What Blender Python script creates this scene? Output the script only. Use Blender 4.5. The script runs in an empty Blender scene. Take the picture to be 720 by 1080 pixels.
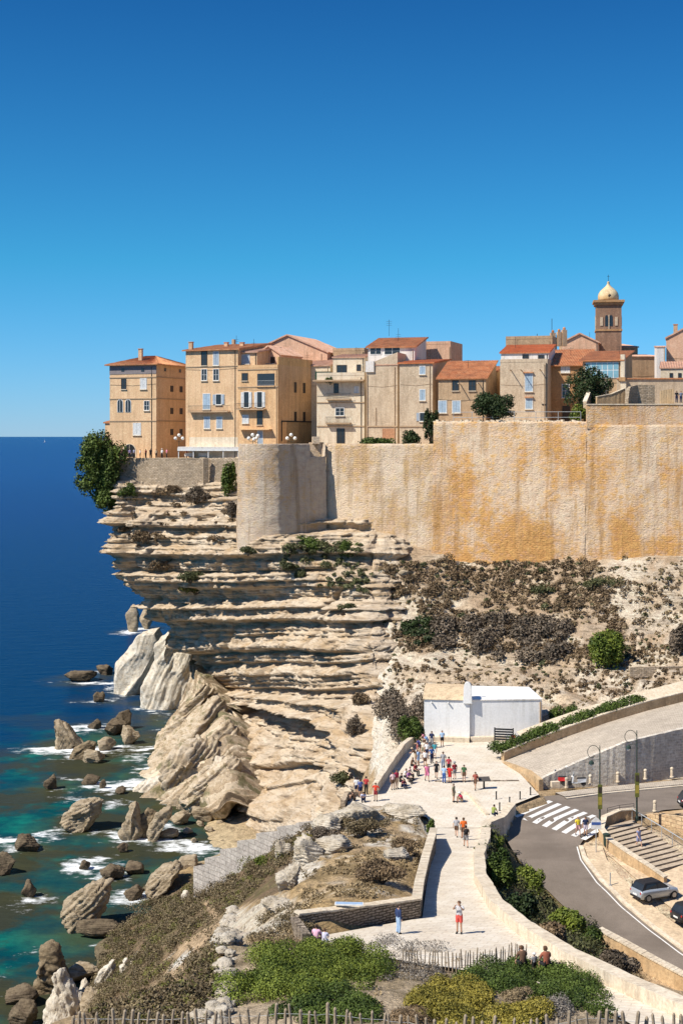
import bpy, bmesh, math, random
import numpy as np
from mathutils import Vector, Matrix
from mathutils.geometry import tessellate_polygon
R = math.radians
scene = bpy.context.scene
COL = scene.collection
# ---------------------------------------------------------------- camera
H, F, HY = 50.0, 1500.0, 459.0           # eye height above the sea, focal length in photo pixels, horizon row
cam_d = bpy.data.cameras.new('camera'); cam = bpy.data.objects.new('camera', cam_d); COL.objects.link(cam)
cam.location = (0, 0, H); cam.rotation_euler = (R(90), 0, 0)
cam_d.sensor_fit = 'VERTICAL'; cam_d.sensor_height = 36; cam_d.lens = 50
cam_d.shift_y = -81/1080.0
cam_d.clip_start = 1; cam_d.clip_end = 60000
scene.camera = cam
# ---------------------------------------------------------------- sky + sun + exposure
SUN_DIR = Vector((-1.5, -0.80, 1.98)).normalized()       # towards the sun
SUN_EL = math.asin(SUN_DIR.z); SUN_AZ = math.atan2(SUN_DIR.x, SUN_DIR.y)
w = bpy.data.worlds.new('World'); scene.world = w; w.use_nodes = True
nt = w.node_tree; bg = nt.nodes['Background']
sky = nt.nodes.new('ShaderNodeTexSky'); sky.sky_type = 'NISHITA'; sky.sun_disc = False
sky.sun_elevation = SUN_EL; sky.sun_rotation = SUN_AZ
sky.altitude = 0; sky.air_density = 1.0; sky.dust_density = 0.0; sky.ozone_density = 3.0
hs = nt.nodes.new('ShaderNodeHueSaturation'); hs.inputs['Saturation'].default_value = 1.28; hs.inputs['Value'].default_value = 1.0
hs.inputs['Saturation'].default_value = 1.0
tc = nt.nodes.new('ShaderNodeTexCoord'); sx = nt.nodes.new('ShaderNodeSeparateXYZ'); nt.links.new(tc.outputs['Generated'], sx.inputs[0])
rp = nt.nodes.new('ShaderNodeValToRGB'); nt.links.new(sx.outputs[2], rp.inputs[0])     # clear marine air: deeper blue than the model's horizon
for i, (p_, c_) in enumerate([(0.0, (.25, .45, .86)), (.12, (.105, .455, .66)), (.30, (.05, .28, .51)), (.6, (.22, .42, .62))]):
    if i > 1: rp.color_ramp.elements.new(p_)
    e = rp.color_ramp.elements[i]; e.position = p_; e.color = (*c_, 1)
ml = nt.nodes.new('ShaderNodeMix'); ml.data_type = 'RGBA'; ml.blend_type = 'MULTIPLY'; ml.inputs[0].default_value = 1.0
sc_ = nt.nodes.new('ShaderNodeVectorMath'); sc_.operation = 'SCALE'; sc_.inputs[3].default_value = 1.6
nt.links.new(sky.outputs[0], hs.inputs['Color']); nt.links.new(hs.outputs[0], ml.inputs[6]); nt.links.new(rp.outputs[0], ml.inputs[7])
nt.links.new(ml.outputs[2], sc_.inputs[0]); nt.links.new(sc_.outputs[0], bg.inputs[0])
bg.inputs[1].default_value = 0.085
sd = bpy.data.lights.new('sun', 'SUN'); sd.energy = 5.0; sd.angle = R(0.5); sd.color = (1.0, 0.93, 0.82)
sun = bpy.data.objects.new('sun', sd); COL.objects.link(sun)
sun.rotation_euler = (-SUN_DIR).to_track_quat('-Z', 'Y').to_euler()
scene.view_settings.view_transform = 'Standard'; scene.view_settings.look = 'None'
scene.view_settings.gamma = 1; scene.view_settings.use_curve_mapping = False
scene.view_settings.exposure = 0.36
scene.cycles.max_bounces = 5; scene.cycles.diffuse_bounces = 3; scene.cycles.transparent_max_bounces = 4

# ---------------------------------------------------------------- maths helpers
def K(py): return (py-HY)/F
def P(px, py, D): return Vector(((px-360)/F*D, D, H-K(py)*D))
def PZ(px, py, Z):
    D = (H-Z)/K(py); return Vector(((px-360)/F*D, D, Z))
def pix(X, Y, Z):
    return 360+F*X/Y, HY+F*(H-Z)/Y
def _h(ix, iy, iz, seed):
    n = (ix*374761393 + iy*668265263 + iz*2147483647 + seed*1274126177) & 0xffffffff
    n = ((n ^ (n >> 13)) * 1103515245) & 0xffffffff
    n = ((n ^ (n >> 16)) * 2654435761) & 0xffffffff
    return ((n >> 8) & 0xffff)/65535.0
def vn(x, y, z=0.0, seed=0):
    x, y, z = np.broadcast_arrays(np.asarray(x, float), np.asarray(y, float), np.asarray(z, float))
    fx, fy, fz = np.floor(x), np.floor(y), np.floor(z)
    ix, iy, iz = fx.astype(np.int64), fy.astype(np.int64), fz.astype(np.int64)
    tx, ty, tz = x-fx, y-fy, z-fz
    tx = tx*tx*(3-2*tx); ty = ty*ty*(3-2*ty); tz = tz*tz*(3-2*tz)
    r = 0
    for a in (0, 1):
        for b in (0, 1):
            for c in (0, 1):
                r = r + _h(ix+a, iy+b, iz+c, seed)*(tx if a else 1-tx)*(ty if b else 1-ty)*(tz if c else 1-tz)
    return r*2-1
def fbm(x, y, z=0.0, seed=0, o=4):
    r, a, f = 0, 1.0, 1.0
    for i in range(o):
        r = r + a*vn(np.asarray(x)*f, np.asarray(y)*f, np.asarray(z)*f, seed+i*7); a *= .5; f *= 2.03
    return r/1.6
def inpoly(x, y, poly):
    x = np.asarray(x); y = np.asarray(y); r = np.zeros(x.shape, bool)
    n = len(poly)
    for i in range(n):
        x1, y1 = poly[i]; x2, y2 = poly[(i+1) % n]
        if y1 == y2: continue
        c = ((y1 > y) != (y2 > y)) & (x < (x2-x1)*(y-y1)/(y2-y1)+x1)
        r ^= c
    return r
def sstep(a, b, x):
    t = np.clip((x-a)/(b-a), 0, 1); return t*t*(3-2*t)

# ---------------------------------------------------------------- mesh + object helpers
def npmesh(name, V, Fc, smooth=False, attrs=None):
    me = bpy.data.meshes.new(name)
    V = np.asarray(V, np.float32); Fc = np.asarray(Fc, np.int32)
    me.vertices.add(len(V)); me.vertices.foreach_set('co', V.ravel())
    k = Fc.shape[1]; me.loops.add(Fc.size); me.loops.foreach_set('vertex_index', Fc.ravel())
    me.polygons.add(len(Fc)); me.polygons.foreach_set('loop_start', np.arange(0, Fc.size, k, dtype=np.int32))
    me.polygons.foreach_set('loop_total', np.full(len(Fc), k, np.int32))
    if smooth: me.polygons.foreach_set('use_smooth', np.ones(len(Fc), bool))
    me.update(calc_edges=True)
    for nme, a in (attrs or {}).items():
        a = np.asarray(a, np.float32)
        if a.ndim == 1:
            at = me.attributes.new(nme, 'FLOAT', 'POINT'); at.data.foreach_set('value', a)
        else:
            at = me.attributes.new(nme, 'FLOAT_COLOR', 'POINT')
            at.data.foreach_set('color', np.hstack([a, np.ones((len(a), 1), np.float32)]).astype(np.float32).ravel())
    return me
def link(name, me, mat, parent=None, loc=None):
    o = bpy.data.objects.new(name, me); COL.objects.link(o)
    if mat is not None and me is not None:
        if len(me.materials) == 0: me.materials.append(mat)
    if parent is not None: o.parent = parent
    if loc is not None: o.location = loc
    return o
def tag(o, label=None, cat=None, group=None, kind=None):
    if label: o['label'] = label
    if cat: o['category'] = cat
    if group: o['group'] = group
    if kind: o['kind'] = kind
    return o
def empty(name, loc=(0, 0, 0), rz=0.0, label=None, cat=None, group=None):
    o = bpy.data.objects.new(name, None); COL.objects.link(o); o.location = loc; o.rotation_euler = (0, 0, rz)
    o.empty_display_size = .3
    return tag(o, label, cat, group)
class MB:
    """collects shapes, builds ONE mesh object"""
    def __init__(s): s.v = []; s.f = []
    def add(s, vs, fs):
        n = len(s.v); s.v += [tuple(v) for v in vs]; s.f += [tuple(i+n for i in f) for f in fs]; return s
    def box(s, c, d, rz=0.0, M=None):
        x, y, z = d[0]/2, d[1]/2, d[2]/2
        vs = [Vector((a*x, b*y, e*z)) for a in (-1, 1) for b in (-1, 1) for e in (-1, 1)]
        if M is None: M = Matrix.Rotation(rz, 3, 'Z')
        vs = [M @ v + Vector(c) for v in vs]
        return s.add(vs, [(0, 1, 3, 2), (4, 6, 7, 5), (0, 4, 5, 1), (2, 3, 7, 6), (0, 2, 6, 4), (1, 5, 7, 3)])
    def hexa(s, b, t):   # four bottom, four top points
        return s.add(list(b)+list(t), [(3, 2, 1, 0), (4, 5, 6, 7), (0, 1, 5, 4), (1, 2, 6, 5), (2, 3, 7, 6), (3, 0, 4, 7)])
    def prism(s, poly, z0, z1):
        n = len(poly)
        z0s = z0 if hasattr(z0, '__len__') else [z0]*n; z1s = z1 if hasattr(z1, '__len__') else [z1]*n
        vs = [(p[0], p[1], z0s[i]) for i, p in enumerate(poly)]+[(p[0], p[1], z1s[i]) for i, p in enumerate(poly)]
        fs = [(i, (i+1) % n, n+(i+1) % n, n+i) for i in range(n)]
        tri = tessellate_polygon([[Vector((p[0], p[1], 0)) for p in poly]])
        fs += [tuple(n+i for i in t) for t in tri]+[tuple(reversed(t)) for t in tri]
        return s.add(vs, fs)
    def tube(s, pts, r, n=8, caps=True):
        pts = [Vector(p) for p in pts]; m = len(pts)
        rs = r if hasattr(r, '__len__') else [r]*m
        vs = []
        for i, p in enumerate(pts):
            d = (pts[min(i+1, m-1)]-pts[max(i-1, 0)]).normalized()
            a = Vector((0, 0, 1)) if abs(d.z) < .9 else Vector((1, 0, 0))
            u = d.cross(a).normalized(); v = d.cross(u)
            for k in range(n):
                t = 2*math.pi*k/n; vs.append(p+(u*math.cos(t)+v*math.sin(t))*rs[i])
        fs = [(i*n+k, i*n+(k+1) % n, (i+1)*n+(k+1) % n, (i+1)*n+k) for i in range(m-1) for k in range(n)]
        if caps: fs += [tuple(range(n-1, -1, -1)), tuple((m-1)*n+k for k in range(n))]
        return s.add(vs, fs)
    def lathe(s, prof, c=(0, 0, 0), n=16, sx=1, sy=1):
        vs = []; m = len(prof)
        for r, z in prof:
            for k in range(n):
                t = 2*math.pi*k/n; vs.append((c[0]+r*sx*math.cos(t), c[1]+r*sy*math.sin(t), c[2]+z))
        fs = [(i*n+k, i*n+(k+1) % n, (i+1)*n+(k+1) % n, (i+1)*n+k) for i in range(m-1) for k in range(n)]
        fs += [tuple(range(n-1, -1, -1)), tuple((m-1)*n+k for k in range(n))]
        return s.add(vs, fs)
    def ball(s, c, r, n=10, sx=1, sy=1, sz=1):
        return s.lathe([(r*max(.02, math.sin(math.pi*i/8)), -r*sz*math.cos(math.pi*i/8)) for i in range(9)], c, n, sx, sy)
    def build(s, name, mat, parent=None, smooth=False, fix=True):
        me = bpy.data.meshes.new(name); me.from_pydata([tuple(v) for v in s.v], [], s.f)
        if fix:
            bm = bmesh.new(); bm.from_mesh(me); bmesh.ops.recalc_face_normals(bm, faces=bm.faces); bm.to_mesh(me); bm.free()
        if smooth: me.polygons.foreach_set('use_smooth', [True]*len(me.polygons))
        me.update()
        return link(name, me, mat, parent)
# ---------------------------------------------------------------- materials
def newmat(name):
    m = bpy.data.materials.new(name); m.use_nodes = True
    nt = m.node_tree; b = nt.nodes['Principled BSDF']; b.inputs['Specular IOR Level'].default_value = .25
    return m, nt, b
def N(nt, t, **kw):
    n = nt.nodes.new(t)
    for k, v in kw.items():
        if k.startswith('i_'):
            key = k[2:]; key = int(key) if key.isdigit() else key.replace('_', ' ')
            n.inputs[key].default_value = v
        else: setattr(n, k, v)
    return n
def coords(nt, scale=(1, 1, 1), rot=(0, 0, 0), obj=False):
    t = N(nt, 'ShaderNodeTexCoord'); g = N(nt, 'ShaderNodeNewGeometry')
    mp = N(nt, 'ShaderNodeMapping'); mp.inputs['Scale'].default_value = scale; mp.inputs['Rotation'].default_value = rot
    nt.links.new(t.outputs['Object'] if obj else g.outputs['Position'], mp.inputs['Vector']); return mp.outputs[0]
def noise(nt, vec, s, d=6, rough=.6):
    n = N(nt, 'ShaderNodeTexNoise'); n.inputs['Scale'].default_value = s; n.inputs['Detail'].default_value = d; n.inputs['Roughness'].default_value = rough
    nt.links.new(vec, n.inputs['Vector']); return n.outputs['Fac']
def ramp(nt, fac, stops):
    r = N(nt, 'ShaderNodeValToRGB'); cr = r.color_ramp
    while len(cr.elements) < len(stops): cr.elements.new(.5)
    for e, (p, c) in zip(cr.elements, stops):
        e.position = p; e.color = (*c, 1) if hasattr(c, '__len__') else (c, c, c, 1)
    nt.links.new(fac, r.inputs[0]); return r.outputs[0]
def mixc(nt, fac, a, b, mode='MIX'):
    m = N(nt, 'ShaderNodeMix', data_type='RGBA', blend_type=mode)
    for s, v in ((0, fac), (6, a), (7, b)):
        if hasattr(v, 'is_output') or hasattr(v, 'links'): nt.links.new(v, m.inputs[s])
        elif s == 0: m.inputs[0].default_value = v
        else: m.inputs[s].default_value = (*v, 1)
    return m.outputs[2]
def mth(nt, op, a, b=0.0):
    m = N(nt, 'ShaderNodeMath', operation=op)
    for i, v in enumerate((a, b)):
        if hasattr(v, 'links'): nt.links.new(v, m.inputs[i])
        else: m.inputs[i].default_value = v
    return m.outputs[0]
def bump(nt, b, h, st=.5, dist=.1):
    n = N(nt, 'ShaderNodeBump'); n.inputs['Strength'].default_value = st; n.inputs['Distance'].default_value = dist
    nt.links.new(h, n.inputs['Height']); nt.links.new(n.outputs[0], b.inputs['Normal'])
def plain(name, col, rough=.7, var=.15, metal=0, s=3.0, bmp=0.0, spec=.25):
    m, nt, b = newmat(name); v = coords(nt); n = noise(nt, v, s, 5)
    lo = tuple(c*(1-var) for c in col); hi = tuple(min(1, c*(1+var)) for c in col)
    nt.links.new(ramp(nt, n, [(.3, lo), (.7, hi)]), b.inputs['Base Color'])
    b.inputs['Roughness'].default_value = rough; b.inputs['Metallic'].default_value = metal; b.inputs['Specular IOR Level'].default_value = spec
    if bmp: bump(nt, b, n, bmp, .05)
    return m
def rockmat(name, light, mid, dark, strata=(.25, .25, 3.2), amt=1.0, rot=(0, 0, 0), stain=None, bd=.25, obj=False, sc=1.0, lichen=None):
    """weathered layered limestone: beds, cracks and stains of its own"""
    m, nt, b = newmat(name)
    v = coords(nt, tuple(q*sc for q in strata), rot, obj); v2 = coords(nt, (sc, sc, sc), (0, 0, 0), obj)
    n1 = noise(nt, v, .8, 9, .68); n2 = noise(nt, v2, .22, 6, .6); n3 = noise(nt, v2, 2.6, 7, .7); n4 = noise(nt, v, 3.1, 8, .7)
    c = ramp(nt, n1, [(.30, dark), (.43, mid), (.56, light)])
    c = mixc(nt, ramp(nt, n2, [(.38, 0.0), (.62, .75)]), c, mixc(nt, .5, c, stain or mid))
    c = mixc(nt, ramp(nt, n4, [(.33, .8*amt), (.45, 0.0)]), c, dark)
    c = mixc(nt, ramp(nt, n3, [(.30, .55), (.42, 0.0)]), c, tuple(x*.45 for x in mid))
    c = mixc(nt, ramp(nt, noise(nt, coords(nt, (.5*sc, .5*sc, .35*sc), (0, 0, 0), obj), .5, 8, .7), [(.52, 0.0), (.64, .6)]), c, stain or tuple(x*.7 for x in mid))
    if lichen: c = mixc(nt, ramp(nt, noise(nt, v2, .55, 8, .7), [(.54, 0.0), (.66, .8)]), c, lichen)
    nt.links.new(c, b.inputs['Base Color']); b.inputs['Roughness'].default_value = .92; b.inputs['Specular IOR Level'].default_value = .1
    h = mth(nt, 'ADD', mth(nt, 'MULTIPLY', n1, 1.6), mth(nt, 'ADD', n4, mth(nt, 'MULTIPLY', n3, .6)))
    bump(nt, b, h, .8, bd)
    return m
def plaster(name, base, stain, low=None, s=1.0, patch=.5):
    """old render: broad blotches, vertical runs, fine grain"""
    m, nt, b = newmat(name); v = coords(nt); vv = coords(nt, (1.6, 1.6, .16))
    n1 = noise(nt, v, .35*s, 8, .65); n2 = noise(nt, vv, 1.0*s, 7, .65); n3 = noise(nt, v, 5.0*s, 4, .6)
    c = mixc(nt, ramp(nt, n1, [(.42, 0.0), (.62, patch)]), base, stain)
    c = mixc(nt, ramp(nt, n2, [(.47, 0.0), (.70, .75)]), c, low or tuple(x*.55 for x in base))
    c = mixc(nt, ramp(nt, noise(nt, v, 1.1*s, 8, .75), [(.56, 0.0), (.60, .45)]), c, tuple(min(.8, x*1.25) for x in base))
    c = mixc(nt, .30, c, ramp(nt, n3, [(.3, (.25, .22, .18)), (.7, (.9, .88, .82))]), 'OVERLAY')
    nt.links.new(c, b.inputs['Base Color']); b.inputs['Roughness'].default_value = .9; b.inputs['Specular IOR Level'].default_value = .1
    bump(nt, b, mth(nt, 'ADD', n3, n1), .5, .04)
    return m
def brickmat(name, c1, c2, mortar, bw=.5, bh=.22, rot=0.0, msz=.03):
    """coursed rubble masonry"""
    m, nt, b = newmat(name); g = N(nt, 'ShaderNodeNewGeometry'); sp = N(nt, 'ShaderNodeSeparateXYZ'); nt.links.new(g.outputs['Position'], sp.inputs[0])
    u = mth(nt, 'ADD', mth(nt, 'MULTIPLY', sp.outputs[0], math.cos(rot)), mth(nt, 'MULTIPLY', sp.outputs[1], math.sin(rot)))
    nz = noise(nt, g.outputs['Position'], 1.3, 4)
    cb = N(nt, 'ShaderNodeCombineXYZ'); nt.links.new(u, cb.inputs[0]); nt.links.new(mth(nt, 'ADD', sp.outputs[2], mth(nt, 'MULTIPLY', nz, .25)), cb.inputs[1])
    br = N(nt, 'ShaderNodeTexBrick'); nt.links.new(cb.outputs[0], br.inputs['Vector'])
    br.inputs['Scale'].default_value = 1; br.inputs['Brick Width'].default_value = bw; br.inputs['Row Height'].default_value = bh
    br.inputs['Mortar Size'].default_value = msz; br.inputs['Color1'].default_value = (*c1, 1); br.inputs['Color2'].default_value = (*c2, 1); br.inputs['Mortar'].default_value = (*mortar, 1)
    br.inputs['Bias'].default_value = 0
    n3 = noise(nt, g.outputs['Position'], 4, 6)
    c = mixc(nt, .6, br.outputs['Color'], ramp(nt, n3, [(.3, .25), (.7, .8)]), 'OVERLAY')
    c = mixc(nt, ramp(nt, noise(nt, g.outputs['Position'], .5, 5), [(.45, 0.0), (.7, .5)]), c, tuple(x*.6 for x in c1))
    nt.links.new(c, b.inputs['Base Color']); b.inputs['Roughness'].default_value = .92; b.inputs['Specular IOR Level'].default_value = .1
    bump(nt, b, mth(nt, 'SUBTRACT', n3, mth(nt, 'MULTIPLY', br.outputs['Fac'], 1.5)), .8, .08)
    return m
def tilemat(name, c1=(.52, .20, .085), c2=(.62, .33, .17), c3=(.30, .14, .08)):
    m, nt, b = newmat(name); v = coords(nt)
    vo = N(nt, 'ShaderNodeTexVoronoi'); vo.inputs['Scale'].default_value = 3.6; nt.links.new(v, vo.inputs['Vector'])
    n = noise(nt, v, .8, 6); sp = N(nt, 'ShaderNodeSeparateColor'); nt.links.new(vo.outputs['Color'], sp.inputs[0])
    c = mixc(nt, sp.outputs[0], c1, c2); c = mixc(nt, ramp(nt, n, [(.45, 0.0), (.7, .7)]), c, c3)
    nt.links.new(c, b.inputs['Base Color']); b.inputs['Roughness'].default_value = .85
    bump(nt, b, sp.outputs[1], .4, .03); return m
def leafmat(name, c1, c2, rough=.6, trans=.15):
    m, nt, b = newmat(name); a = N(nt, 'ShaderNodeAttribute', attribute_name='rnd')
    nt.links.new(ramp(nt, a.outputs['Fac'], [(0.0, c1), (1.0, c2)]), b.inputs['Base Color']); b.inputs['Roughness'].default_value = rough
    b.inputs['Specular IOR Level'].default_value = .2
    return m
M = {}
LL, LM, LD = (.66, .56, .43), (.47, .375, .27), (.13, .10, .075)
M['cliff'] = rockmat('limestone_cliff', LL, LM, LD, stain=(.50, .34, .18), bd=.35)
M['rock_dip'] = rockmat('tilted_limestone', (.62, .53, .41), (.47, .37, .25), (.19, .145, .10), strata=(.7, .7, .7), bd=.3, lichen=(.14, .13, .05))
M['rock_slab'] = rockmat('mossy_slab_limestone', (.66, .55, .41), (.48, .37, .24), (.14, .105, .07), strata=(.9, .5, 2.2), rot=(0, .75, 0), bd=.3, obj=True, lichen=(.15, .13, .05))
M['rock'] = rockmat('boulder_limestone', (.50, .41, .29), (.36, .28, .18), (.13, .10, .07), strata=(.5, 2.4, 2.4), rot=(0, .5, 0), bd=.25, obj=True)
M['rock_white'] = rockmat('white_limestone', (.74, .68, .57), (.60, .52, .40), (.28, .23, .17), strata=(1.4, .4, 1.4), rot=(0, .6, 0), bd=.25, amt=.6, obj=True)
M['rock_dark'] = rockmat('wet_dark_rock', (.20, .155, .10), (.12, .09, .06), (.04, .033, .025), strata=(1, 1, 2), bd=.2, obj=True)
M['rock_brown'] = rockmat('brown_shore_rock', (.32, .25, .16), (.20, .15, .09), (.07, .055, .04), strata=(1, 1, 2.2), rot=(0, .5, 0), bd=.25, obj=True)
M['rim'] = rockmat('weathered_white_rock', (.64, .58, .48), (.50, .43, .33), (.20, .17, .12), strata=(1, 1, 1.6), bd=.25)
M['whitewash'] = plaster('whitewash', (.80, .80, .79), (.70, .70, .69), (.60, .60, .58), patch=.3)
M['glass_dark'] = plain('dark_window_glass', (.025, .03, .035), .15, .2, spec=.5)
M['frame_dark'] = plain('dark_brown_wood', (.06, .045, .035), .6)
M['frame_white'] = plain('white_painted_wood', (.72, .72, .70), .6)
M['blue'] = plain('pale_blue_shutter', (.42, .53, .62), .6)
M['greyblue'] = plain('grey_blue_shutter', (.40, .46, .52), .6)
M['palewhite'] = plain('pale_shutter', (.70, .70, .68), .6)
M['cornice'] = plain('brown_cornice_stone', (.42, .30, .19), .85)  # one brown stone tone for ledges, balconies and pipes
M['iron'] = plain('black_iron', (.03, .03, .032), .5)
M['iron_green'] = plain('dark_green_iron', (.03, .05, .04), .45)
M['rail'] = plain('galvanised_rail', (.35, .37, .38), .5)
M['tile'] = tilemat('clay_tile'); M['tile_bright'] = tilemat('orange_tile', (.60, .17, .06), (.66, .27, .12), (.42, .14, .06))
M['tile_pink'] = tilemat('faded_pink_tile', (.55, .30, .20), (.62, .42, .31), (.34, .2, .14))
M['globe'] = plain('opal_lamp_globe', (.85, .83, .76), .3, .03)
M['asphalt'] = None
# ================================================================ TERRAIN
def zpath(D): return min(17.0, 36.1-.16*D)
def PP(px, py):                                  # point on forecourt or footpath
    k = K(py)
    D = 13.9/(k-.16) if k > .2764 else 33.0/k
    return Vector(((px-360)/F*D, D, H-k*D))
_RY = [80, 95, 101.6, 106, 112, 120, 125, 300]; _RZ = [7.5, 9.8, 11.3, 12.5, 14, 15.5, 16.3, 16.3]
def zroad(D): return float(np.interp(D, _RY, _RZ))
def PR(px, py, dz=0.0):                          # point on the road surface
    k = K(py); a, b = 60.0, 300.0
    for _ in range(50):
        m = (a+b)/2
        if H-k*m-(zroad(m)+dz) > 0: a = m
        else: b = m
    return P(px, py, a)
CP = []
def cz(px, py, Z): p = PZ(px, py, Z); CP.append(tuple(p))
def cd(px, py, D): CP.append(tuple(P(px, py, D)))
def cw(x, y, z): CP.append((x, y, z))
for q in [(447,783),(500,783),(565,783),(440,800),(500,810),(520,800),(410,832),(460,830),(520,830),(378,846),(430,850),(480,862),(515,862),(470,872)]: cz(*q, 16.9)
for D in (114,105,98,90,84,78,72,66,60,55,50):
    py = HY+F*(.16+13.9/D)
    lx = float(np.interp(py, [870,888,907,931,968,986,1010,1046,1080], [455,458,455,450,446,400,400,560,640]))
    rx = float(np.interp(py, [870,888,907,931,960,985,1015,1050,1085,1120], [508,506,499,499,516,545,590,660,740,800]))
    for x in (lx, (lx+rx)/2, rx): p = PP(x, py); cw(p.x, p.y, p.z-.1)
for q in [(330,989,24.4),(300,985,25.2),(300,960,25.3),(320,930,23.1),(440,935,22.6),(446,905,21.5),(452,885,19.7),(340,900,20.6),(400,900,21.),(400,870,18.9),(340,862,18.6),(380,852,17.6),(440,858,17.2),(370,940,24.2),(350,915,21.6)]: cz(*q)
# rim of the hill and foreground
for q in [(246,975,25),(240,1000,26),(232,1040,27.2),(228,1075,28.2),(300,1010,26.2),(330,1040,26.7),(330,1079,28.6),(450,1040,26.4),(450,1079,28.6),(560,1045,26.9),(600,1065,27.6),(700,1090,28),(400,1015,25.9)]: cz(*q)
for x in (-12,-4,4,12): cw(x, 42, 30); cw(x, 30, 32)
# west flank
for q in [(262,912,12.5),(300,893,15.5),(255,935,14),(262,955,19),(222,932,6),(205,912,1),(232,985,19.5),(226,1010,18.5),(214,1040,19),(205,1075,20),(200,1000,14.5),(170,1000,10.5),(150,1000,7.5),(185,960,6.5),(160,960,2.5),(180,938,1.0),(125,1030,3.5),(110,1040,1.6),(150,1040,10),(150,1070,11.5),(120,1070,6),(180,1060,15.5),(92,1079,2),(325,880,14.5),(335,866,14),(240,905,3.5)]: cz(*q)
for q in [(250,884,.6),(225,870,.2),(205,890,-.3),(235,856,-.2),(180,900,-.9),(150,920,-1.5),(130,980,-1.6),(85,1040,-1.2),(60,1079,-1),(40,1000,-2.5),(100,900,-2.5),(0,950,-3),(0,1070,-2.5),(50,860,-3),(170,880,-1.1),(0,880,-3)]: cz(*q)
cw(-10,160,0); cw(-14,150,0); cw(-6,165,1); cw(-4,175,2); cw(-12,140,1.5); cw(-7,142,1); cw(-1,146,6); cw(-4.5,140,3); cw(-1.2,133,11); cw(1.6,140,13.5); cw(3.2,148,13); cw(-6,132,6); cw(-8,150,1); cw(-2,160,4); cw(2,165,8); cw(5,158,14)
for q in [(420,590,210),(480,592,210),(540,592,209),(620,590,204),(720,585,198),(760,585,196),(420,640,200),(480,640,199),(540,640,197),(640,640,191),(720,640,187),(420,700,183),(480,700,181),(540,700,178),(640,700,173),(720,700,167),(424,745,168),(480,738,167),(540,742,166),(640,732,163),(720,722,160),(400,600,207),(404,660,194),(406,700,182),(410,750,163)]: cd(*q)
for q in [(.5,179,10),(-3,181,5),(2.8,180,15.5),(1,198,20.5),(-3.5,200,15.5),(2.8,198,22),(-4,210,25.5),(2,206,26.3),(3.5,206,27.6),(-2,215,30.5),(3,214,31.2),(4,190,19.5),(1.5,189,16),(2.6,170,13),(4.6,172,17.2)]: cw(*q)
for q in [(470,589,209.5),(540,589,206.5),(600,588,203),(660,584,200.5)]: cd(*q)
cw(30,225,35); cw(60,225,36); cw(10,230,34); cw(90,200,36); cw(90,150,24); cw(120,180,34); cw(60,235,37); cw(90,235,38)
# ramp bed, road, parking
for q in [(535,812,17),(575,800,18.2),(640,775,20.2),(715,748,21.8),(640,800,18.4),(715,775,20.3)]: cz(*q)
cw(70,152,23); cw(70,143,20)
for D, xs in ((135,(17,24,32,45,70)),(128,(16,24,34,60)),(120,(15.5,20,30,50)),(112,(15,21,30,50)),(106,(18,22,30,50)),(101,(22,26,34,50)),(95,(26,34,50)),(85,(40,55))):
    for x in xs: cw(x, D, zroad(D)-.3)
for q in [(530,905,16.3),(520,885,17.5),(548,928,15.8),(570,962,16.2),(600,992,16.0),(560,975,18.5),(600,1010,19.2),(640,1028,17.5),(700,1052,16.6),(650,1042,20.5),(715,1062,19)]: cz(*q)
cw(40,70,17); cw(60,70,12); cw(30,55,25); cw(60,50,24)
CP = np.array(CP)
GX = np.arange(-70, 116, .5); GY = np.arange(26, 236, .5)
gx, gy = np.meshgrid(GX, GY)
def tps_fit(pts):
    n = len(pts); d = np.hypot(pts[:, None, 0]-pts[None, :, 0], pts[:, None, 1]-pts[None, :, 1])
    A = np.zeros((n+3, n+3)); A[:n, :n] = d-np.eye(n)*.35; A[:n, n] = 1; A[:n, n+1:] = pts[:, :2]; A[n, :n] = 1; A[n+1:, :n] = pts[:, :2].T
    return np.linalg.solve(A, np.r_[pts[:, 2], 0, 0, 0])
wts = tps_fit(CP)
gz = wts[len(CP)]+wts[len(CP)+1]*gx+wts[len(CP)+2]*gy
for i, (a, b_, c_) in enumerate(CP): gz = gz+wts[i]*np.hypot(gx-a, gy-b_)
gpx, gpy = pix(gx, gy, gz)
def xyp(L, fn): return [tuple(fn(*q)[:2]) for q in L]
PLAZA = [(426,786),(445,782),(580,782),(600,786),(560,800),(530,805),(548,816),(568,838),(535,851),(524,866),(508,873),(456,873),(450,862),(415,852),(366,851),(367,840),(398,837),(412,815)]
PATH = [(456,873),(458,890),(455,907),(450,931),(445,968),(327,989),(306,1002),(380,1005),(430,1014),(560,1034),(640,1066),(700,1100),(790,1140),(790,1112),(740,1085),(660,1050),(590,1015),(545,985),(516,960),(500,931),(499,907),(506,890),(508,873)]
def PZ17(px, py): return PZ(px, py, 17.0)
def PPa(px, py):
    k = K(py); D = 13.9/(k-.16); return Vector(((px-360)/F*D, D, 36.1-.16*D))
plaza_xy = xyp(PLAZA, PZ17); path_xy = xyp(PATH, PPa)
ROAD1 = [(900,850),(720,853),(690,858),(655,867),(628,877),(613,888),(611,900),(618,912),(635,930),(660,955),(690,980),(720,1003),(800,1052)]
ROAD2 = [(900,812),(720,824),(640,832),(590,838),(560,842),(535,852),(527,868),(538,893),(556,918),(580,942),(605,966),(632,990),(712,1034)]
road_xy = xyp(ROAD1, PR)+xyp(ROAD2[::-1], PR)
PARK = [(611,892),(640,880),(656,866),(700,880),(720,893),(800,930),(820,1060),(720,1003),(690,980),(660,955),(635,930),(618,912)]
park_xy = xyp(PARK, PR)
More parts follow.
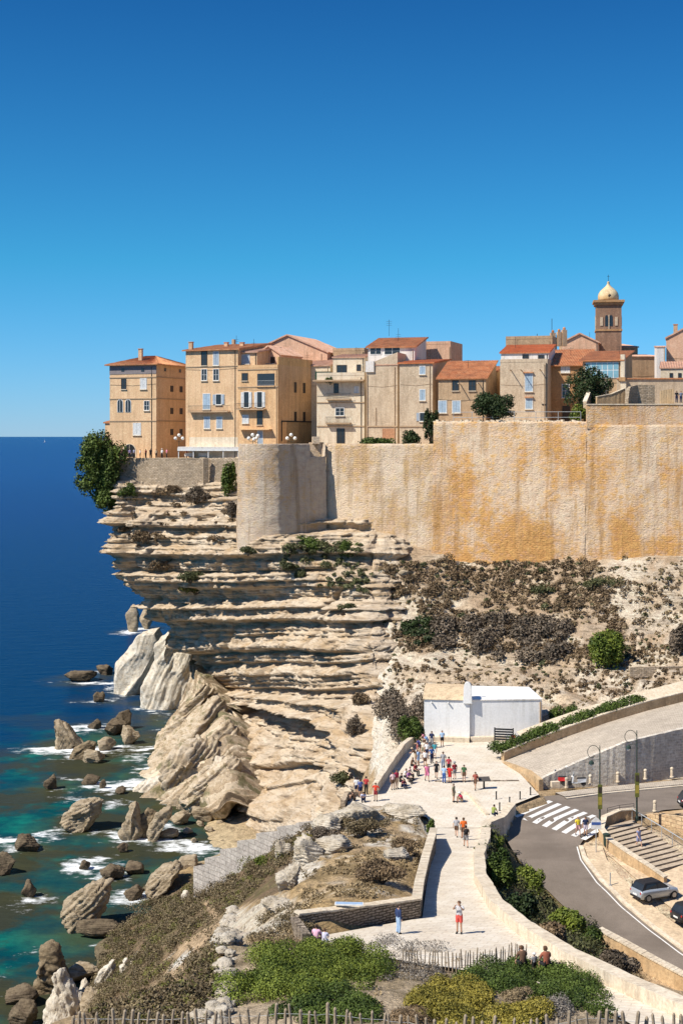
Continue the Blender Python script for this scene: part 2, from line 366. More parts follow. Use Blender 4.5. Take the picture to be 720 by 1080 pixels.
def grow(poly, x, y, r):
    m = inpoly(x, y, poly)
    for dx, dy in ((r,0),(-r,0),(0,r),(0,-r),(r*.7,r*.7),(-r*.7,r*.7),(r*.7,-r*.7),(-r*.7,-r*.7)): m |= inpoly(x+dx, y+dy, poly)
    return m
# natural roughness away from paved places
rough = fbm(gx*.25, gy*.25, 0, 3, 5)*.55+fbm(gx*1.1, gy*1.1, 0, 9, 3)*.18
hill = inpoly(gpx, gpy, [(395,585),(760,570),(760,735),(560,745),(440,748),(395,760)])
zz = gz+fbm(gx*.1, gy*.1, 0, 5, 2)*.5
stepn = .9; led = (np.floor(zz/stepn)+sstep(.7, .97, zz/stepn-np.floor(zz/stepn)))*stepn-zz
rockm = np.clip(fbm(gx*.07, gy*.09, 0, 21, 3)*2+.45+sstep(560, 680, gpx)*.6+sstep(680, 735, gpy)*.5+sstep(430, 405, gpx)*.8, 0, 1)
gz = np.where(hill, gz+led*1.45*rockm+rough*.8, gz+rough*np.where(gz > 1, .8, .5))
outc = inpoly(gpx, gpy, [(338,845),(455,862),(452,885),(420,905),(350,900),(310,940),(285,940),(318,880)])
zz2 = gz+fbm(gx*.3, gy*.3, 0, 8, 2)*.5
gz = np.where(outc, gz+((np.floor(zz2/.7)+sstep(.5,.9,zz2/.7-np.floor(zz2/.7)))*.7-zz2)*1.0, gz)
m_pl = grow(plaza_xy, gx, gy, .7); m_pa = grow(path_xy, gx, gy, .7); m_rd = grow(road_xy, gx, gy, .8); m_pk = grow(park_xy, gx, gy, .5)
gz = np.where(m_pk, np.interp(gy, _RY, _RZ)-.12, gz)
gz = np.where(m_rd, np.interp(gy, _RY, _RZ)-.25, gz)
gz = np.where(m_pl, 16.75, gz)
gz = np.where(m_pa, 36.1-.16*gy-.2, gz)
rw = [tuple(PR(x, y).xy) for x, y in ((900,812),(720,824),(640,832),(590,838),(566,841),(545,850))]+[(P(562,829,136.0).x,136.0),(P(659,783,138.4).x,138.4),(P(690,775,140).x,140.0),(P(725,767,142).x,142),(P(820,750,147.5).x,147.5)]
m_rw = grow(rw, gx, gy, .3); gz = np.where(m_rw, np.minimum(gz, 16.15), gz)
rmp = [tuple(P(x, 800, D).xy) for x, D in ((566,136.3),(620,137.5),(659,138.2),(690,140),(725,142),(800,147),(800,158),(720,154),(680,152),(640,150),(600,148),(560,146),(533,144))]
gz = np.where(grow(rmp, gx, gy, .6), np.minimum(gz, 16.0), gz)
terr = inpoly(gpx, gpy, [(300,962),(444,936),(452,885),(460,872),(440,880),(330,945)])
def gZ(x, y):
    i = np.clip((np.asarray(y)-GY[0])/.5, 0, len(GY)-1.001); j = np.clip((np.asarray(x)-GX[0])/.5, 0, len(GX)-1.001)
    i0 = i.astype(int); j0 = j.astype(int); a = i-i0; b = j-j0
    return gz[i0, j0]*(1-a)*(1-b)+gz[i0+1, j0]*a*(1-b)+gz[i0, j0+1]*(1-a)*b+gz[i0+1, j0+1]*a*b
_D = np.arange(28, 232, .25)
def G(px, py, near=0.0):                         # first ground point on this sight line
    x = (px-360)/F*_D; z = H-K(py)*_D; g = gZ(x, _D)
    ok = np.where((g >= z) & (_D > near))[0]
    if len(ok) == 0: return None
    D = _D[ok[0]]; return Vector(((px-360)/F*D, D, float(gZ(np.array((px-360)/F*D), np.array(D)))))
# refine the grid near the camera by drawing the near part at .25 m
def ground_colour(px, py, X, Y, Z):
    n = fbm(X*.18, Y*.18, 0, 31, 4); n2 = fbm(X*.7, Y*.7, 0, 37, 3)
    soil = np.array((.40, .29, .17)); white = np.array((.66, .59, .48)); dry = np.array((.36, .25, .12)); dark = np.array((.20, .15, .09)); green = np.array((.12, .12, .045)); sand = np.array((.56, .43, .28))
    c = np.ones(X.shape+(3,))*soil
    def put(mask, col, a=1.0):
        nonlocal c
        k = (np.clip(mask, 0, 1)*a)[..., None]; c = c*(1-k)+np.array(col)*k
    put(sstep(.0, .35, n), dry, .8)
    hm = inpoly(px, py, [(380,560),(800,560),(800,780),(560,790),(440,800),(395,830),(380,700)]).astype(float)
    put(hm, (.46, .36, .25)); put(hm*sstep(-.25, .2, n+n2*.4), (.36, .26, .17), .8); put(hm*sstep(.1, .4, -n+n2*.4), (.62,.54,.42), .6); put(hm*sstep(560, 700, px)*sstep(-.3, .2, n2), (.54,.47,.37), .6)
    put(hm*sstep(430, 400, px), white, .9); put(hm*sstep(685, 735, py)*sstep(-.2, .2, n2), white, .5)
    oc = inpoly(px, py, [(338,840),(458,856),(455,885),(415,893),(360,885),(330,925),(300,945),(285,935),(318,876)]).astype(float)
    put(oc*sstep(-.25, .05, n2+n*.5), white, .9)
    tr = inpoly(px, py, [(300,958),(445,940),(456,880),(420,890),(350,905),(310,945)]).astype(float)
    put(tr, (.50, .36, .20), .8); put(tr*sstep(.05, .35, n2), (.64, .55, .42), .7); put(tr*sstep(.0, .3, -n2-n*.5), (.22, .16, .08), .8)
    sl = inpoly(px, py, [(185,925),(225,920),(300,885),(320,880),(300,940),(250,955),(236,1000),(215,1090),(80,1100),(110,1010),(140,955)]).astype(float)
    put(sl, (.17, .12, .075), .9); put(sl*sstep(.1, .4, n2+n), green, .5)
    pt = inpoly(px, py, [(212,952),(222,950),(240,972),(232,985),(205,1010),(190,1035),(150,1045),(165,1015),(200,992),(226,972)]).astype(float)
    put(pt*sstep(-.5, -.1, n2), (.47, .34, .21), .9)
    ws = inpoly(px, py, [(178,1012),(200,1003),(206,1012),(182,1024)]).astype(float); put(ws*sstep(-.2, .1, n2), (.6, .57, .5), .9)
    rim = inpoly(px, py, [(240,962),(300,945),(320,960),(325,990),(250,990),(262,1000),(250,1015),(240,1040),(238,1085),(214,1090),(222,1050),(236,1010),(228,985)]).astype(float)
    put(rim, (.60, .53, .42), .9); put(rim*sstep(.0, .3, n2), (.42, .32, .2), .6)
    fg = inpoly(px, py, [(240,1000),(330,985),(560,1020),(760,1090),(760,1200),(230,1200)]).astype(float)
    put(fg, (.47, .38, .27), .8); put(fg*sstep(0, .3, n2), (.22, .17, .1), .7)
    ea = inpoly(px, py, [(505,880),(535,880),(640,990),(760,1050),(760,1085),(640,1035),(540,985),(500,940)]).astype(float)
    put(ea, (.15, .125, .06), .9); eb = inpoly(px, py, [(560,960),(650,1000),(760,1050),(760,1090),(640,1035)]).astype(float); put(eb, (.36, .26, .15), .8)
    ds = inpoly(px, py, [(640,1005),(760,1062),(760,1090),(640,1032)]).astype(float); put(ds*sstep(-.3, 0, n2), (.58, .42, .26), .8)
    return c, sand
col, sandc = ground_colour(gpx, gpy, gx, gy, gz)
k = m_pk[..., None]; col = np.where(k, np.array((.60, .47, .32))*(1+fbm(gx*.5, gy*.5, 0, 77, 3)*.15)[..., None], col)
wetk = sstep(1.3, .3, gz)[..., None]; wc = np.where((gy > 158)[..., None], np.array((.46, .36, .22)), np.array((.17, .135, .085))); col = col*(1-wetk)+wc*wetk
uw = sstep(.1, -.5, gz)[..., None]; col = col*(1-uw)+np.array((.16, .15, .07))*uw
keep = np.ones(gx.shape, bool)
keep &= ~((gy > 152) & (gpx < 372) & ~((gpx < 318) & (gy < 186) & (gz < 3)))
keep &= ~((gy > 186) & (gpx < 372))
keep &= gy < 228
keep &= ~((gx < -50) & (gz < -2.4)) | (gy < 200)
rows, cols = gx.shape
idx = np.arange(rows*cols).reshape(rows, cols)
kc = keep[:-1, :-1] & keep[1:, :-1] & keep[:-1, 1:] & keep[1:, 1:]
Fq = np.stack([idx[:-1, :-1][kc], idx[:-1, 1:][kc], idx[1:, 1:][kc], idx[1:, :-1][kc]], 1)
m, nt, b = newmat('hillside_ground')
g_ = N(nt, 'ShaderNodeNewGeometry').outputs['Position']; at = N(nt, 'ShaderNodeAttribute', attribute_name='Col')
n1 = noise(nt, g_, 1.4, 8, .7); n2 = noise(nt, g_, 5.5, 6, .7); n3 = noise(nt, coords(nt, (.5, .5, 4.5)), 1.0, 9, .75)
c = mixc(nt, .55, at.outputs['Color'], ramp(nt, n1, [(.3, .2), (.7, .85)]), 'OVERLAY'); c = mixc(nt, .45, c, ramp(nt, n2, [(.32, .1), (.6, .8)]), 'OVERLAY')
c = mixc(nt, ramp(nt, n3, [(.38, .75), (.47, 0.0)]), c, (.13, .10, .065))
nt.links.new(c, b.inputs['Base Color']); b.inputs['Roughness'].default_value = .95; b.inputs['Specular IOR Level'].default_value = .05
bump(nt, b, mth(nt, 'ADD', n1, mth(nt, 'ADD', n2, n3)), .9, .22)
M['ground'] = m
used = np.unique(Fq); rm = -np.ones(rows*cols, int); rm[used] = np.arange(len(used))
gm = npmesh('ground', np.stack([gx.ravel(), gy.ravel(), gz.ravel()], 1)[used], rm[Fq], True, {'Col': col.reshape(-1, 3)[used]})
tag(link('ground', gm, m), kind='structure')

# ---------------------------------------------------------------- the layered sea cliff
LV = [
 (44.0, [(122,252),(150,251),(185,249),(220,247),(250,245),(290,240),(330,238),(370,236),(400,234)]),
 (41.0, [(123,248),(150,247),(185,246),(220,244),(250,239),(290,234),(330,231),(370,229),(400,228)]),
 (37.0, [(120,246),(148,243),(180,240),(215,236),(248,228),(285,222),(330,222),(370,221),(398,220)]),
 (34.0, [(114,245),(143,240),(178,236),(212,231),(245,222),(285,214),(330,215),(370,213),(398,212)]),
 (30.5, [(119,244),(145,238),(180,232),(215,226),(250,219),(290,212),(330,211),(368,209),(394,207)]),
 (28.0, [(118,244),(150,238),(185,232),(220,226),(255,219),(292,213),(330,209),(368,205),(391,202)]),
 (23.0, [(138,245),(165,239),(198,233),(230,226),(262,219),(296,212),(332,205),(368,198),(389,192)]),
 (18.0, [(163,247),(188,242),(217,235),(244,227),(272,218),(302,209),(334,200),(366,189),(389,180)]),
 (12.0, [(200,250),(220,244),(242,236),(262,227),(284,216),(308,205),(336,193),(364,179),(388,166)]),
 (7.0, [(222,252),(236,244),(250,234),(262,223),(276,210),(300,198),(328,184),(354,167),(380,153)]),
 (3.0, [(235,252),(242,240),(246,226),(244,212),(246,199),(262,188),(292,174),(324,160),(354,146)]),
 (-2.0, [(238,252),(240,238),(238,222),(230,206),(226,194),(240,182),(272,170),(306,158),(338,144)])]
def cliff():
    W = []
    for Z, c in LV:
        pts = [((px-360)/F*D, D) for px, D in c]
        x0, y0 = pts[0]; xe, ye = pts[-1]
        back = [(x0+34, y0+70), (x0+12, y0+38), (x0+1.5, y0+12)]
        tail = [(xe+4, ye+2.5), (xe+9, ye+9)]
        W.append(back+pts+tail)
    W = np.array(W); Zs = np.array([l[0] for l in LV])          # levels x cols x 2
    # smooth across columns (Catmull) and levels (monotone linear + smoothing)
    nc = W.shape[1]; nu, nv = 700, 330
    u = np.linspace(0, nc-1-1e-6, nu)
    # more samples on the visible face
    uu = np.interp(np.linspace(0, 1, nu), [0, .10, .97, 1], [0, 2.5, nc-2.2, nc-1-1e-6])
    i = uu.astype(int); t = (uu-i)[None, :, None]
    p0 = W[:, np.clip(i-1, 0, nc-1)]; p1 = W[:, i]; p2 = W[:, np.clip(i+1, 0, nc-1)]; p3 = W[:, np.clip(i+2, 0, nc-1)]
    C = .5*((2*p1)+(-p0+p2)*t+(2*p0-5*p1+4*p2-p3)*t**2+(-p0+3*p1-3*p2+p3)*t**3)
    zv = np.linspace(44, -2, nv)
    X = np.stack([np.interp(-zv, -Zs, C[:, k, 0]) for k in range(nu)], 1)
    Y = np.stack([np.interp(-zv, -Zs, C[:, k, 1]) for k in range(nu)], 1)
    kern = np.ones(9)/9
    for A in (X, Y):
        pad = np.pad(A, ((4, 4), (0, 0)), 'edge')
        A[:] = np.stack([np.convolve(pad[:, k], kern, 'valid') for k in range(nu)], 1)
    Z = np.repeat(zv[:, None], nu, 1)
    # horizontal outward normal
    dX = np.gradient(X, axis=1); dY = np.gradient(Y, axis=1); L = np.hypot(dX, dY)+1e-6
    nx, ny = dY/L, -dX/L
    s = np.cumsum(L, 1)
    # bed coordinate: nearly level above, sagging into sweeping beds low on the right
    sag = sstep(16, 4, Z)*(fbm(X*.05, Y*.05, 0, 2, 2)*4)
    q = Z+.03*X+fbm(X*.03, Y*.03, Z*.01, 11, 2)*1.1+sag
    yim = HY+F*(H-Z)/Y; wq = sstep(790, 715, yim)
    q = (50-(50-Z)*222/Y)*wq+(q-4)*(1-wq)+fbm(X*.04, Y*.04, 0, 15, 2)*.7*wq
    def bed(T, sh, seed, lo=.0):
        f = q/T+sh; k = np.floor(f); f = f-k
        a = .35+.65*(_h(k.astype(np.int64), np.zeros_like(k, dtype=np.int64), np.zeros_like(k, dtype=np.int64), seed))
        along = .35+.9*np.clip(fbm(X*.11+k*3.1, Y*.11, k*.7, seed, 4)+.4, 0, 1)
        return a*along*(sstep(lo, lo+.13, f)*(1-.35*np.clip((f-lo-.1)/.6, 0, 1))*(1-sstep(.88, 1.0, f))-.4)     # flat underside, sloping top
    d = 4.1*bed(4.9, .1, 51, .40)+2.1*bed(2.1, .4, 57, .35)+.95*bed(.85, .2, 63, .3)+.42*bed(.38, 0, 67, .2)
    d = d+fbm(X*.10, Y*.10, Z*.05, 71, 3)*1.0+fbm(X*.7, Y*.7, Z*1.6, 73, 4)*.55
    for T_, w_, a_, sd_ in ((4.9, 3.4, 1.3, 201), (1.9, 1.7, .75, 203), (.8, .9, .35, 205)):        # broken blocks along each bed
        kk = np.floor(q/T_+.1).astype(np.int64); sc2 = s/w_+kk*.37+fbm(X*.3, Y*.3, Z*.3, sd_, 2)*.5; cc = np.floor(sc2).astype(np.int64); fr_ = sc2-np.floor(sc2)
        h0 = _h(cc, kk, kk*0, sd_); h1 = _h(cc+1, kk, kk*0, sd_); d = d+a_*((h0*(1-sstep(.9, 1, fr_))+h1*sstep(.9, 1, fr_))-.5)
    # vertical clefts
    cl = np.abs(fbm(X*.09+4, Y*.09, Z*.012, 81, 2)); d = d-sstep(.10, .0, cl)*1.4
    soft = sstep(45, 41, Z)*(1-.55*sstep(6, -1, Z))
    calm = 1-.38*sstep(.84, .92, np.linspace(0, 1, nu))[None, :]-.12*sstep(12, 4, Z)
    d = d*soft*calm
    jx = fbm(X*1.7, Y*1.7, Z*2.5, 91, 2)*.10
    X2 = X+nx*(d+jx); Y2 = Y+ny*(d+jx); Z2 = Z+fbm(X*.8, Y*.8, Z*.8, 93, 2)*.08
    V = np.stack([X2.ravel(), Y2.ravel(), Z2.ravel()], 1)
    I = np.arange(nu*nv).reshape(nv, nu)
    Fc = np.stack([I[:-1, :-1].ravel(), I[1:, :-1].ravel(), I[1:, 1:].ravel(), I[:-1, 1:].ravel()], 1)
    tag(link('cliff', npmesh('cliff', V, Fc), M['cliff']), kind='structure')
    return X2, Y2, Z2, s
CX, CY, CZ, CS = cliff()
def on_cliff(px, py):
    a, b_ = pix(CX, CY, CZ); dd = (a-px)**2+(b_-py)**2+np.where(CY > 262, 1e6, 0)
    c = dd < 9
    if not c.any(): c = dd < 60
    if not c.any(): return None
    k = np.argmin(np.where(c, CY, 1e9)); return Vector((CX.ravel()[k], CY.ravel()[k], CZ.ravel()[k]))

# ---------------------------------------------------------------- dipping slab ridge at the foot of the cliff
def ridge_mat():
    m, nt, b = newmat('tilted_ridge_limestone'); g = N(nt, 'ShaderNodeNewGeometry').outputs['Position']; a = N(nt, 'ShaderNodeAttribute', attribute_name='bed').outputs['Fac']
    n1 = noise(nt, g, .35, 7, .65); n2 = noise(nt, g, 1.8, 7, .7); w1 = N(nt, 'ShaderNodeTexNoise', noise_dimensions='1D'); w1.inputs['Scale'].default_value = 3.2; w1.inputs['Detail'].default_value = 8; w1.inputs['Roughness'].default_value = .75
    nt.links.new(mth(nt, 'ADD', a, mth(nt, 'MULTIPLY', n1, .5)), w1.inputs['W'])
    c = ramp(nt, w1.outputs['Fac'], [(.38, (.13, .095, .06)), (.47, (.44, .33, .21)), (.58, (.68, .57, .42))])
    c = mixc(nt, ramp(nt, mth(nt, 'ADD', n1, mth(nt, 'MULTIPLY', w1.outputs['Fac'], .5)), [(.78, 0.0), (.88, .85)]), c, (.13, .12, .045))
    c = mixc(nt, ramp(nt, n2, [(.34, .7), (.43, 0.0)]), c, (.2, .15, .1)); nt.links.new(c, b.inputs['Base Color']); b.inputs['Roughness'].default_value = .93
    bump(nt, b, mth(nt, 'ADD', w1.outputs['Fac'], n2), .9, .3); return m
def slab_ridge():
    Rg = [(207,700,262),(213,708,252),(221,720,240),(234,740,224),(243,762,208),(250,795,196),(254,822,187),(250,846,180)]
    Md = [(203,722,262),(206,728,250),(207,744,238),(205,762,222),(207,782,210),(214,806,197),(222,832,188),(230,855,180)]
    Bs = [(198,742),(190,756),(172,776),(154,800),(140,822),(132,846),(170,858),(215,864)]
    r = np.array([P(*q)[:] for q in Rg]); mm = np.array([P(*q)[:] for q in Md]); bb = np.array([PZ(*q, -1.2)[:] for q in Bs])
    bk = r+np.array((7, 5, -6.0)); bk2 = r+np.array((10, 8, -16.0))
    ctrl = np.stack([bb, mm, r, bk, bk2], 1)        # u x v x 3
    nu, nv = 360, 150
    def cat(A, ts, ax):
        n = A.shape[ax]; i = np.minimum(ts.astype(int), n-2); t = ts-i
        g = lambda j: np.take(A, np.clip(j, 0, n-1), ax)
        sh = [1]*A.ndim; sh[ax] = len(ts); t = t.reshape(sh)
        a, b_, c_, d_ = g(i-1), g(i), g(i+1), g(i+2)
        return .5*(2*b_+(-a+c_)*t+(2*a-5*b_+4*c_-d_)*t**2+(-a+3*b_-3*c_+d_)*t**3)
    A = cat(ctrl, np.linspace(0, 7, nu), 0); A = cat(A, np.interp(np.linspace(0, 1, nv), [0, .85, 1], [0, 2.3, 4]), 1)
    X, Y, Z = A[..., 0], A[..., 1], A[..., 2]
    U = np.linspace(0, 1, nu)[:, None]*np.ones((1, nv)); Vv = np.ones((nu, 1))*np.linspace(0, 1, nv)[None, :]
    # beds standing on edge: steps run from the shore up to the ridge
    q = U*7.5+Vv*.9+fbm(X*.08, Y*.08, 0, 5, 3)*.8
    def saw(f, seed):
        k = np.floor(f); f = f-k; a = .4+.6*_h(k.astype(np.int64), np.zeros(k.shape, np.int64), np.zeros(k.shape, np.int64), seed)
        return a*(sstep(0, .12, f)*(1-f))
    d = 5.2*saw(q*1.15, 1)+2.8*saw(q*2.9+.3, 2)+1.0*saw(q*7.1, 3)+fbm(X*.15, Y*.15, Z*.2, 6, 4)*.8+fbm(X*.7, Y*.7, Z*.7, 8, 3)*.35
    env = sstep(0, .12, Vv)*sstep(0, .03, U)*sstep(1, .97, U)
    d = (d*.6-2.0)*env
    X = X-.45*d; Z = Z+.8*d; Y = Y-.3*d
    I = np.arange(nu*nv).reshape(nu, nv)
    Fc = np.stack([I[:-1, :-1].ravel(), I[:-1, 1:].ravel(), I[1:, 1:].ravel(), I[1:, :-1].ravel()], 1)
    o = link('rock_ridge', npmesh('rock_ridge', np.stack([X.ravel(), Y.ravel(), Z.ravel()], 1), Fc, False, {'bed': q.ravel()}), ridge_mat())
    tag(o, 'long ridge of tilted pale rock slabs fallen against the foot of the sea cliff', 'rock')
slab_ridge()

# ---------------------------------------------------------------- boulders
SHORE = []                                       # (x, y, radius) of everything that breaks the surface
def ico(n):
    bm = bmesh.new(); bmesh.ops.create_icosphere(bm, subdivisions=n, radius=1)
    v = np.array([x.co[:] for x in bm.verts]); f = np.array([[q.index for q in x.verts] for x in bm.faces]); bm.free(); return v, f
ICO5 = ico(5); ICO4 = ico(4)

def crag(label, out, D, th, mat='rock', seed=0, tilt=(0, 0), amp=.10, strat=.06, ax=(1, 0, .6), D_is_Z=True, name='boulder', freq=1.0, shore=True, front=.62):
    """faceted rock whose silhouette follows out (photo columns and rows); th = thickness over height"""
    yb = max(p[1] for p in out); base = PZ(sum(p[0] for p in out)/len(out), yb, 0) if D is None else P(sum(p[0] for p in out)/len(out), yb, D)
    s = base.y/F; cx = sum(p[0] for p in out)/len(out); pts = np.array([((x-cx)*s, (yb-y)*s) for x, y in out]); hgt = pts[:, 1].max(); wid = np.ptp(pts[:, 0]); T = th*min(hgt, wid)
    pts[:, 1] = np.where(pts[:, 1] < hgt*.12, pts[:, 1]-hgt*.15-.4, pts[:, 1]); c = pts.mean(0); n = len(pts); rng = np.random.default_rng(seed)
    rings = []
    for f_, y in ((front, -T*.5), (.90, -T*.32), (1.0, 0), (.85, T*.4), (.5, T*.6)):
        sh = np.array((-.10*hgt*(y < 0), -.12*hgt*(y < -T*.4)))*1.0
        rings.append([(c[0]+(p[0]-c[0])*f_+sh[0]*abs(y)/T+rng.normal()*.03*wid, y+rng.normal()*.06*T, c[1]+(p[1]-c[1])*f_+sh[1]+rng.normal()*.02*hgt) if y else (p[0], y, p[1]) for p in pts])
    bm = bmesh.new(); vr = [[bm.verts.new(p) for p in r] for r in rings]
    for a, b_ in zip(vr[:-1], vr[1:]):
        for i in range(n): bm.faces.new((a[i], a[(i+1) % n], b_[(i+1) % n], b_[i]))
    bm.faces.new(vr[0][::-1]); bm.faces.new(vr[-1]); bmesh.ops.triangulate(bm, faces=bm.faces); bmesh.ops.recalc_face_normals(bm, faces=bm.faces)
    big = max(out, key=lambda p: p[0])[0]-min(out, key=lambda p: p[0])[0] > 30
    for _ in range(4 if big else 3): 
        bmesh.ops.subdivide_edges(bm, edges=[e for e in bm.edges if e.calc_length() > .22], cuts=1); bmesh.ops.triangulate(bm, faces=bm.faces)
    bmesh.ops.smooth_vert(bm, verts=bm.verts, factor=.5, use_axis_x=True, use_axis_y=True, use_axis_z=True); bm.normal_update()
    v = np.array([x.co[:] for x in bm.verts]); nn = np.array([x.normal[:] for x in bm.verts]); f = np.array([[q.index for q in x.verts] for x in bm.faces]); bm.free()
    a_ = np.array(ax, float); a_ /= np.linalg.norm(a_); sc = freq*4.0/max(1.5, hgt); h = (v @ a_)*sc*1.6+fbm(v[:, 0]*sc*.4, v[:, 1]*sc*.4, v[:, 2]*sc*.4, seed, 2)*.8; fr = h-np.floor(h); hh = h*2.7; fr2 = hh-np.floor(hh)
    strat = strat*.7; d = (sstep(0, .2, fr)*(1-fr)-.35)*strat*hgt+(sstep(0, .2, fr2)*(1-fr2)-.35)*strat*hgt*.45+fbm(v[:, 0]*sc*.6+seed, v[:, 1]*sc*.6, v[:, 2]*sc*.6, seed+1, 5)*amp*hgt*.8
    v = v+nn*d[:, None]
    o = link(name, npmesh(name, v, f), M[mat], loc=(base.x, base.y+T*.5, base.z)); tag(o, label, 'rock')
    if shore and D is None: SHORE.append((base.x, base.y+T*.5, wid/2))
    return o
def boulder(label, x0, x1, ytop, ybase, mat='rock', tilt=0.0, lean=0.0, D=None, seed=0, deep=.9, strat=.10, sink=.18, name='boulder', cuts=13, shore=True, group=None, Z0=0.0):
    """a lump of layered rock seen between x0..x1 and ytop..ybase of the photograph, standing on Z0"""
    base = PZ((x0+x1)/2, ybase, Z0) if D is None else P((x0+x1)/2, ybase, D)
    s = base.y/F; wd = (x1-x0)*s/2; ht = (ybase-ytop)*s; rd = min(wd*deep, ht*1.6+wd*.3)
    rng = np.random.default_rng(seed+100)
    v, f = ICO5 if (x1-x0) > 22 else ICO4
    n = rng.normal(size=(cuts, 3)); n /= np.linalg.norm(n, axis=1)[:, None]; dist = rng.uniform(.62, .95, cuts)
    dn = v @ n.T; r = np.min(np.where(dn > .05, dist/np.maximum(dn, .05), 9), 1); r = np.minimum(r, 1.25)
    q = v*r[:, None]
    ax = np.array((math.sin(tilt), .25, math.cos(tilt))); ax /= np.linalg.norm(ax)
    h = q @ ax; bed = (h*5.5+fbm(q[:, 0]*1.5+seed, q[:, 1]*1.5, q[:, 2]*1.5, seed, 2)*.8); fr = bed-np.floor(bed)
    q = q*(1+strat*(sstep(0, .3, fr)*(1-fr)-.3)[:, None])
    q = q*(1+fbm(q[:, 0]*1.4+seed*3, q[:, 1]*1.4, q[:, 2]*1.4, seed+2, 5)[:, None]*.22)
    q[:, 0] *= wd/max(abs(q[:, 0].min()), q[:, 0].max()); q[:, 1] *= rd/np.abs(q[:, 1]).max(); q[:, 2] = (q[:, 2]-q[:, 2].min())/(q[:, 2].max()-q[:, 2].min())*ht*(1+sink)-ht*sink
    q[:, 0] += lean*q[:, 2]
    q[:, 0] -= (q[:, 0].min()+q[:, 0].max())/2
    o = link(name, npmesh(name, q, f), M[mat], loc=(base.x, base.y+rd*.8, base.z))
    tag(o, label, 'rock', group)
    if shore and Z0 == 0 and D is None: SHORE.append((base.x, base.y+rd*.8, max(wd, rd)))
    return o
B = boulder
B('upright pale boulder farthest out at the tip of the headland', 131, 147, 638, 667, 'rock', .2, 0, seed=1, deep=.9)
B('smaller brown boulder beside the farthest upright boulder', 145, 162, 643, 664, 'rock', .5, 0, seed=2)
crag('large smooth white block leaning seaward with a mossy top', [(117,729),(119,703),(133,684),(148,668),(166,664),(172,676),(163,700),(148,730),(132,733)], None, .8, "rock_white", 1, amp=.05, strat=.018, ax=(1,0,-.5))
crag('broad white block with a dark cleft, inland of the smooth white block', [(146,742),(150,722),(160,700),(166,676),(178,668),(186,690),(205,690),(214,712),(205,742),(176,748)], None, .7, "rock_white", 2, amp=.08, strat=.045, ax=(1,0,-.6))
B('low white block with a dark wet foot below the broad white block', 150, 200, 716, 746, 'rock_white', .6, 0, seed=34, deep=.7, cuts=10)
B('low dark reef awash left of the white blocks', 64, 102, 709, 720, 'rock_dark', .1, 0, seed=5)
B('thin dark reef reaching out from the smooth white block', 98, 120, 702, 712, 'rock_dark', .1, 0, seed=6)
B('small dark round rock below the low reef', 97, 111, 730, 741, 'rock_dark', seed=7)
crag('pointed brown rock with a pale tip standing in the surf', [(55,787),(60,772),(56,761),(66,766),(78,775),(88,786),(74,790)], None, .8, "rock", 3, amp=.10, strat=.10, ax=(.8,0,.6))
crag('flat brown rock in the surf right of the pointed rock', [(70,799),(78,789),(92,782),(101,785),(98,793),(86,801)], None, .8, "rock_brown", 4, ax=(-.6,0,1))
B('small flat tan rock touching the flat brown surf rock', 84, 110, 792, 806, 'rock', .3, 0, seed=10)
B('dark rock rising in the middle of the inshore reef', 120, 139, 750, 770, 'rock_dark', .4, 0, seed=11)
B('wide dark rock in front of the inshore reef', 108, 134, 760, 776, 'rock_dark', .4, 0, seed=12)
B('dark low rock at the seaward end of the inshore reef', 90, 108, 759, 769, 'rock_dark', .1, 0, seed=13)
B('pale topped rock at the landward end of the inshore reef', 124, 149, 766, 786, 'rock', .3, 0, seed=14)
B('brown rock between the reef and the ridge of slabs', 101, 123, 778, 792, 'rock', .3, 0, seed=15)
B('small dark rock with foam on its seaward side', 44, 60, 818, 833, 'rock_dark', .3, 0, seed=16)
B('flat black rock lying in the wide patch of foam', 83, 105, 819, 829, 'rock_dark', .1, 0, seed=17)
B('tiny black rock just right of the flat black rock in the foam', 104, 113, 822, 832, 'rock_dark', .1, 0, seed=18)
B('tiny black rock near the foot of the ridge', 120, 133, 830, 838, 'rock_dark', .1, 0, seed=19)
crag('sunlit striped boulder undercut by the sea in mid bay', [(63,870),(66,861),(78,850),(98,845),(107,847),(104,861),(96,872),(86,878),(74,876)], None, .9, "rock", 5, amp=.07, strat=.09, ax=(-.5,0,1), freq=1.6)
B('dark rock with a ring of foam left of the striped boulder', 10, 42, 883, 900, 'rock_dark', .1, 0, seed=21)
B('dark rock cut by the left edge of the view', -14, 16, 901, 924, 'rock_dark', .1, 0, seed=22)
B('small brown rock near the left edge with foam behind it', 20, 38, 929, 948, 'rock_dark', .4, .1, seed=24)
crag('big wedge shaped sunlit boulder alone in the bay', [(60,968),(70,953),(88,940),(104,934),(115,934),(112,950),(106,968),(92,982),(76,984),(64,977)], None, .8, "rock", 6, amp=.07, strat=.09, ax=(-.9,0,.9), freq=1.5)
B('long low reef just below the big wedge boulder', 76, 136, 973, 992, 'rock_dark', .1, .1, seed=26, deep=.5)
B('low mossy rock in the foam streak', 103, 131, 914, 929, 'rock_dark', .1, 0, seed=27)
B('second low mossy rock right of the foam streak', 131, 152, 910, 923, 'rock_dark', .1, 0, seed=28)
B('small square black rock above the foam streak', 82, 95, 908, 918, 'rock_dark', .1, 0, seed=29)
B('black rock awash between the striped boulder and the shore', 122, 135, 890, 900, 'rock_dark', .1, 0, seed=30)
crag('leaning tan boulder off the end of the white retaining wall', [(152,942),(156,930),(170,918),(186,913),(191,918),(184,932),(170,945),(158,950)], None, .9, "rock", 7, amp=.07, strat=.09, ax=(-.9,0,.9), freq=1.5)
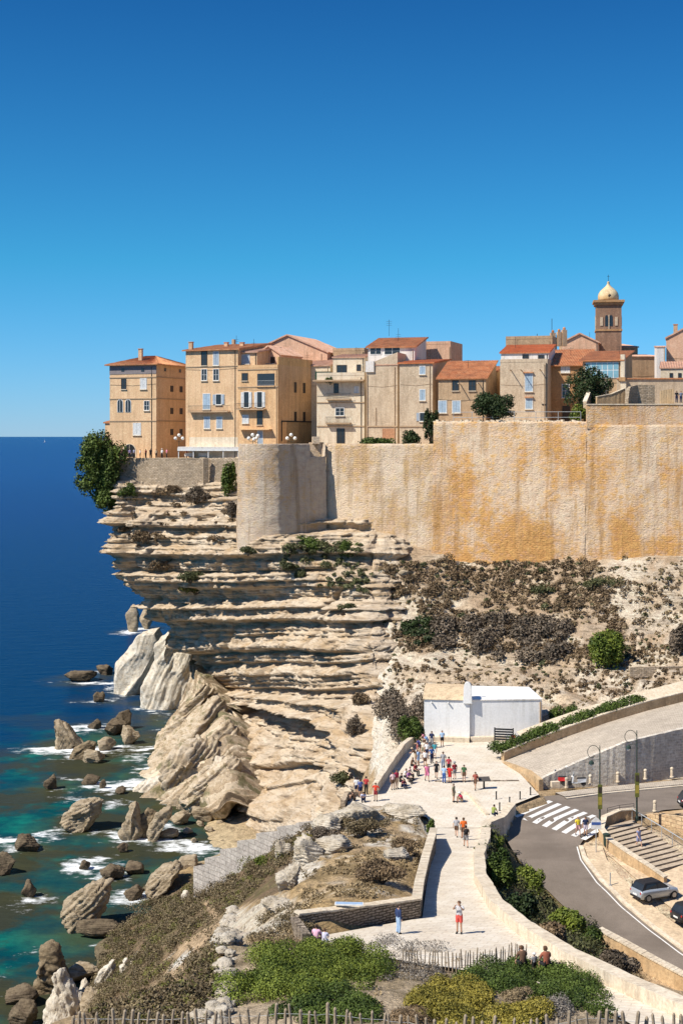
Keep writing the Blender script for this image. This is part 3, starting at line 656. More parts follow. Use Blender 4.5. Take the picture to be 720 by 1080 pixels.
crag('brown boulder tucked behind the leaning tan boulder', [(181,918),(190,906),(206,904),(208,912),(200,924),(186,926)], None, .9, "rock", 8, ax=(-.8,0,1))
B('dark flat rock in front of the leaning tan boulder', 128, 152, 936, 950, 'rock_dark', .1, 0, seed=33)
crag('pale pointed boulder standing at the seaward foot of the ridge', [(125,882),(131,868),(138,848),(143,848),(147,866),(150,880),(140,887)], None, .9, "rock", 9, amp=.08, strat=.08, ax=(1,0,.3))
crag('brown cracked boulder behind the pale pointed boulder', [(146,880),(146,862),(154,853),(165,858),(162,872),(158,884)], None, .9, "rock_brown", 10, ax=(.8,0,-.6))
crag('tan boulder standing on the shore at the near end of the ridge', [(155,885),(158,872),(166,858),(180,852),(181,862),(172,876),(162,888)], None, .9, "rock", 11, ax=(.8,0,-.6))
B('pale boulder lying on the pebble beach', 178, 200, 856, 871, 'rock', -.5, .3, seed=38)
B('flat slab at the water edge below the tan boulders', 167, 188, 876, 885, 'rock', 0, 0, seed=39)
crag('rounded cream rock mass at the front of the ridge', [(133,852),(138,836),(152,826),(172,822),(178,838),(170,852),(150,858)], 199, .8, "rock_white", 19, amp=.08, strat=.08, ax=(1,0,-.8))
crag('big brown rock bulge under the middle of the ridge', [(166,846),(170,818),(182,796),(204,782),(226,784),(240,800),(236,826),(222,846),(196,854)], 196, .7, "rock_dip", 17, amp=.10, strat=.10, ax=(1,0,-.8), freq=1.8)
crag('brown rock block beside the dark sea cave', [(196,862),(200,838),(214,812),(236,800),(250,812),(248,838),(236,846),(228,860)], 190, .6, "rock_dip", 18, amp=.12, strat=.10, ax=(1,0,-.8), freq=1.4)
B('flat tan rock on the beach in front of the cave', 200, 226, 852, 868, 'rock', .1, 0, seed=43)
B('small cream rock at the back of the beach', 226, 246, 850, 862, 'rock', .1, 0, seed=44)
LB = ['flat grey beach stone nearest the cave', 'small beach stone just below the flat tan rock', 'beach stone closest to the tan boulders', 'beach stone tucked under the cave block', 'pale beach stone highest up the pebble shore', 'lowest small stone at the water edge of the beach']
for i, (a, b2, c2, d2) in enumerate([(206,216,866,872),(214,226,872,879),(192,204,874,880),(226,238,866,873),(236,250,862,870),(200,208,884,889)]):
    B(LB[i], a, b2, c2, d2, 'rock', seed=60+i, group='stones on the beach')
crag('knobbly black and ochre rock stack rising near the bottom left', [(33,1046),(38,1028),(42,1010),(47,1001),(55,1004),(60,1016),(68,1034),(66,1050)], None, .9, "rock_brown", 12, amp=.22, strat=.05, ax=(.3,0,1))
B('dark shoulder of rock right of the knobbly stack', 56, 74, 1014, 1046, 'rock_dark', .5, 0, seed=46)
B('long dark slab in the water below the knobbly stack', 0, 42, 1042, 1062, 'rock_dark', -.3, .2, seed=47)
B('black rock at the bottom left corner', 2, 40, 1060, 1088, 'rock_dark', .1, 0, seed=48)
crag('tall fluted cream crag at the bottom left', [(42,1100),(46,1070),(54,1044),(59,1027),(66,1030),(74,1044),(84,1056),(90,1100)], None, .6, "rock_white", 13, amp=.07, strat=.06, ax=(1,0,.25), freq=1.8)
B('low brown slab behind the fluted crag', 62, 104, 1020, 1038, 'rock', .1, 0, seed=50)
B('pale grey boulder right of the fluted crag', 78, 98, 1034, 1060, 'rock_white', .6, 0, seed=51)
crag('upright cream fin of rock beside the scrub slope', [(97,1050),(99,1036),(108,1024),(120,1014),(120,1030),(112,1048),(104,1058)], None, .6, "rock_white", 14, amp=.08, strat=.10, ax=(1,0,-.7), freq=1.5)
crag('leaning cream slab below the upright fin', [(84,1088),(88,1068),(98,1052),(106,1054),(102,1072),(96,1090)], None, .6, "rock_white", 15, amp=.09, strat=.12, ax=(1,0,-.4), freq=1.5)
crag('row of thin cream blades poking from the scrub slope edge', [(124,1040),(127,1024),(132,1012),(136,1020),(145,1004),(142,1024),(134,1046)], 122, .5, "rock_white", 16, amp=.08, strat=.14, ax=(1,0,-.7), freq=2)
B('grey brown rock filling the gap under the fins', 66, 130, 1050, 1100, 'rock', .8, 0, seed=55)
B('dark drowned rock in the green shallows', 112, 138, 996, 1008, 'rock_dark', .1, 0, seed=56)
B('second drowned rock nearer the scrub slope', 102, 124, 1010, 1019, 'rock_dark', .1, 0, seed=57)
B('cream rock lump at the end of the slope trail', 190, 200, 940, 952, 'rock_white', .3, 0, seed=58, Z0=2.0)
B('rounded boulder resting on the slope under the fort wall', 588, 618, 617, 631, 'rock', .2, 0, seed=59, D=196, shore=False)
B('grey boulder on the slope near the top of the rock buttress', 416, 443, 600, 610, 'rock', .2, 0, seed=68, D=206, shore=False)

for lab, x, y, w_, h_, sd_ in (('broad white rock shelf at the forecourt edge of the outcrop', 376, 868, 64, 15, 301), ('white ledge at the left end of the outcrop', 345, 880, 40, 18, 302), ('long flat pale shelf on the right of the outcrop', 426, 864, 52, 11, 303),
  ('steep white rock face beside the top of the stepped wall', 324, 912, 44, 26, 304), ('lower white rock step below the steep white face', 303, 940, 30, 28, 305), ('pale rock in the middle of the outcrop hollow', 352, 902, 42, 15, 306), ('small pale rock behind the wide brown terrace bush', 418, 908, 34, 9, 307), ('white cracked rock at the upper edge of the stepped wall', 300, 905, 24, 18, 308), ('low pale shelf left of the seated pair in the court', 292, 965, 44, 12, 309)):
    q = G(x, y)
    if q is not None: B(lab, x-w_/2, x+w_/2, y-h_, y, 'rim', .2, 0, seed=sd_, D=q.y, deep=1.0, shore=False, strat=.22, cuts=16, sink=.5)

crag('upper pale slab of the fallen ridge, leaning seaward below the white blocks', [(158,800),(166,784),(200,742),(214,724),(224,732),(204,768),(180,800),(164,812)], 225, .8, 'rock_slab', 401, amp=.05, strat=.05, ax=(.8,0,-1), freq=2, shore=False)
crag('second pale slab of the fallen ridge with a dark recess above it', [(142,830),(154,808),(192,774),(226,742),(236,752),(218,782),(182,816),(152,838)], 213, .8, 'rock_slab', 402, amp=.05, strat=.05, ax=(.8,0,-1), freq=2, shore=False)
crag('third and longest slab of the fallen ridge, streaked with dry moss', [(146,848),(164,828),(202,798),(240,766),(250,778),(240,804),(202,836),(168,854)], 200, .8, 'rock_slab', 403, amp=.05, strat=.05, ax=(.8,0,-1), freq=2, shore=False)
crag('lowest slab of the fallen ridge over the sea cave', [(186,850),(204,828),(240,802),(254,808),(250,826),(222,840),(200,858)], 187, .8, 'rock_slab', 404, amp=.05, strat=.06, ax=(.8,0,-1), freq=2, shore=False)
# ---------------------------------------------------------------- sea
def sea():
    xs = np.concatenate([[-30000, -8000, -2500, -900, -400, -220], np.arange(-150, 12, .8), [40, 120, 400, 2000, 9000, 30000]])
    ys = np.concatenate([[-300, 20, 80], np.arange(110, 300, .8), np.geomspace(302, 1500, 90), [2500, 5000, 10000, 22000, 45000]])
    x, y = np.meshgrid(xs, ys); d = np.full(x.shape, 60.0)
    for sx, sy, r in SHORE: d = np.minimum(d, np.hypot(x-sx, (y-sy))-r)
    inside = (x > GX[0]) & (x < GX[-1]) & (y > GY[0]) & (y < GY[-1]); gzz = gZ(np.clip(x, GX[0], GX[-1]), np.clip(y, GY[0], GY[-1]))
    near = inside & (y < 200)
    # shallow fringe along the coast (world X of the waterline at each distance)
    sh = np.interp(y, [100, 120, 128, 144, 152, 168, 180, 192, 205, 220, 262, 280, 330, 400], [-30, -20, -19, -19, -18, -20, -22, -30, -30, -32, -34, -34, -20, -10])
    dc = sh-x; d = np.minimum(d, np.where(y < 330, np.maximum(dc, -2), 60))
    shal = sstep(45, 4, dc)*sstep(300, 175, y)
    I = np.arange(x.size).reshape(x.shape)
    Fc = np.stack([I[:-1, :-1].ravel(), I[:-1, 1:].ravel(), I[1:, 1:].ravel(), I[1:, :-1].ravel()], 1)
    m, nt, b = newmat('sea_water'); g = N(nt, 'ShaderNodeNewGeometry').outputs['Position']
    a = N(nt, 'ShaderNodeAttribute', attribute_name='shore').outputs['Fac']; s2 = N(nt, 'ShaderNodeAttribute', attribute_name='shallow').outputs['Fac']
    big = noise(nt, g, .035, 5, .6); mid = noise(nt, g, .16, 6, .6); pat = noise(nt, g, .09, 7, .6)
    sp = N(nt, 'ShaderNodeSeparateXYZ'); nt.links.new(g, sp.inputs[0])
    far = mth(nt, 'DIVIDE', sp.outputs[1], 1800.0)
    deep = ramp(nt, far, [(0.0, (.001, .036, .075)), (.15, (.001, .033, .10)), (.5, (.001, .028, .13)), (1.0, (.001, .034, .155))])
    teal = ramp(nt, mid, [(.35, (.002, .038, .055)), (.5, (.002, .062, .07)), (.64, (.006, .13, .105))])
    shal_c = mixc(nt, ramp(nt, pat, [(.44, 0.0), (.54, 1.0)]), teal, (.035, .040, .028))          # weed and rock seen through clear water
    ff = mth(nt, 'ADD', s2, mth(nt, 'MULTIPLY', mth(nt, 'SUBTRACT', big, .5), 1.2))
    c = mixc(nt, ramp(nt, ff, [(.18, 0.0), (.62, 1.0)]), deep, shal_c)
    edge = ramp(nt, mth(nt, 'DIVIDE', a, 6.0), [(0.0, .75), (1.0, 0.0)])
    c = mixc(nt, mth(nt, 'MULTIPLY', edge, ramp(nt, mid, [(.4, .3), (.6, 1.0)])), c, (.055, .055, .022))
    # foam
    fn = noise(nt, coords(nt, (.8, 1.3, 1)), .55, 9, .72); fb = noise(nt, g, .10, 3, .5)
    th = mth(nt, 'ADD', mth(nt, 'MULTIPLY', a, -.040), mth(nt, 'MULTIPLY', mth(nt, 'SUBTRACT', fb, .47), 1.5))
    fo = mth(nt, 'ADD', fn, mth(nt, 'MAXIMUM', th, -1.0))
    foam = ramp(nt, fo, [(.56, 0.0), (.62, .25), (.74, 1.0)])
    c = mixc(nt, foam, c, (.80, .83, .84)); nt.links.new(c, b.inputs['Base Color'])
    nt.links.new(ramp(nt, foam, [(0, .22), (1, .9)]), b.inputs['Roughness']); b.inputs['Specular IOR Level'].default_value = .03; b.inputs['IOR'].default_value = 1.12
    w1 = noise(nt, coords(nt, (.35, 1.0, 1), (0, 0, .25)), .35, 8, .62)
    bump(nt, b, w1, .75, .9)
    me = npmesh('sea', np.stack([x.ravel(), y.ravel(), np.zeros(x.size)], 1), Fc, True, {'shore': np.clip(d, 0, 60).ravel(), 'shallow': shal.ravel()})
    tag(link('sea', me, m), kind='structure')
sea()
# ================================================================ WALLS AND BUILDINGS
def resample(pts, n):
    pts = np.array([tuple(p) for p in pts], float); d = np.r_[0, np.cumsum(np.linalg.norm(np.diff(pts, axis=0), axis=1))]
    t = np.linspace(0, d[-1], n); return np.stack([np.interp(t, d, pts[:, i]) for i in range(pts.shape[1])], 1)
def offset(pts, o):
    pts = np.array([tuple(p)[:2] for p in pts]); t = np.gradient(pts, axis=0); t /= np.linalg.norm(t, axis=1)[:, None]+1e-9
    return pts+np.stack([-t[:, 1], t[:, 0]], 1)*o
def wall_line(name, label, cat, top, thick, h, mat, n=40, jit=.03, side=1, cap=None, base=None, group=None, seed=0, kind=None, parent=None):
    """a wall along a line of top points (world), its thickness on the side 'side', its foot h below"""
    T = resample(top, n); O = offset(T, thick*side); rng = np.random.default_rng(seed)
    jz = rng.uniform(-jit, jit, n); jo = rng.uniform(-jit, jit, (n, 2))
    hh = h if not callable(h) else np.array([h(i/(n-1)) for i in range(n)])
    V = np.concatenate([np.c_[T[:, :2], T[:, 2]-hh], np.c_[T[:, :2]+jo, T[:, 2]+jz], np.c_[O+jo, T[:, 2]+jz*.5], np.c_[O, T[:, 2]-hh]])
    Fc = []
    for i in range(n-1):
        for k in range(4):
            k2 = (k+1) % 4; Fc.append((k*n+i, k*n+i+1, k2*n+i+1, k2*n+i))
    me = bpy.data.meshes.new(name); me.from_pydata([tuple(map(float, v)) for v in V], [], Fc+[(0, n, 2*n, 3*n), (n-1, 4*n-1, 3*n-1, 2*n-1)])
    bm = bmesh.new(); bm.from_mesh(me); bmesh.ops.recalc_face_normals(bm, faces=bm.faces); bm.to_mesh(me); bm.free()
    o = link(name, me, mat, parent); tag(o, label, cat, group, kind)
    if cap:                                       # coping stones laid on top
        c = MB(); O1 = offset(T, -.06*side); O2 = offset(T, (thick+.06)*side)
        for i in range(n-1):
            z0, z1 = T[i, 2]+.034, T[i+1, 2]+.034; q = rng.uniform(-.012, .012); g = .03
            a, b_ = (O1[i]*(1-g)+O1[i+1]*g), (O1[i+1]*(1-g)+O1[i]*g); c_, d_ = (O2[i+1]*(1-g)+O2[i]*g), (O2[i]*(1-g)+O2[i+1]*g)
            B4 = [(*a, z0), (*b_, z1), (*c_, z1), (*d_, z0)]
            c.hexa(B4, [(p[0], p[1], p[2]+.10+q) for p in B4])
        c.build('coping', cap, o)
    return o
# ---- fort wall
def wallmat(name, c_pale, c_och, c_gray, ochre=.5, holes=True):
    m, nt, b = newmat(name); v = coords(nt); vr = coords(nt, (1, 1, .10)); v3 = coords(nt, (1, 1, 1.6))
    n1 = noise(nt, v, .11, 6, .6); n2 = noise(nt, vr, .45, 6, .6); n3 = noise(nt, v3, 1.1, 9, .72); n4 = noise(nt, v3, 3.4, 6, .7)
    f = mth(nt, 'ADD', mth(nt, 'MULTIPLY', n1, .9), mth(nt, 'MULTIPLY', n2, .45)); f = mth(nt, 'ADD', f, mth(nt, 'MULTIPLY', n3, .8)); f = mth(nt, 'SUBTRACT', f, .22)
    c = ramp(nt, f, [(.85-ochre*.14, c_pale), (.93-ochre*.14, tuple((a+b_)/2 for a, b_ in zip(c_pale, c_och))), (1.02-ochre*.14, c_och)])
    c = mixc(nt, ramp(nt, noise(nt, vr, .22, 7, .65), [(.54, 0.0), (.66, .55)]), c, c_gray)
    c = mixc(nt, .55, c, ramp(nt, n3, [(.3, .25), (.7, .75)]), 'OVERLAY')
    if holes: c = mixc(nt, ramp(nt, n4, [(.33, .7), (.40, 0.0)]), c, (.28, .17, .09))
    c = mixc(nt, ramp(nt, noise(nt, coords(nt, (.6, .6, .04)), .9, 6, .7), [(.52, 0.0), (.64, .6)]), c, tuple(x*.62 for x in c_och))
    nt.links.new(c, b.inputs['Base Color']); b.inputs['Roughness'].default_value = .95; b.inputs['Specular IOR Level'].default_value = .05
    sp = N(nt, 'ShaderNodeSeparateXYZ'); nt.links.new(v, sp.inputs[0]); cb = N(nt, 'ShaderNodeCombineXYZ'); nt.links.new(sp.outputs[0], cb.inputs[0]); nt.links.new(mth(nt, 'ADD', sp.outputs[2], mth(nt, 'MULTIPLY', n3, .3)), cb.inputs[1])
    br = N(nt, 'ShaderNodeTexBrick'); nt.links.new(cb.outputs[0], br.inputs['Vector']); br.inputs['Scale'].default_value = 1; br.inputs['Brick Width'].default_value = .7; br.inputs['Row Height'].default_value = .32; br.inputs['Mortar Size'].default_value = .035
    bm_ = mth(nt, 'MULTIPLY', br.outputs['Fac'], ramp(nt, n1, [(.45, 0.0), (.6, 1.0)]))
    c2 = mixc(nt, mth(nt, 'MULTIPLY', bm_, .13), c, (.25, .16, .09)); nt.links.new(c2, b.inputs['Base Color'])
    bump(nt, b, mth(nt, 'SUBTRACT', mth(nt, 'ADD', mth(nt, 'MULTIPLY', n4, 1.6), n3), mth(nt, 'MULTIPLY', bm_, .25)), 1.0, .16); return m
M['fort'] = wallmat('ochre_fort_render', (.72, .56, .40), (.66, .36, .13), (.62, .51, .39), .48)
M['fort_pale'] = wallmat('pale_fort_render', (.72, .58, .43), (.60, .40, .21), (.60, .48, .36), .34)
M['bastion'] = wallmat('bastion_render', (.62, .51, .39), (.54, .36, .20), (.42, .35, .28), .15, False)
M['rubble'] = brickmat('coursed_rubble', (.50, .40, .29), (.36, .28, .19), (.26, .20, .14), .55, .24)
M['rubble_grey'] = brickmat('grey_rubble', (.62, .56, .47), (.44, .39, .33), (.66, .60, .51), .6, .26)
M['rubble_dark_and_shade'] = brickmat('dark_drystone_and_shade', (.38, .31, .235), (.25, .20, .15), (.09, .07, .05), .4, .14)  # dry stone walls; also laid on the stair faces to paint their shade
M['pale_stone'] = plaster('pale_coping_stone', (.66, .57, .45), (.52, .42, .30), patch=.5)
M['stone_tan'] = plaster('tan_stone', (.52, .38, .23), (.42, .27, .14), patch=.6)
def fortwall(name, label, pts, ytop, mat, thick=1.5, foot=4, seed=0, nx=160, nz=60):
    """pts (px, D, ybase): battered curtain wall, face densely meshed with shallow wear"""
    T = np.array([(*P(px, ytop, D)[:3], P(px, yb, D)[2]-foot) for px, D, yb in pts]); T = resample(T, nx)
    t = np.gradient(T[:, :2], axis=0); t /= np.linalg.norm(t, axis=1)[:, None]; nrm = np.stack([t[:, 1], -t[:, 0]], 1)
    v = np.linspace(0, 1, nz); zt, zb = T[:, 2], T[:, 3]
    Z = zt[None, :]*(1-v[:, None])+zb[None, :]*v[:, None]; hgt = (zt[None, :]-Z)
    X = T[None, :, 0]+nrm[None, :, 0]*hgt*.05; Y = T[None, :, 1]+nrm[None, :, 1]*hgt*.05
    e = fbm(X*.35, Y*.35, Z*.35, seed, 4)*.16+fbm(X*2.2, Y*2.2, Z*2.2, seed+3, 2)*.07; e *= sstep(0, .03, v)[:, None]
    X = X+nrm[None, :, 0]*e; Y = Y+nrm[None, :, 1]*e
    back = T[:, :2]-nrm*thick
    X = np.vstack([back[:, 0], X]); Y = np.vstack([back[:, 1], Y]); Z = np.vstack([zt, Z]); X = np.vstack([back[:, 0], X]); Y = np.vstack([back[:, 1], Y]); Z = np.vstack([zb, Z])
    Z[1:3] += fbm(T[:, 0]*1.5, T[:, 1]*1.5, 0, seed+9, 3)[None, :]*.09
    n_ = Z.shape[0]; I = np.arange(n_*nx).reshape(n_, nx)
    Fc = np.stack([I[:-1, :-1].ravel(), I[1:, :-1].ravel(), I[1:, 1:].ravel(), I[:-1, 1:].ravel()], 1)
    o = link(name, npmesh(name, np.stack([X.ravel(), Y.ravel(), Z.ravel()], 1), Fc), mat); tag(o, label, 'wall'); return o
fortwall('fort_wall', 'tall ochre stained curtain wall of the citadel under the olive trees', [(457,213.4,583),(500,210.5,584),(560,206.5,588),(618,203,585)], 445, M['fort'], seed=3, nx=220, nz=90, foot=5)
fortwall('fort_wall', 'right hand stretch of curtain wall with orange and pink streaks below the terraces', [(617.8,203.05,585),(660,201,584),(730,198.5,580),(800,197,580)], 448, M['fort'], seed=8, foot=5)
fortwall('fort_wall', 'lower paler curtain wall with pitted masonry between bastion and ochre wall', [(336,224,566),(345,222.5,572),(400,218,580),(457.6,214.3,584)], 468, M['fort_pale'], seed=5, nx=180, foot=6)
fortwall('fort_wall', 'low coursed stone wall under the crowded viewing terrace', [(125,250,516),(150,248.5,516),(186,246,512),(245,243,508),(262,240,508)], 483, M['rubble'], seed=6, foot=5, thick=1)
tag(MB().box(P(217, 500, 243.3)[:], (.9, .5, 5.4), R(15)).build('buttress', M['rubble']), 'narrow squared buttress on the low stone wall of the terrace', 'buttress')
# bastion: round nose on the left, long flat shaded flank on the right
def bastion():
    D0 = 216
    pts = []
    c = P(283, 468, 220.5); r = 4.75
    for a in np.linspace(200, 292, 40): pts.append((c.x+r*math.cos(R(a)), c.y+r*math.sin(R(a))))
    q = P(343, 468, 221.5); pts += [tuple(np.array(pts[-1])*(1-t)+np.array((q.x, q.y))*t) for t in np.linspace(.04, 1, 46)]
    pts = np.array(pts); t = np.gradient(pts, axis=0); t /= np.linalg.norm(t, axis=1)[:, None]; nr = np.stack([t[:, 1], -t[:, 0]], 1)
    zt, zb = 50-9/F*218, 32.0; nz = 90; v = np.linspace(0, 1, nz); n = len(pts)
    Z = np.repeat((zt*(1-v)+zb*v)[:, None], n, 1); h = zt-Z
    X = pts[None, :, 0]+nr[None, :, 0]*h*.03; Y = pts[None, :, 1]+nr[None, :, 1]*h*.03
    e = fbm(X*.5, Y*.5, Z*.5, 4, 4)*.12+fbm(X*2, Y*2, Z*2, 5, 2)*.05; X += nr[None, :, 0]*e; Y += nr[None, :, 1]*e
    notch = (np.arange(n) > n-17) & (np.arange(n) < n-1)
    bx = pts[:, 0]-nr[:, 0]*.8; by = pts[:, 1]-nr[:, 1]*.8
    X = np.vstack([bx, bx, X]); Y = np.vstack([by, by, Y]); Z = np.vstack([np.full(n, zb), np.full(n, zt), Z])
    for k in range(n):
        if notch[k]: Z[1:, k] = np.minimum(Z[1:, k], zt-2.0)
    I = np.arange(X.size).reshape(X.shape)
    Fc = np.stack([I[:-1, :-1].ravel(), I[1:, :-1].ravel(), I[1:, 1:].ravel(), I[:-1, 1:].ravel()], 1)
    o = link('bastion', npmesh('bastion', np.stack([X.ravel(), Y.ravel(), Z.ravel()], 1), Fc), M['bastion'])
    tag(o, 'rounded grey bastion jutting from the citadel wall, its right flank in shade', 'bastion')
    fl = MB().prism([(pts[0][0], pts[0][1]+.5)]+[tuple(p) for p in pts[6:-17:3]]+[(q.x-2.4, q.y+1), (q.x-2.4, q.y+9), (pts[0][0]+1, q.y+9)], zt-1.15, zt-1.0).build('terrace_floor', M['stone_tan'], o)
    MB().box((q.x-1.4, q.y+1.2, zt-.9), (2.3, .5, 2.2), R(8)).build('merlon', M['fort_pale'], o)
    MB().box((q.x-1.5, q.y+.6, zt+.55), (1.1, .9, 1.1), R(8)).build('sentry_block', M['fort_pale'], o)
bastion()
def rubble_coping(label, pts, seed):
    L = resample([tuple(P(*q)) for q in pts], 400); rng = random.Random(seed); mb = MB(); d = 0; i = 0
    while i < 396:
        k = rng.randint(3, 9); p = L[min(399, i+k//2)]; q = L[min(399, i+k)]-L[i]; ln = float(np.linalg.norm(q[:2]))*.93; h = rng.uniform(.12, .42)
        mb.box((p[0]+rng.uniform(-.05, .05), p[1]+.55, p[2]+h/2-.06), (ln, rng.uniform(.7, 1.0), h), math.atan2(q[1], q[0])+rng.uniform(-.05, .05)); i += k
    tag(mb.build('coping', M['pale_stone']), label, 'coping')
rubble_coping('ragged row of pale loose stones topping the tall ochre wall', [(458,445,213.6),(500,445,210.7),(560,445,206.8),(616,445,203.3)], 5)
# platform the town stands on, behind the walls
ptop = MB().prism([P(118,459,262).xy[:], P(127,459,250.6).xy[:], P(240,459,244).xy[:], P(262,459,241).xy[:], P(262,459,230).xy[:], P(335,459,226).xy[:], P(400,459,219.5).xy[:], P(456,459,215.5).xy[:], P(458,459,240).xy[:], P(458,459,330).xy[:], P(180,459,330).xy[:]], 40, [46.0]*11)
tag(ptop.build('town_pavement', M['stone_tan']), kind='structure')
ptop = MB().prism([P(459,459,214.5).xy[:], P(560,459,208).xy[:], P(618,459,204.5).xy[:], P(740,459,199.8).xy[:], P(900,459,197).xy[:], P(900,459,330).xy[:], P(459,459,330).xy[:]], 36, [51.3]*7)
tag(ptop.build('upper_town_pavement', M['stone_tan']), kind='structure')

# ---------------------------------------------------------------- house kit
class Face:
    """a vertical facade plane seen between two columns of the photograph"""
    def __init__(s, x0, x1, D0, ang):
        s.a = R(ang); s.t = Vector((math.cos(s.a), -math.sin(s.a))); s.n = Vector((-math.sin(s.a), -math.cos(s.a)))
        s.o = Vector(((x0-360)/F*D0, D0)); s.w = s.hit(x1)
    def hit(s, px):
        k = (px-360)/F                         # (o + t*u).x = k*(o + t*u).y
        return (k*s.o.y-s.o.x)/(s.t.x-k*s.t.y)
    def z(s, u, py): return H-K(py)*(s.o.y+s.t.y*u)
    def pt(s, u, z, out=0.0): q = s.o+s.t*u+s.n*out; return Vector((q.x, q.y, z))
    def boxu(s, mb, u0, u1, z0, z1, o0, o1):
        mb.hexa([s.pt(u0, z0, o1), s.pt(u1, z0, o1), s.pt(u1, z0, o0), s.pt(u0, z0, o0)], [s.pt(u0, z1, o1), s.pt(u1, z1, o1), s.pt(u1, z1, o0), s.pt(u0, z1, o0)]); return mb
    def box(s, mb, x0, x1, y0, y1, o0, o1):    # pixel rectangle, y0 upper
        u0, u1 = s.hit(x0), s.hit(x1); return s.boxu(mb, u0, u1, s.z((u0+u1)/2, y1), s.z((u0+u1)/2, y0), o0, o1)
def side_face(f, depth):
    g = Face.__new__(Face); g.a = f.a; g.t = -f.n; g.n = f.t; q = f.o+f.t*f.w; g.o = q; g.w = depth; return g
def window(f, par, x0, x1, y0, y1, style='dark', arch=False, label=None, sill=True):
    mb = MB(); u0, u1 = f.hit(x0), f.hit(x1); um = (u0+u1)/2; z1, z0 = f.z(um, y0), f.z(um, y1); t = .09
    fm = {'dark': 'frame_dark', 'white': 'frame_white', 'blue': 'frame_white', 'grey': 'frame_white', 'pale': 'frame_white', 'void': 'frame_dark'}[style[:5].strip('_') if style[:4] != 'grey' else 'grey']
    for a, b_, c, d in ((u0-t, u0, z0-t, z1+t), (u1, u1+t, z0-t, z1+t), (u0, u1, z1, z1+t), (u0, u1, z0-t, z0)): f.boxu(mb, a, b_, c, d, -.1, .07)
    if style in ('dark', 'white') and u1-u0 > .5:
        f.boxu(mb, um-.03, um+.03, z0, z1, -.1, .045); f.boxu(mb, u0, um-.03, (z0+z1)/2-.02, (z0+z1)/2+.02, -.1, .045); f.boxu(mb, um+.03, u1, (z0+z1)/2-.02, (z0+z1)/2+.02, -.1, .045)
    w_ = mb.build('window', M[fm], par)
    if label: w_['label'] = label
    f.boxu(MB(), u0, u1, z0, z1, -.1, .02).build('pane', M['glass_dark'], w_)
    if sill:
        f.boxu(MB(), u0-.18, u1+.18, z0-t-.12, z0-t-.005, -.1, .2).build('sill', M['pale_stone'], w_)
    sm = {'blue': 'blue', 'grey': 'greyblue', 'pale': 'palewhite'}.get(style.split('_')[0])
    if sm:
        opened = style.endswith('_open')
        hw = (u1-u0)/2
        for sgn in (-1, 1):
            mb = MB()
            a = (u0-t-hw-.02 if sgn < 0 else u1+t+.02) if opened else (u0 if sgn < 0 else um+.015)
            wdt = hw if opened else hw-.015; o_ = .09 if opened else .035
            f.boxu(mb, a, a+wdt, z0, z1, .01, o_)
            n = max(4, int((z1-z0)/.16))
            for k in range(n):
                zz_ = z0+(z1-z0)*(k+.3)/n; f.boxu(mb, a+.05, a+wdt-.05, zz_, zz_+(z1-z0)/n*.5, o_, o_+.03)
            mb.build('shutter', M[sm], w_)
    return w_
def arch_window(f, par, x0, x1, y0, y1, glass='glass_dark', frame='frame_white'):
    u0, u1 = f.hit(x0), f.hit(x1); um = (u0+u1)/2; z1, z0 = f.z(um, y0), f.z(um, y1); r = (u1-u0)/2; zc = z1-r
    out = [(u0, z0), (u1, z0)]+[(um+r*math.cos(a), zc+r*math.sin(a)) for a in np.linspace(0, math.pi, 11)]
    def plate(pts, o0, o1):
        mb = MB(); n = len(pts); vs = [f.pt(u, z, o0) for u, z in pts]+[f.pt(u, z, o1) for u, z in pts]
        return mb.add(vs, [tuple(range(n)), tuple(range(2*n-1, n-1, -1))]+[(i, (i+1) % n, n+(i+1) % n, n+i) for i in range(n)])
    big = [(um+(u-um)*1.18, z0+(z-z0)*1.07-.06) for u, z in out]
    w_ = plate(big, -.1, .06).build('window', M[frame], par); plate(out, -.1, .08).build('pane', M[glass], w_)
    f.boxu(MB(), um-.03, um+.03, z0, z1-.05, .06, .11).build('mullion', M[frame], w_)
    return w_
def balcony(f, par, x0, x1, y, out=.9, rail=True, h=1.0, slab='cornice'):
    u0, u1 = f.hit(x0), f.hit(x1); z = f.z((u0+u1)/2, y)
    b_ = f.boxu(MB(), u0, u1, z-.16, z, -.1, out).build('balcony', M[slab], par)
    if rail:
        mb = MB(); r = .025
        for zz_ in (z+h, z+.12): mb.tube([f.pt(u0+.04, zz_, 0), f.pt(u0+.04, zz_, out-.05), f.pt(u1-.04, zz_, out-.05), f.pt(u1-.04, zz_, 0)], r, 5)
        for u in np.arange(u0+.04, u1, .16): mb.tube([f.pt(u, z, out-.05), f.pt(u, z+h, out-.05)], .014, 4)
        mb.build('railing', M['iron'] if slab == 'cornice' else M['rail'], b_)
    return b_
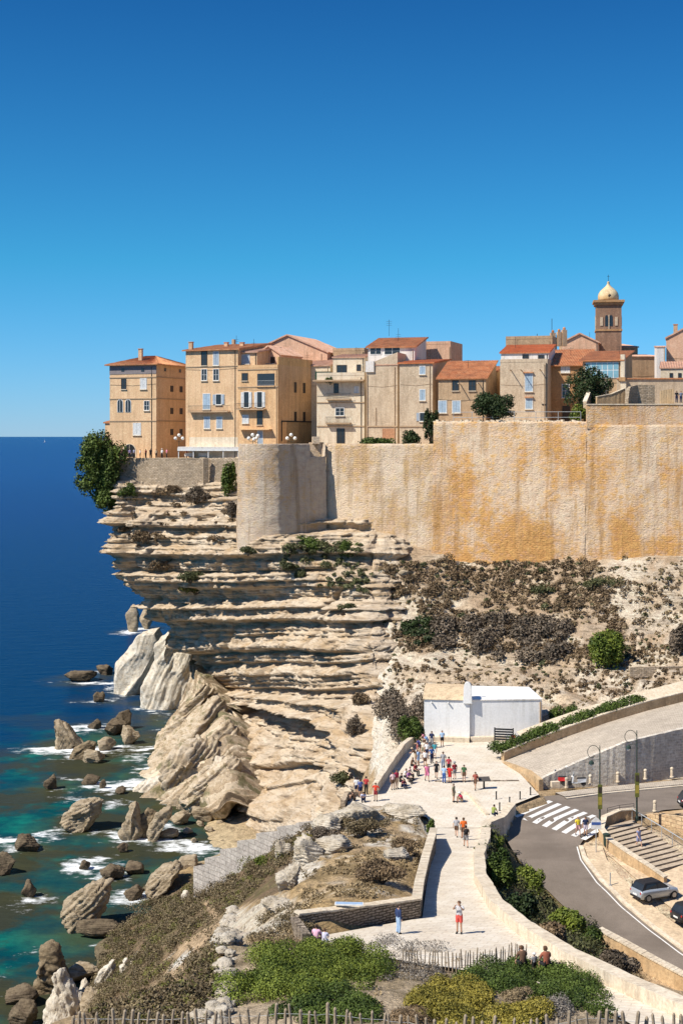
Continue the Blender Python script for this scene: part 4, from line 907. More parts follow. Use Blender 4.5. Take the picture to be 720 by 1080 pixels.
def roof_ribbed(name, par, A, B, C_, D_, mat, th=.16, pitch=.26):
    """tiled slope A-B along the eave, D-C along the ridge, with real tile ribs"""
    A, B, C_, D_ = map(Vector, (A, B, C_, D_)); L = (B-A).length; nr = max(2, int(L/pitch)); nu = nr*4+1
    n = (B-A).cross(D_-A).normalized()
    if n.z < 0: n = -n
    vs = []; rows = 9
    for j in range(rows):
        v = j/(rows-1)
        for i in range(nu):
            u = i/(nu-1); p = (A*(1-u)+B*u)*(1-v)+(D_*(1-u)+C_*u)*v
            vs.append(p+n*(.07*math.cos(2*math.pi*i/4)+(.03 if j % 2 else 0)))
    fs = [(j*nu+i, j*nu+i+1, (j+1)*nu+i+1, (j+1)*nu+i) for j in range(rows-1) for i in range(nu-1)]
    m = len(vs); b4 = [p-n*th for p in (A, B, C_, D_)]; vs += b4
    fs += [(m, m+1, m+2, m+3)]
    fs += [tuple([m]+list(range(0, nu))+[m+1]), tuple([m+3]+list(range((rows-1)*nu, rows*nu))+[m+2]), tuple([m]+[j*nu for j in range(rows)]+[m+3]), tuple([m+1]+[j*nu+nu-1 for j in range(rows)]+[m+2])]
    o = MB().add(vs, fs).build(name, mat, par, fix=False); return o
def house(label, x0, x1, D0, ang, ytop, zb, depth, wall, roof='shed', roofmat='tile', rise=1.3, eave=.35, cat='house', bands=(), band_mat='cornice', name='house', chimneys=()):
    f = Face(x0, x1, D0, ang); zt = f.z(f.w/2, ytop)
    base = f.pt(f.w/2, zb, -depth/2)
    r = empty(name, base, 0, label, cat)
    bpy.context.view_layer.update()
    inv = -base
    class Par: pass
    f.par = r; f.depth = depth; f.zt = zt
    W = wall
    A, B_, C_, D_ = f.pt(0, zb), f.pt(f.w, zb), f.pt(f.w, zb, -depth), f.pt(0, zb, -depth)
    up = lambda p, z: Vector((p.x, p.y, z))
    if roof == 'shed': zf, zk = zt, zt+rise
    elif roof == 'gable': zf = zk = zt
    else: zf = zk = zt
    mb = MB().hexa([A, B_, C_, D_], [up(A, zf), up(B_, zf), up(C_, zk), up(D_, zk)])
    if roof == 'gable':
        m1, m2 = f.pt(0, zt+rise, -depth/2), f.pt(f.w, zt+rise, -depth/2)
        mb.add([up(A, zt), up(D_, zt), m1, up(B_, zt), up(C_, zt), m2], [(0, 1, 2), (3, 5, 4), (0, 2, 5, 3), (1, 4, 5, 2)])
    if roof == 'cross':                          # gable end faces the camera
        m1, m2 = f.pt(f.w/2, zt+rise, 0), f.pt(f.w/2, zt+rise, -depth)
        mb.add([up(A, zt), up(B_, zt), m1, up(D_, zt), up(C_, zt), m2], [(0, 1, 2), (3, 5, 4), (0, 2, 5, 3), (1, 4, 5, 2)])
    wl = mb.build('wall', wall, r)
    e = eave; z_ = .09; rr = None
    if roof == 'shed':
        s_ = rise/depth
        rr = roof_ribbed('roof', r, f.pt(-e, zt-s_*e+z_, e), f.pt(f.w+e, zt-s_*e+z_, e), f.pt(f.w+e, zt+rise+s_*.1+z_, -depth-.1), f.pt(-e, zt+rise+s_*.1+z_, -depth-.1), M[roofmat])
    elif roof == 'gable':
        s_ = rise/(depth/2)
        rr = roof_ribbed('roof', r, f.pt(-e, zt-s_*e+z_, e), f.pt(f.w+e, zt-s_*e+z_, e), f.pt(f.w+e, zt+rise+z_, -depth/2), f.pt(-e, zt+rise+z_, -depth/2), M[roofmat])
        roof_ribbed('roof', r, f.pt(f.w+e, zt-s_*e+z_, -depth-e), f.pt(-e, zt-s_*e+z_, -depth-e), f.pt(-e, zt+rise+z_, -depth/2-.01), f.pt(f.w+e, zt+rise+z_, -depth/2-.01), M[roofmat])
    elif roof == 'cross':
        s_ = rise/(f.w/2); m = f.w/2
        rr = roof_ribbed('roof', r, f.pt(-e, zt-s_*e+z_, -depth), f.pt(-e, zt-s_*e+z_, e), f.pt(m, zt+rise+z_, e), f.pt(m, zt+rise+z_, -depth), M[roofmat])
        roof_ribbed('roof', r, f.pt(f.w+e, zt-s_*e+z_, e), f.pt(f.w+e, zt-s_*e+z_, -depth), f.pt(m+.01, zt+rise+z_, -depth), f.pt(m+.01, zt+rise+z_, e), M[roofmat])
    elif roof == 'hip':
        q = min(depth, f.w)/2*.8; pk = [f.pt(q, zt+rise, -depth/2), f.pt(f.w-q, zt+rise, -depth/2)] if f.w > 2*q+.1 else [f.pt(f.w/2, zt+rise, -depth/2)]*2
        c4 = [f.pt(-e, zt+z_, e), f.pt(f.w+e, zt+z_, e), f.pt(f.w+e, zt+z_, -depth-e), f.pt(-e, zt+z_, -depth-e)]
        rr = roof_ribbed('roof', r, c4[0], c4[1], pk[1], pk[0], M[roofmat]); roof_ribbed('roof', r, c4[1], c4[2], pk[1]+Vector((0, 0, .01)), pk[1], M[roofmat])
        roof_ribbed('roof', r, c4[2], c4[3], pk[0], pk[1], M[roofmat]); roof_ribbed('roof', r, c4[3], c4[0], pk[0]+Vector((0, 0, .01)), pk[0], M[roofmat])
    elif roof == 'flat':
        pt_ = MB(); 
        for a, b_, o0, o1 in ((0, f.w, -.25, 0.03), (0, f.w, -depth, -depth+.25)): f.boxu(pt_, a, b_, zt, zt+.5, o0, o1)
        for a, b_ in ((0, .25), (f.w-.25, f.w)): f.boxu(pt_, a, b_, zt, zt+.5, -depth+.25, -.25)
        rr = pt_.build('parapet', wall, r)
    rq = random.Random(int(x0*7)); mb = MB(); uu_ = f.w*rq.uniform(.9, .97); zc_ = zt-rq.uniform(.2, .5)
    mb.tube([f.pt(uu_, zc_, .07), f.pt(uu_, zb+.1, .07)], .05, 5); 
    if f.w > 3: mb.tube([f.pt(.1, zc_-3.1, .04), f.pt(f.w*.5, zc_-3.3, .05), f.pt(f.w-.1, zc_-3.05, .04)], .02, 4)
    mb.build('drain_pipe', M['cornice'] if rq.random() < .6 else M['iron'], r)
    if roof in ('shed', 'gable') and f.w > 4:
        ua = f.w*rq.uniform(.2, .8); mb = MB(); zr_ = zt+rise*.6; mb.tube([f.pt(ua, zr_, -depth*.55), f.pt(ua, zr_+rq.uniform(1.2, 2.4), -depth*.55)], .03, 4)
        for kq in (.7, 1.0): mb.tube([f.pt(ua-.45, zr_+kq*1.2, -depth*.55), f.pt(ua+.45, zr_+kq*1.2, -depth*.55)], .018, 4)
        mb.build('antenna', M['iron'], r)
    for y in bands:
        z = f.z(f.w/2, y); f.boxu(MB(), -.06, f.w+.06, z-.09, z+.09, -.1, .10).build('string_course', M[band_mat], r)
    for (u, d, hh) in chimneys:
        zz_ = zt+(rise if roof in ('shed',) else rise*.6)*(d/depth if roof == 'shed' else 1)-.5
        c = f.boxu(MB(), u, u+.7, zz_, zz_+hh, -d-.5, -d)
        ch = c.build('chimney', M['chimney'], r); f.boxu(MB(), u-.08, u+.78, zz_+hh+.002, zz_+hh+.12, -d-.58, -d+.08).build('chimney_cap', M['tile'], ch)
    return f
def fixparents():
    """houses were drawn in world coordinates: keep them there under their empties"""
    bpy.context.view_layer.update()
    for o in list(COL.objects):
        if o.parent is not None and o.parent.type == 'EMPTY' and not o.get('_l'):
            pass
M['chimney'] = plaster('chimney_render', (.55, .38, .25), (.42, .28, .17))
M['h_ochre'] = plaster('orange_ochre_render', (0.66, 0.429, 0.242), (.52, .31, .15), (.40, .26, .15), patch=.5)
M['h_peach'] = plaster('peach_render', (0.682, 0.462, 0.286), (.55, .36, .20), (.44, .30, .18), patch=.45)
M['h_gold'] = plaster('golden_render', (0.693, 0.44, 0.209), (.50, .29, .13), (.34, .22, .11), patch=.5)
M['h_pale'] = plaster('pale_cream_render', (0.704, 0.605, 0.473), (.52, .42, .30), (.44, .35, .25), patch=.5)
M['h_grey'] = plaster('grey_beige_render', (0.572, 0.462, 0.341), (.42, .32, .22), (.36, .28, .20), patch=.5)
M['h_pink'] = plaster('pinkish_render', (0.638, 0.407, 0.286), (.48, .28, .18), (.38, .26, .18), patch=.5)
M['h_brown'] = plaster('brown_streaked_render', (.44, .27, .14), (.34, .19, .09), (.22, .13, .07), patch=.6)
M['h_stone'] = plaster('weathered_town_stone', (.46, .33, .21), (.34, .23, .14), (.28, .20, .13), patch=.6)
M['h_white'] = plaster('white_render', (.74, .70, .66), (.62, .56, .50), patch=.3)
ZL, ZU = 45.6, 51.0
A_ = 26
# 1 the corner house over the cliff
f = house('five storey peach house with hipped roof standing alone over the cliff', 116, 165, 256, 24, 385, ZL, 12, M['h_peach'], 'hip', 'tile', 1.9, .7, bands=(398,420.5,444), chimneys=((4.6, 2.2, 2.3),))
r = f.par
f.boxu(MB(), -.02, f.w+.02, f.z(f.w/2, 394.5), f.z(f.w/2, 386), -.1, .06).build('painted_frieze', plain('grey_painted_frieze', (.22, .19, .19)), r)
for x in (130, 151): f.box(MB(), x-1.6, x+1.6, 388.5, 392, -.1, .09).build('attic_vent', M['glass_dark'], r)
window(f, r, 128.5, 133, 400, 410, 'dark'); window(f, r, 148.5, 154.5, 399.5, 410, 'pale'); window(f, r, 152.5, 157.5, 423, 432.5, 'white')
for x in (127, 135.5): arch_window(f, r, x-2.6, x+2.6, 421.5, 434.5, 'glass_dark', 'frame_white')
window(f, r, 141, 148.5, 446.5, 458.5, 'pale'); arch_window(f, r, 131, 143, 468.5, 482, 'glass_dark', 'pale_stone')
g = side_face(f, 12)
for u in (3.0, 8.2): g.boxu(MB(), u-.35, u+.35, f.zt-1.1, f.zt-.5, -.1, .05).build('attic_vent', M['glass_dark'], r)
for u in (5.3, 8.6):
    for dz in (3.6, 7.6, 11.4): 
        w_ = MB(); g.boxu(w_, u-.5, u+.5, f.zt-dz-1.1, f.zt-dz, -.1, .06); w2 = w_.build('window', M['frame_dark'], r)
for z_ in (398, 420.5, 444):
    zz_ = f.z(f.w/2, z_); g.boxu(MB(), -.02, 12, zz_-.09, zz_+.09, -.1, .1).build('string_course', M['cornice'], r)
house('low lean-to annex on the seaward side of the lone cliff house', 111, 121, 259, 24, 446, ZL, 6, M['h_peach'], 'shed', 'tile', 1.0, .25, name='annex')
# 2 tall block
f = house('tall flat fronted peach house with long balcony left of the stepped ochre house', 196, 251, 249, A_, 369, ZL, 12, M['h_peach'], 'shed', 'tile', 1.6, .5, bands=(386.5,), chimneys=((.4, .3, 1.9), (4.2, 6, 1.3), (7.4, 6, 1.2)))
r = f.par
for x in (215.5, 228):
    window(f, r, x-2.7, x+2.7, 371, 385, 'grey' if x > 220 else 'dark'); window(f, r, x-2.6, x+2.6, 389.5, 401, 'white')
window(f, r, 214.5, 221.5, 415.5, 431.5, 'blue'); window(f, r, 228, 233.5, 416, 426.5, 'grey_open')
for x in (218.5, 231.5): window(f, r, x-2.8, x+2.8, 440, 451.5, 'grey')
balcony(f, r, 201, 243, 434, .9); f.box(MB(), 200, 251, 461, 486, -.1, .05).build('ground_floor', M['h_pale'], r)
# 3 stepped ochre house with loggias
f = house('stepped golden ochre house with loggias, balconies and an open roof terrace', 251, 293, 244, A_, 388, ZL, 13, M['h_ochre'], 'flat', bands=(389.5,408))
r = f.par
window(f, r, 255.5, 261, 394, 401, 'dark'); f.box(MB(), 271.5, 289.5, 394, 406.5, -.1, .04).build('loggia_opening', M['glass_dark'], r); balcony(f, r, 271, 290, 407, .25, h=.9, slab='h_ochre')
window(f, r, 257.5, 262.5, 413.5, 429.5, 'pale_open'); window(f, r, 271.5, 276.5, 413.5, 429.5, 'pale_open'); balcony(f, r, 252, 281, 431.5, 1.0)
window(f, r, 256, 262, 438, 446, 'pale'); window(f, r, 271.5, 276.5, 434, 447.5, 'dark'); balcony(f, r, 254, 287, 452.5, 1.0, rail=False, slab='h_ochre'); window(f, r, 272, 277, 454.5, 468, 'grey')
g = side_face(f, 13)
for u in (6.3, 9.6):
    for dz in (2.3, 7.4): w_ = MB(); g.boxu(w_, u-.45, u+.45, f.zt-dz-1.8, f.zt-dz, -.1, .06).build('window', M['frame_dark'], r)
gg = g.boxu(MB(), .2, 12.8, f.zt+.5, f.zt+1.8, -.3, .02).build('gable_wall', M['h_gold'], r)
g.boxu(MB(), 3.2, 12.9, f.zt-14.5, f.zt-9.2, -.1, .05).build('render_patch', plaster('dark_patched_render', (.42, .30, .17), (.25, .17, .10)), r)
mb = MB(); g.boxu(mb, 1.2, 12.6, f.zt-9.2, f.zt-9.0, 0, .12); g.boxu(mb, 1.2, 1.34, f.zt-12.5, f.zt-9.2, 0, .12); mb.build('drain_pipe', M['iron'], r)
f = house('small rooftop room with faded shutters on the stepped ochre house', 249, 271, 246, A_, 371.5, 55.5, 8, M['h_peach'], 'shed', 'tile_pink', 1.1, .4, name='rooftop_room')
window(f, f.par, 255, 263, 374.5, 383.5, 'grey')
f = house('pink walled roof terrace room beside the small shuttered rooftop room', 271, 296, 249, A_, 374, 55.5, 8, M['h_pink'], 'cross', 'tile_pink', 1.5, .3, name='rooftop_room')
window(f, f.par, 286, 289.5, 377, 383, 'dark'); balcony(f, f.par, 272, 292, 388, 1.3, slab='h_white', h=.7)
# 4 long roofs behind
f = house('long pink gabled building rising behind the stepped ochre house', 262, 345, 262, 20, 372, ZL, 14, M['h_pink'], 'cross', 'tile_pink', 3.2, .3, chimneys=())
for (x, y0, y1) in ((240, 357, 361), (302, 364, 369), (318, 368, 376), (331, 366, 378), (322, 362, 366)):
    f.box(MB(), x-1.2, x+1.2, y0, y1+8, -3.2, -2.4).build('chimney', M['chimney'], f.par)
house('pale annex with a sloping pink roof between ochre and white balcony houses', 300, 348, 254, A_, 386, ZL, 8, M['h_pale'], 'shed', 'tile_pink', 1.6, .3, name='annex')
# 5 white balcony house
f = house('white house with three stacked balconies and a shaded roof terrace', 334, 384, 243, 14, 396, ZL, 11, M['h_pale'], 'flat')
r = f.par
window(f, r, 352.5, 356.5, 405, 414, 'dark'); window(f, r, 354, 362.5, 430.5, 438, 'white'); window(f, r, 355.5, 363, 452.5, 467, 'dark', sill=False)
for x0, x1, y, o_ in ((345, 370, 421, .8), (344, 370, 446, .8)): balcony(f, r, x0, x1, y, o_)
for x in (376,): window(f, r, x-2, x+2, 408, 414, 'pale')
f.box(MB(), 332, 385, 400.8, 402.5, -.1, 1.4).build('balcony', M['cornice'], r)
for y in (424, 449): f.box(MB(), 334, 384, y, y+1, -.1, .12).build('string_course', M['cornice'], r)
f = house('set back cream top floor with dark door over the white balcony house', 351, 384, 248, 14, 377, 56, 8, M['h_pale'], 'shed', 'tile_pink', .9, .2, name='rooftop_room')
window(f, f.par, 355.5, 365, 385.5, 401, 'dark', sill=False); window(f, f.par, 376.5, 380, 385, 391, 'dark')
house('plain ochre parapet block behind the cream top floor', 351, 384, 258, 14, 370, 50, 6, M['h_stone'], 'flat', name='house')
tag(MB().box(P(341, 396, 244)[:], (2.6, 1.4, 1.3), R(-14)).build('awning', plain('dark_green_awning', (.03, .06, .04))), 'dark green awning box on the roof terrace of the white balcony house', 'awning')
# 6 grey gable
f = house('tall blank grey beige house with a sloping gable top and drainpipe', 386, 419, 238, 16, 385, ZL, 11, M['h_grey'], 'shed', 'tile_pink', .6, .1)
r = f.par; f.add = None
u0, u1 = f.hit(393), f.w; vs = [f.pt(u0, f.zt, .0), f.pt(u1, f.zt, .0), f.pt(u1, f.zt+2.1, .0), f.pt(u0, f.zt+.5, 0)]; vb = [v-Vector((f.n.x, f.n.y, 0))*9 for v in vs]
MB().hexa(vs, vb).build('gable_wall', M['h_grey'], r)
f.box(MB(), 385.6, 394.5, 381, 392.5, -.1, .25).build('box_window', M['h_white'], r)
mb = MB(); f.box(mb, 386.2, 387.4, 395, 470, 0, .14); f.box(mb, 396, 396.6, 430, 449, 0, .1); mb.build('drain_pipe', M['cornice'], r)
f.box(MB(), 387, 419, 449, 450.4, -.1, .12).build('string_course', M['cornice'], r)
f.box(MB(), 403, 417, 452, 463, -.1, .03).build('exposed_brick', plaster('exposed_brick', (.45, .24, .14), (.36, .22, .14)), r)
# 7 loft
f = house('white loft house with two arched glazed bays under a weathered tile roof', 388, 437, 244, 16, 366, 52, 9, M['h_white'], 'shed', 'tile', 2.1, .4)
r = f.par
for a, b_ in ((390.5, 401.5), (405.5, 421.5)): window(f, r, a, b_, 366.8, 373.5, 'white', sill=False)
mb = MB(); mb.tube([f.pt(2.2, f.zt+2.3, -6), f.pt(2.2, f.zt+5.2, -6)], .03, 5)
for z_ in (.0, .35, .7): mb.tube([f.pt(1.7, f.zt+4.2+z_, -6), f.pt(2.7, f.zt+4.2+z_, -6)], .02, 4)
mb.build('antenna', M['iron'], r)
# 8 narrow blue shutter house
f = house('narrow beige house with three blue shuttered windows in a column', 421, 456, 233, 18, 383, ZL, 12, M['h_grey'], 'shed', 'tile_bright', 1.1, .3)
r = f.par
for y0, y1 in ((386.5, 394.5), (411, 422), (435.5, 444)): window(f, r, 442.5, 448, y0, y1, 'blue' if y0 < 430 else 'grey_open')
f.box(MB(), 421, 456, 449, 450.5, -.1, .12).build('string_course', M['cornice'], r)
# 9 brick top
f = house('plain brick topped building rising behind the terracotta roofed house', 445, 475, 252, 18, 363, 50, 9, M['h_pink'], 'flat')
# 10 tile roof house
f = house('low stone house with a big diagonal ribbed terracotta roof behind the olive tree', 462, 512, 228, 18, 399, 50.5, 8, M['h_stone'], 'shed', 'tile', 3.1, .35)
r = f.par
window(f, r, 477, 483, 402, 411.5, 'dark'); window(f, r, 494.5, 501, 402, 411.5, 'dark'); window(f, r, 462.5, 470.5, 423, 435, 'blue'); window(f, r, 477, 485, 423, 435, 'blue')
for x in (485, 505): mb = MB().tube([f.pt(f.hit(x), f.z(f.w/2, 405), 0), f.pt(f.hit(x), f.z(f.w/2, 405)+.05, 1.6)], .09, 6); mb.build('waterspout', M['pale_stone'], r)
f = house('yellow ochre wall house end just behind the terracotta roofed house', 505, 524, 234, 12, 392, 50.5, 8, M['h_gold'], 'shed', 'tile', 1.2, .15)
# 11 beige block with white attic
f = house('beige streaked house with blue shuttered door window and white attic above', 527, 577, 226, 16, 382, 50.5, 11, M['h_grey'], 'flat')
r = f.par
window(f, r, 553.5, 561, 394, 412.5, 'blue'); window(f, r, 554, 561, 420, 431, 'blue')
for x in (553, 554):
    y = 393 if x == 553 else 419; f.box(MB(), x-1, 562, y-.6, y+.4, -.1, .35).build('window_hood', M['tile'], r)
for x in (539, 550, 570): MB().tube([f.pt(f.hit(x), f.z(f.w/2, 391), 0), f.pt(f.hit(x), f.z(f.w/2, 391)+.1, 1.7)], .08, 6).build('waterspout', M['cornice'], r)
mb = MB(); f.box(mb, 575.2, 576.2, 383, 440, 0, .14); f.box(mb, 571, 576, 426, 427, 0, .1); mb.build('drain_pipe', M['iron'], r)
f = house('white attic storey with bright orange tile roof on the beige streaked house', 528, 578, 229, 16, 372, 60, 8, M['h_white'], 'shed', 'tile_bright', 1.7, .25, name='attic')
window(f, f.par, 551, 556.5, 374.5, 377.5, 'dark', sill=False); window(f, f.par, 567.5, 573, 375, 380, 'dark', sill=False)
f = house('brown stone parapet block behind the white attic', 533, 582, 240, 16, 357.5, 58, 6, M['h_stone'], 'flat')
# 12 brown house with veranda
f = house('brown streaked house with a sloping tile roof beside the dark tree', 579, 617, 228, 16, 385, 50.5, 10, M['h_brown'], 'shed', 'tile', 3.0, .5)
r = f.par
window(f, r, 591.5, 600, 386.5, 392.5, 'pale'); window(f, r, 592.5, 599.5, 405.5, 419, 'white'); f.box(MB(), 592.5, 601, 428, 444, -.1, .04).build('door', M['frame_dark'], r)
f = house('glazed blue veranda house with a ribbed orange roof and tall side pier', 614, 655, 224, 20, 380, 50.5, 11, M['h_stone'], 'shed', 'tile', 2.0, .5)
r = f.par
u0, u1 = f.hit(617), f.hit(652); z0, z1 = f.z(f.w/2, 399), f.z(f.w/2, 382)
gl = plain('pale_blue_veranda_glass', (.20, .38, .46), .12, .1, spec=.6)
v_ = f.boxu(MB(), u0, u1, z0, z1, -.1, .10).build('veranda', M['frame_white'], r)
for i in range(6):
    a = u0+(u1-u0)*i/6+.06; b_ = u0+(u1-u0)*(i+1)/6-.06; f.boxu(MB(), a, b_, (z0+z1)/2+.08, z1-.1, .02, .13).build('glass_panel', gl, v_); f.boxu(MB(), a, b_, z0+.1, (z0+z1)/2-.05, .02, .13).build('glass_panel', gl, v_)
f.box(MB(), 654.2, 658.5, 374, 398, -.6, .4).build('pier', M['h_pale'], r)
f.box(MB(), 652.5, 659.5, 398, 402, -.7, .6).build('pier_bracket', M['h_brown'], r); f.box(MB(), 654, 660, 402, 428, -.7, .35).build('lower_pier', M['h_pale'], r)
# 13 church body and roofs behind
house('pink gabled church building behind the tiled roofs', 592, 630, 262, 14, 361, 50, 16, M['h_pink'], 'cross', 'tile_pink', 1.6, .3, name='church')
f = house('long weathered stone nave roof running right of the bell tower base', 612, 672, 268, -8, 366, 50, 14, M['h_stone'], 'shed', 'tile_pink', 1.6, .2, name='church')
house('row of brown roofs stepping down right of the bell tower', 655, 696, 258, -6, 376, 50, 10, M['h_stone'], 'shed', 'tile_pink', .8, .2)
# 14 right edge houses
f = house('white walled house end with narrow chimney pier left of the pink houses', 692, 701, 244, 10, 366, 50, 9, M['h_white'], 'shed', 'tile_pink', .6, .1)
f = house('pink stone house climbing out of the right edge of the view', 702, 760, 246, 14, 356, 50, 10, M['h_pink'], 'cross', 'tile_pink', 2.4, .2, chimneys=((1.2, 1, 1.4), (3.4, 2, 2.2)))
f = house('cream cottages in front of the pink stone house at the right edge', 696, 760, 232, 14, 388, 50, 8, M['h_pale'], 'shed', 'tile_pink', 1.4, .2)
for x in (706, 715): window(f, f.par, x, x+2.5, 394, 399, 'dark')
fw = Face(640, 760, 222, 4); mb = MB(); fw.box(mb, 650, 760, 400, 450, -.6, 0); o = mb.build('garden_wall', M['h_grey']); tag(o, 'long grey plastered wall with tiled top behind the fort terraces', 'wall')
fw.box(MB(), 650, 760, 398.6, 399.9, -.8, .2).build('tile_coping', M['tile'], o)
# terraces on top of the right wall
def wl(name, label, pts, hs, mat, th=.5, cat='wall', **k):
    return wall_line(name, label, cat, [P(*q) for q in pts], th, hs, mat, n=14, **k)
wl('battlement', 'curved parapet rising at the left end of the fort terrace under the tree', [(618,424,207),(622,414,209),(634,408,213),(642,402,216)], 5, M['fort_pale'], cat='parapet', cap=M['pale_stone'], side=1)
wl('battlement', 'ochre stone embrasure wall stepping up under the veranda house', [(629,419,206.5),(645,416,207),(659,410,207.5)], 4.5, M['stone_tan'], cat='parapet', cap=M['pale_stone'])
wl('battlement', 'pale rubble merlon in the middle of the fort terrace', [(662,420,203.5),(664,408,205),(672,406,206),(690,406,206)], 4.5, M['rubble'], cat='parapet')
wl('battlement', 'square stone block beside the people on the fort terrace', [(696,412,203),(710,410,203)], 4, M['stone_tan'], cat='parapet')
fw = Face(618, 800, 203.1, 6)
wallt = MB(); fw.box(wallt, 618, 800, 427, 452, -.9, .35); o = wallt.build('fort_wall', M['fort']); tag(o, 'orange stained upper band of fort wall just below the terrace parapets', 'wall')
fw.box(MB(), 618, 800, 425.8, 426.9, -1.1, .45).build('coping', M['pale_stone'], o)
# bell tower
def bell_tower():
    D = 266; c = P(641, 459, D); s = D/F; r = empty('bell_tower', (c.x, c.y, 50), 0, 'square brown stone bell tower with twin arched openings and white onion dome', 'bell tower')
    rot = R(-8); Rm = Matrix.Rotation(rot, 3, 'Z'); z = lambda py: H-K(py)*D
    w_ = 26*s/2*1.0
    stone = plaster('tower_stone', (.30, .19, .13), (.22, .13, .09), (.17, .11, .08), patch=.6)
    MB().box((c.x, c.y, (50+z(322))/2), (w_*2, w_*2, z(322)-50), rot).build('shaft', stone, r)
    for y0, y1, e in ((320, 317.6, .55), (322.6, 320.1, .3), (350, 348, .15)): MB().box((c.x, c.y, (z(y0)+z(y1))/2), (w_*2+e*2, w_*2+e*2, z(y1)-z(y0)), rot).build('cornice', M['h_brown'], r)
    for k in range(4):
        Rk = Matrix.Rotation(rot+k*math.pi/2, 3, 'Z')
        for sx in (-.42, .42):
            pts = [(sx-.28, z(345)), (sx+.28, z(345))]+[(sx+.28*math.cos(a), z(336)+.28*1.7*math.sin(a)) for a in np.linspace(0, math.pi, 7)]
            n = len(pts); vs = [Rk @ Vector((x, -w_-.04, 0))+Vector((c.x, c.y, zz_)) for x, zz_ in pts]+[Rk @ Vector((x, -w_+.1, 0))+Vector((c.x, c.y, zz_)) for x, zz_ in pts]
            MB().add(vs, [tuple(range(n)), tuple(range(2*n-1, n-1, -1))]+[(i, (i+1) % n, n+(i+1) % n, n+i) for i in range(n)]).build('belfry_opening', M['glass_dark'], r)
        MB().box(Rk @ Vector((0, -w_-.05, 0))+Vector((c.x, c.y, z(340.5))), (.14, .2, z(332)-z(347)), rot+k*math.pi/2).build('colonnette', M['pale_stone'], r)
        MB().box(Rk @ Vector((-1.35, -w_-.03, 0))+Vector((c.x, c.y, z(340))), (.5, .14, 1.6), rot+k*math.pi/2).build('pale_quoin', M['h_grey'], r); MB().box(Rk @ Vector((1.35, -w_-.03, 0))+Vector((c.x, c.y, z(340))), (.5, .14, 1.6), rot+k*math.pi/2).build('pale_quoin', M['h_grey'], r)
    R_ = 10.8*s
    prof = [(R_*.95, 0), (R_*1.0, .5), (R_*1.0, 1.3), (R_*.93, 2.0), (R_*.78, 2.7), (R_*.52, 3.4), (R_*.28, 3.95), (R_*.16, 4.4), (R_*.10, 5.0), (R_*.14, 5.15), (R_*.05, 5.35)]
    dm = plaster('dome_plaster', (.66, .52, .33), (.55, .34, .14), (.36, .24, .13), patch=.8)
    q = z(317.4)-(0); d = MB().lathe([(a*1.02, b_*.68) for a, b_ in prof], (c.x, c.y, q), 16).build('dome', dm, r, smooth=True)
    MB().ball((c.x-.1, c.y-R_*.98, q+.8), .30, 10, sy=.3).build('oculus', M['frame_dark'], d)
    mb = MB().tube([(c.x, c.y, q+3.6), (c.x, c.y, q+4.9)], .04, 5); mb.box((c.x, c.y, q+4.6), (.5, .05, .05)); mb.build('cross', M['iron'], r)
bell_tower()
# small roof clutter against the sky
for i, (x, y0, y1, D) in enumerate([(581.5, 336, 355, 250), (566, 352, 358, 245)]):
    tag(MB().tube([P(x, y0, D), P(x, y1+6, D)], .05, 5).build('mast', M['iron']), ['tall thin mast above the brown parapet block', 'short thin mast left of the tall mast'][i], 'mast')
for i, (x0, x1, y0, y1) in enumerate([(580, 585, 351, 358), (587, 591, 350, 357), (592, 597, 347, 356)]):
    c_ = P((x0+x1)/2, y1+3, 252); mb = MB().box((c_.x, c_.y, c_.z+.4), ((x1-x0)*.165, .8, (y1-y0)*.165+1.4), R(10)); o = mb.build('chimney_stack', M['chimney']); tag(o, ['stubby chimney left of the tall roof chimney group', 'middle chimney of the group beside the church gable', 'tallest pot topped chimney beside the church gable'][i], 'chimney')
    MB().lathe([(.2, 0), (.28, .25), (.16, .5)], (c_.x, c_.y, c_.z+.4+((y1-y0)*.165+1.4)/2+.002), 8).build('chimney_pot', M['tile'], o)

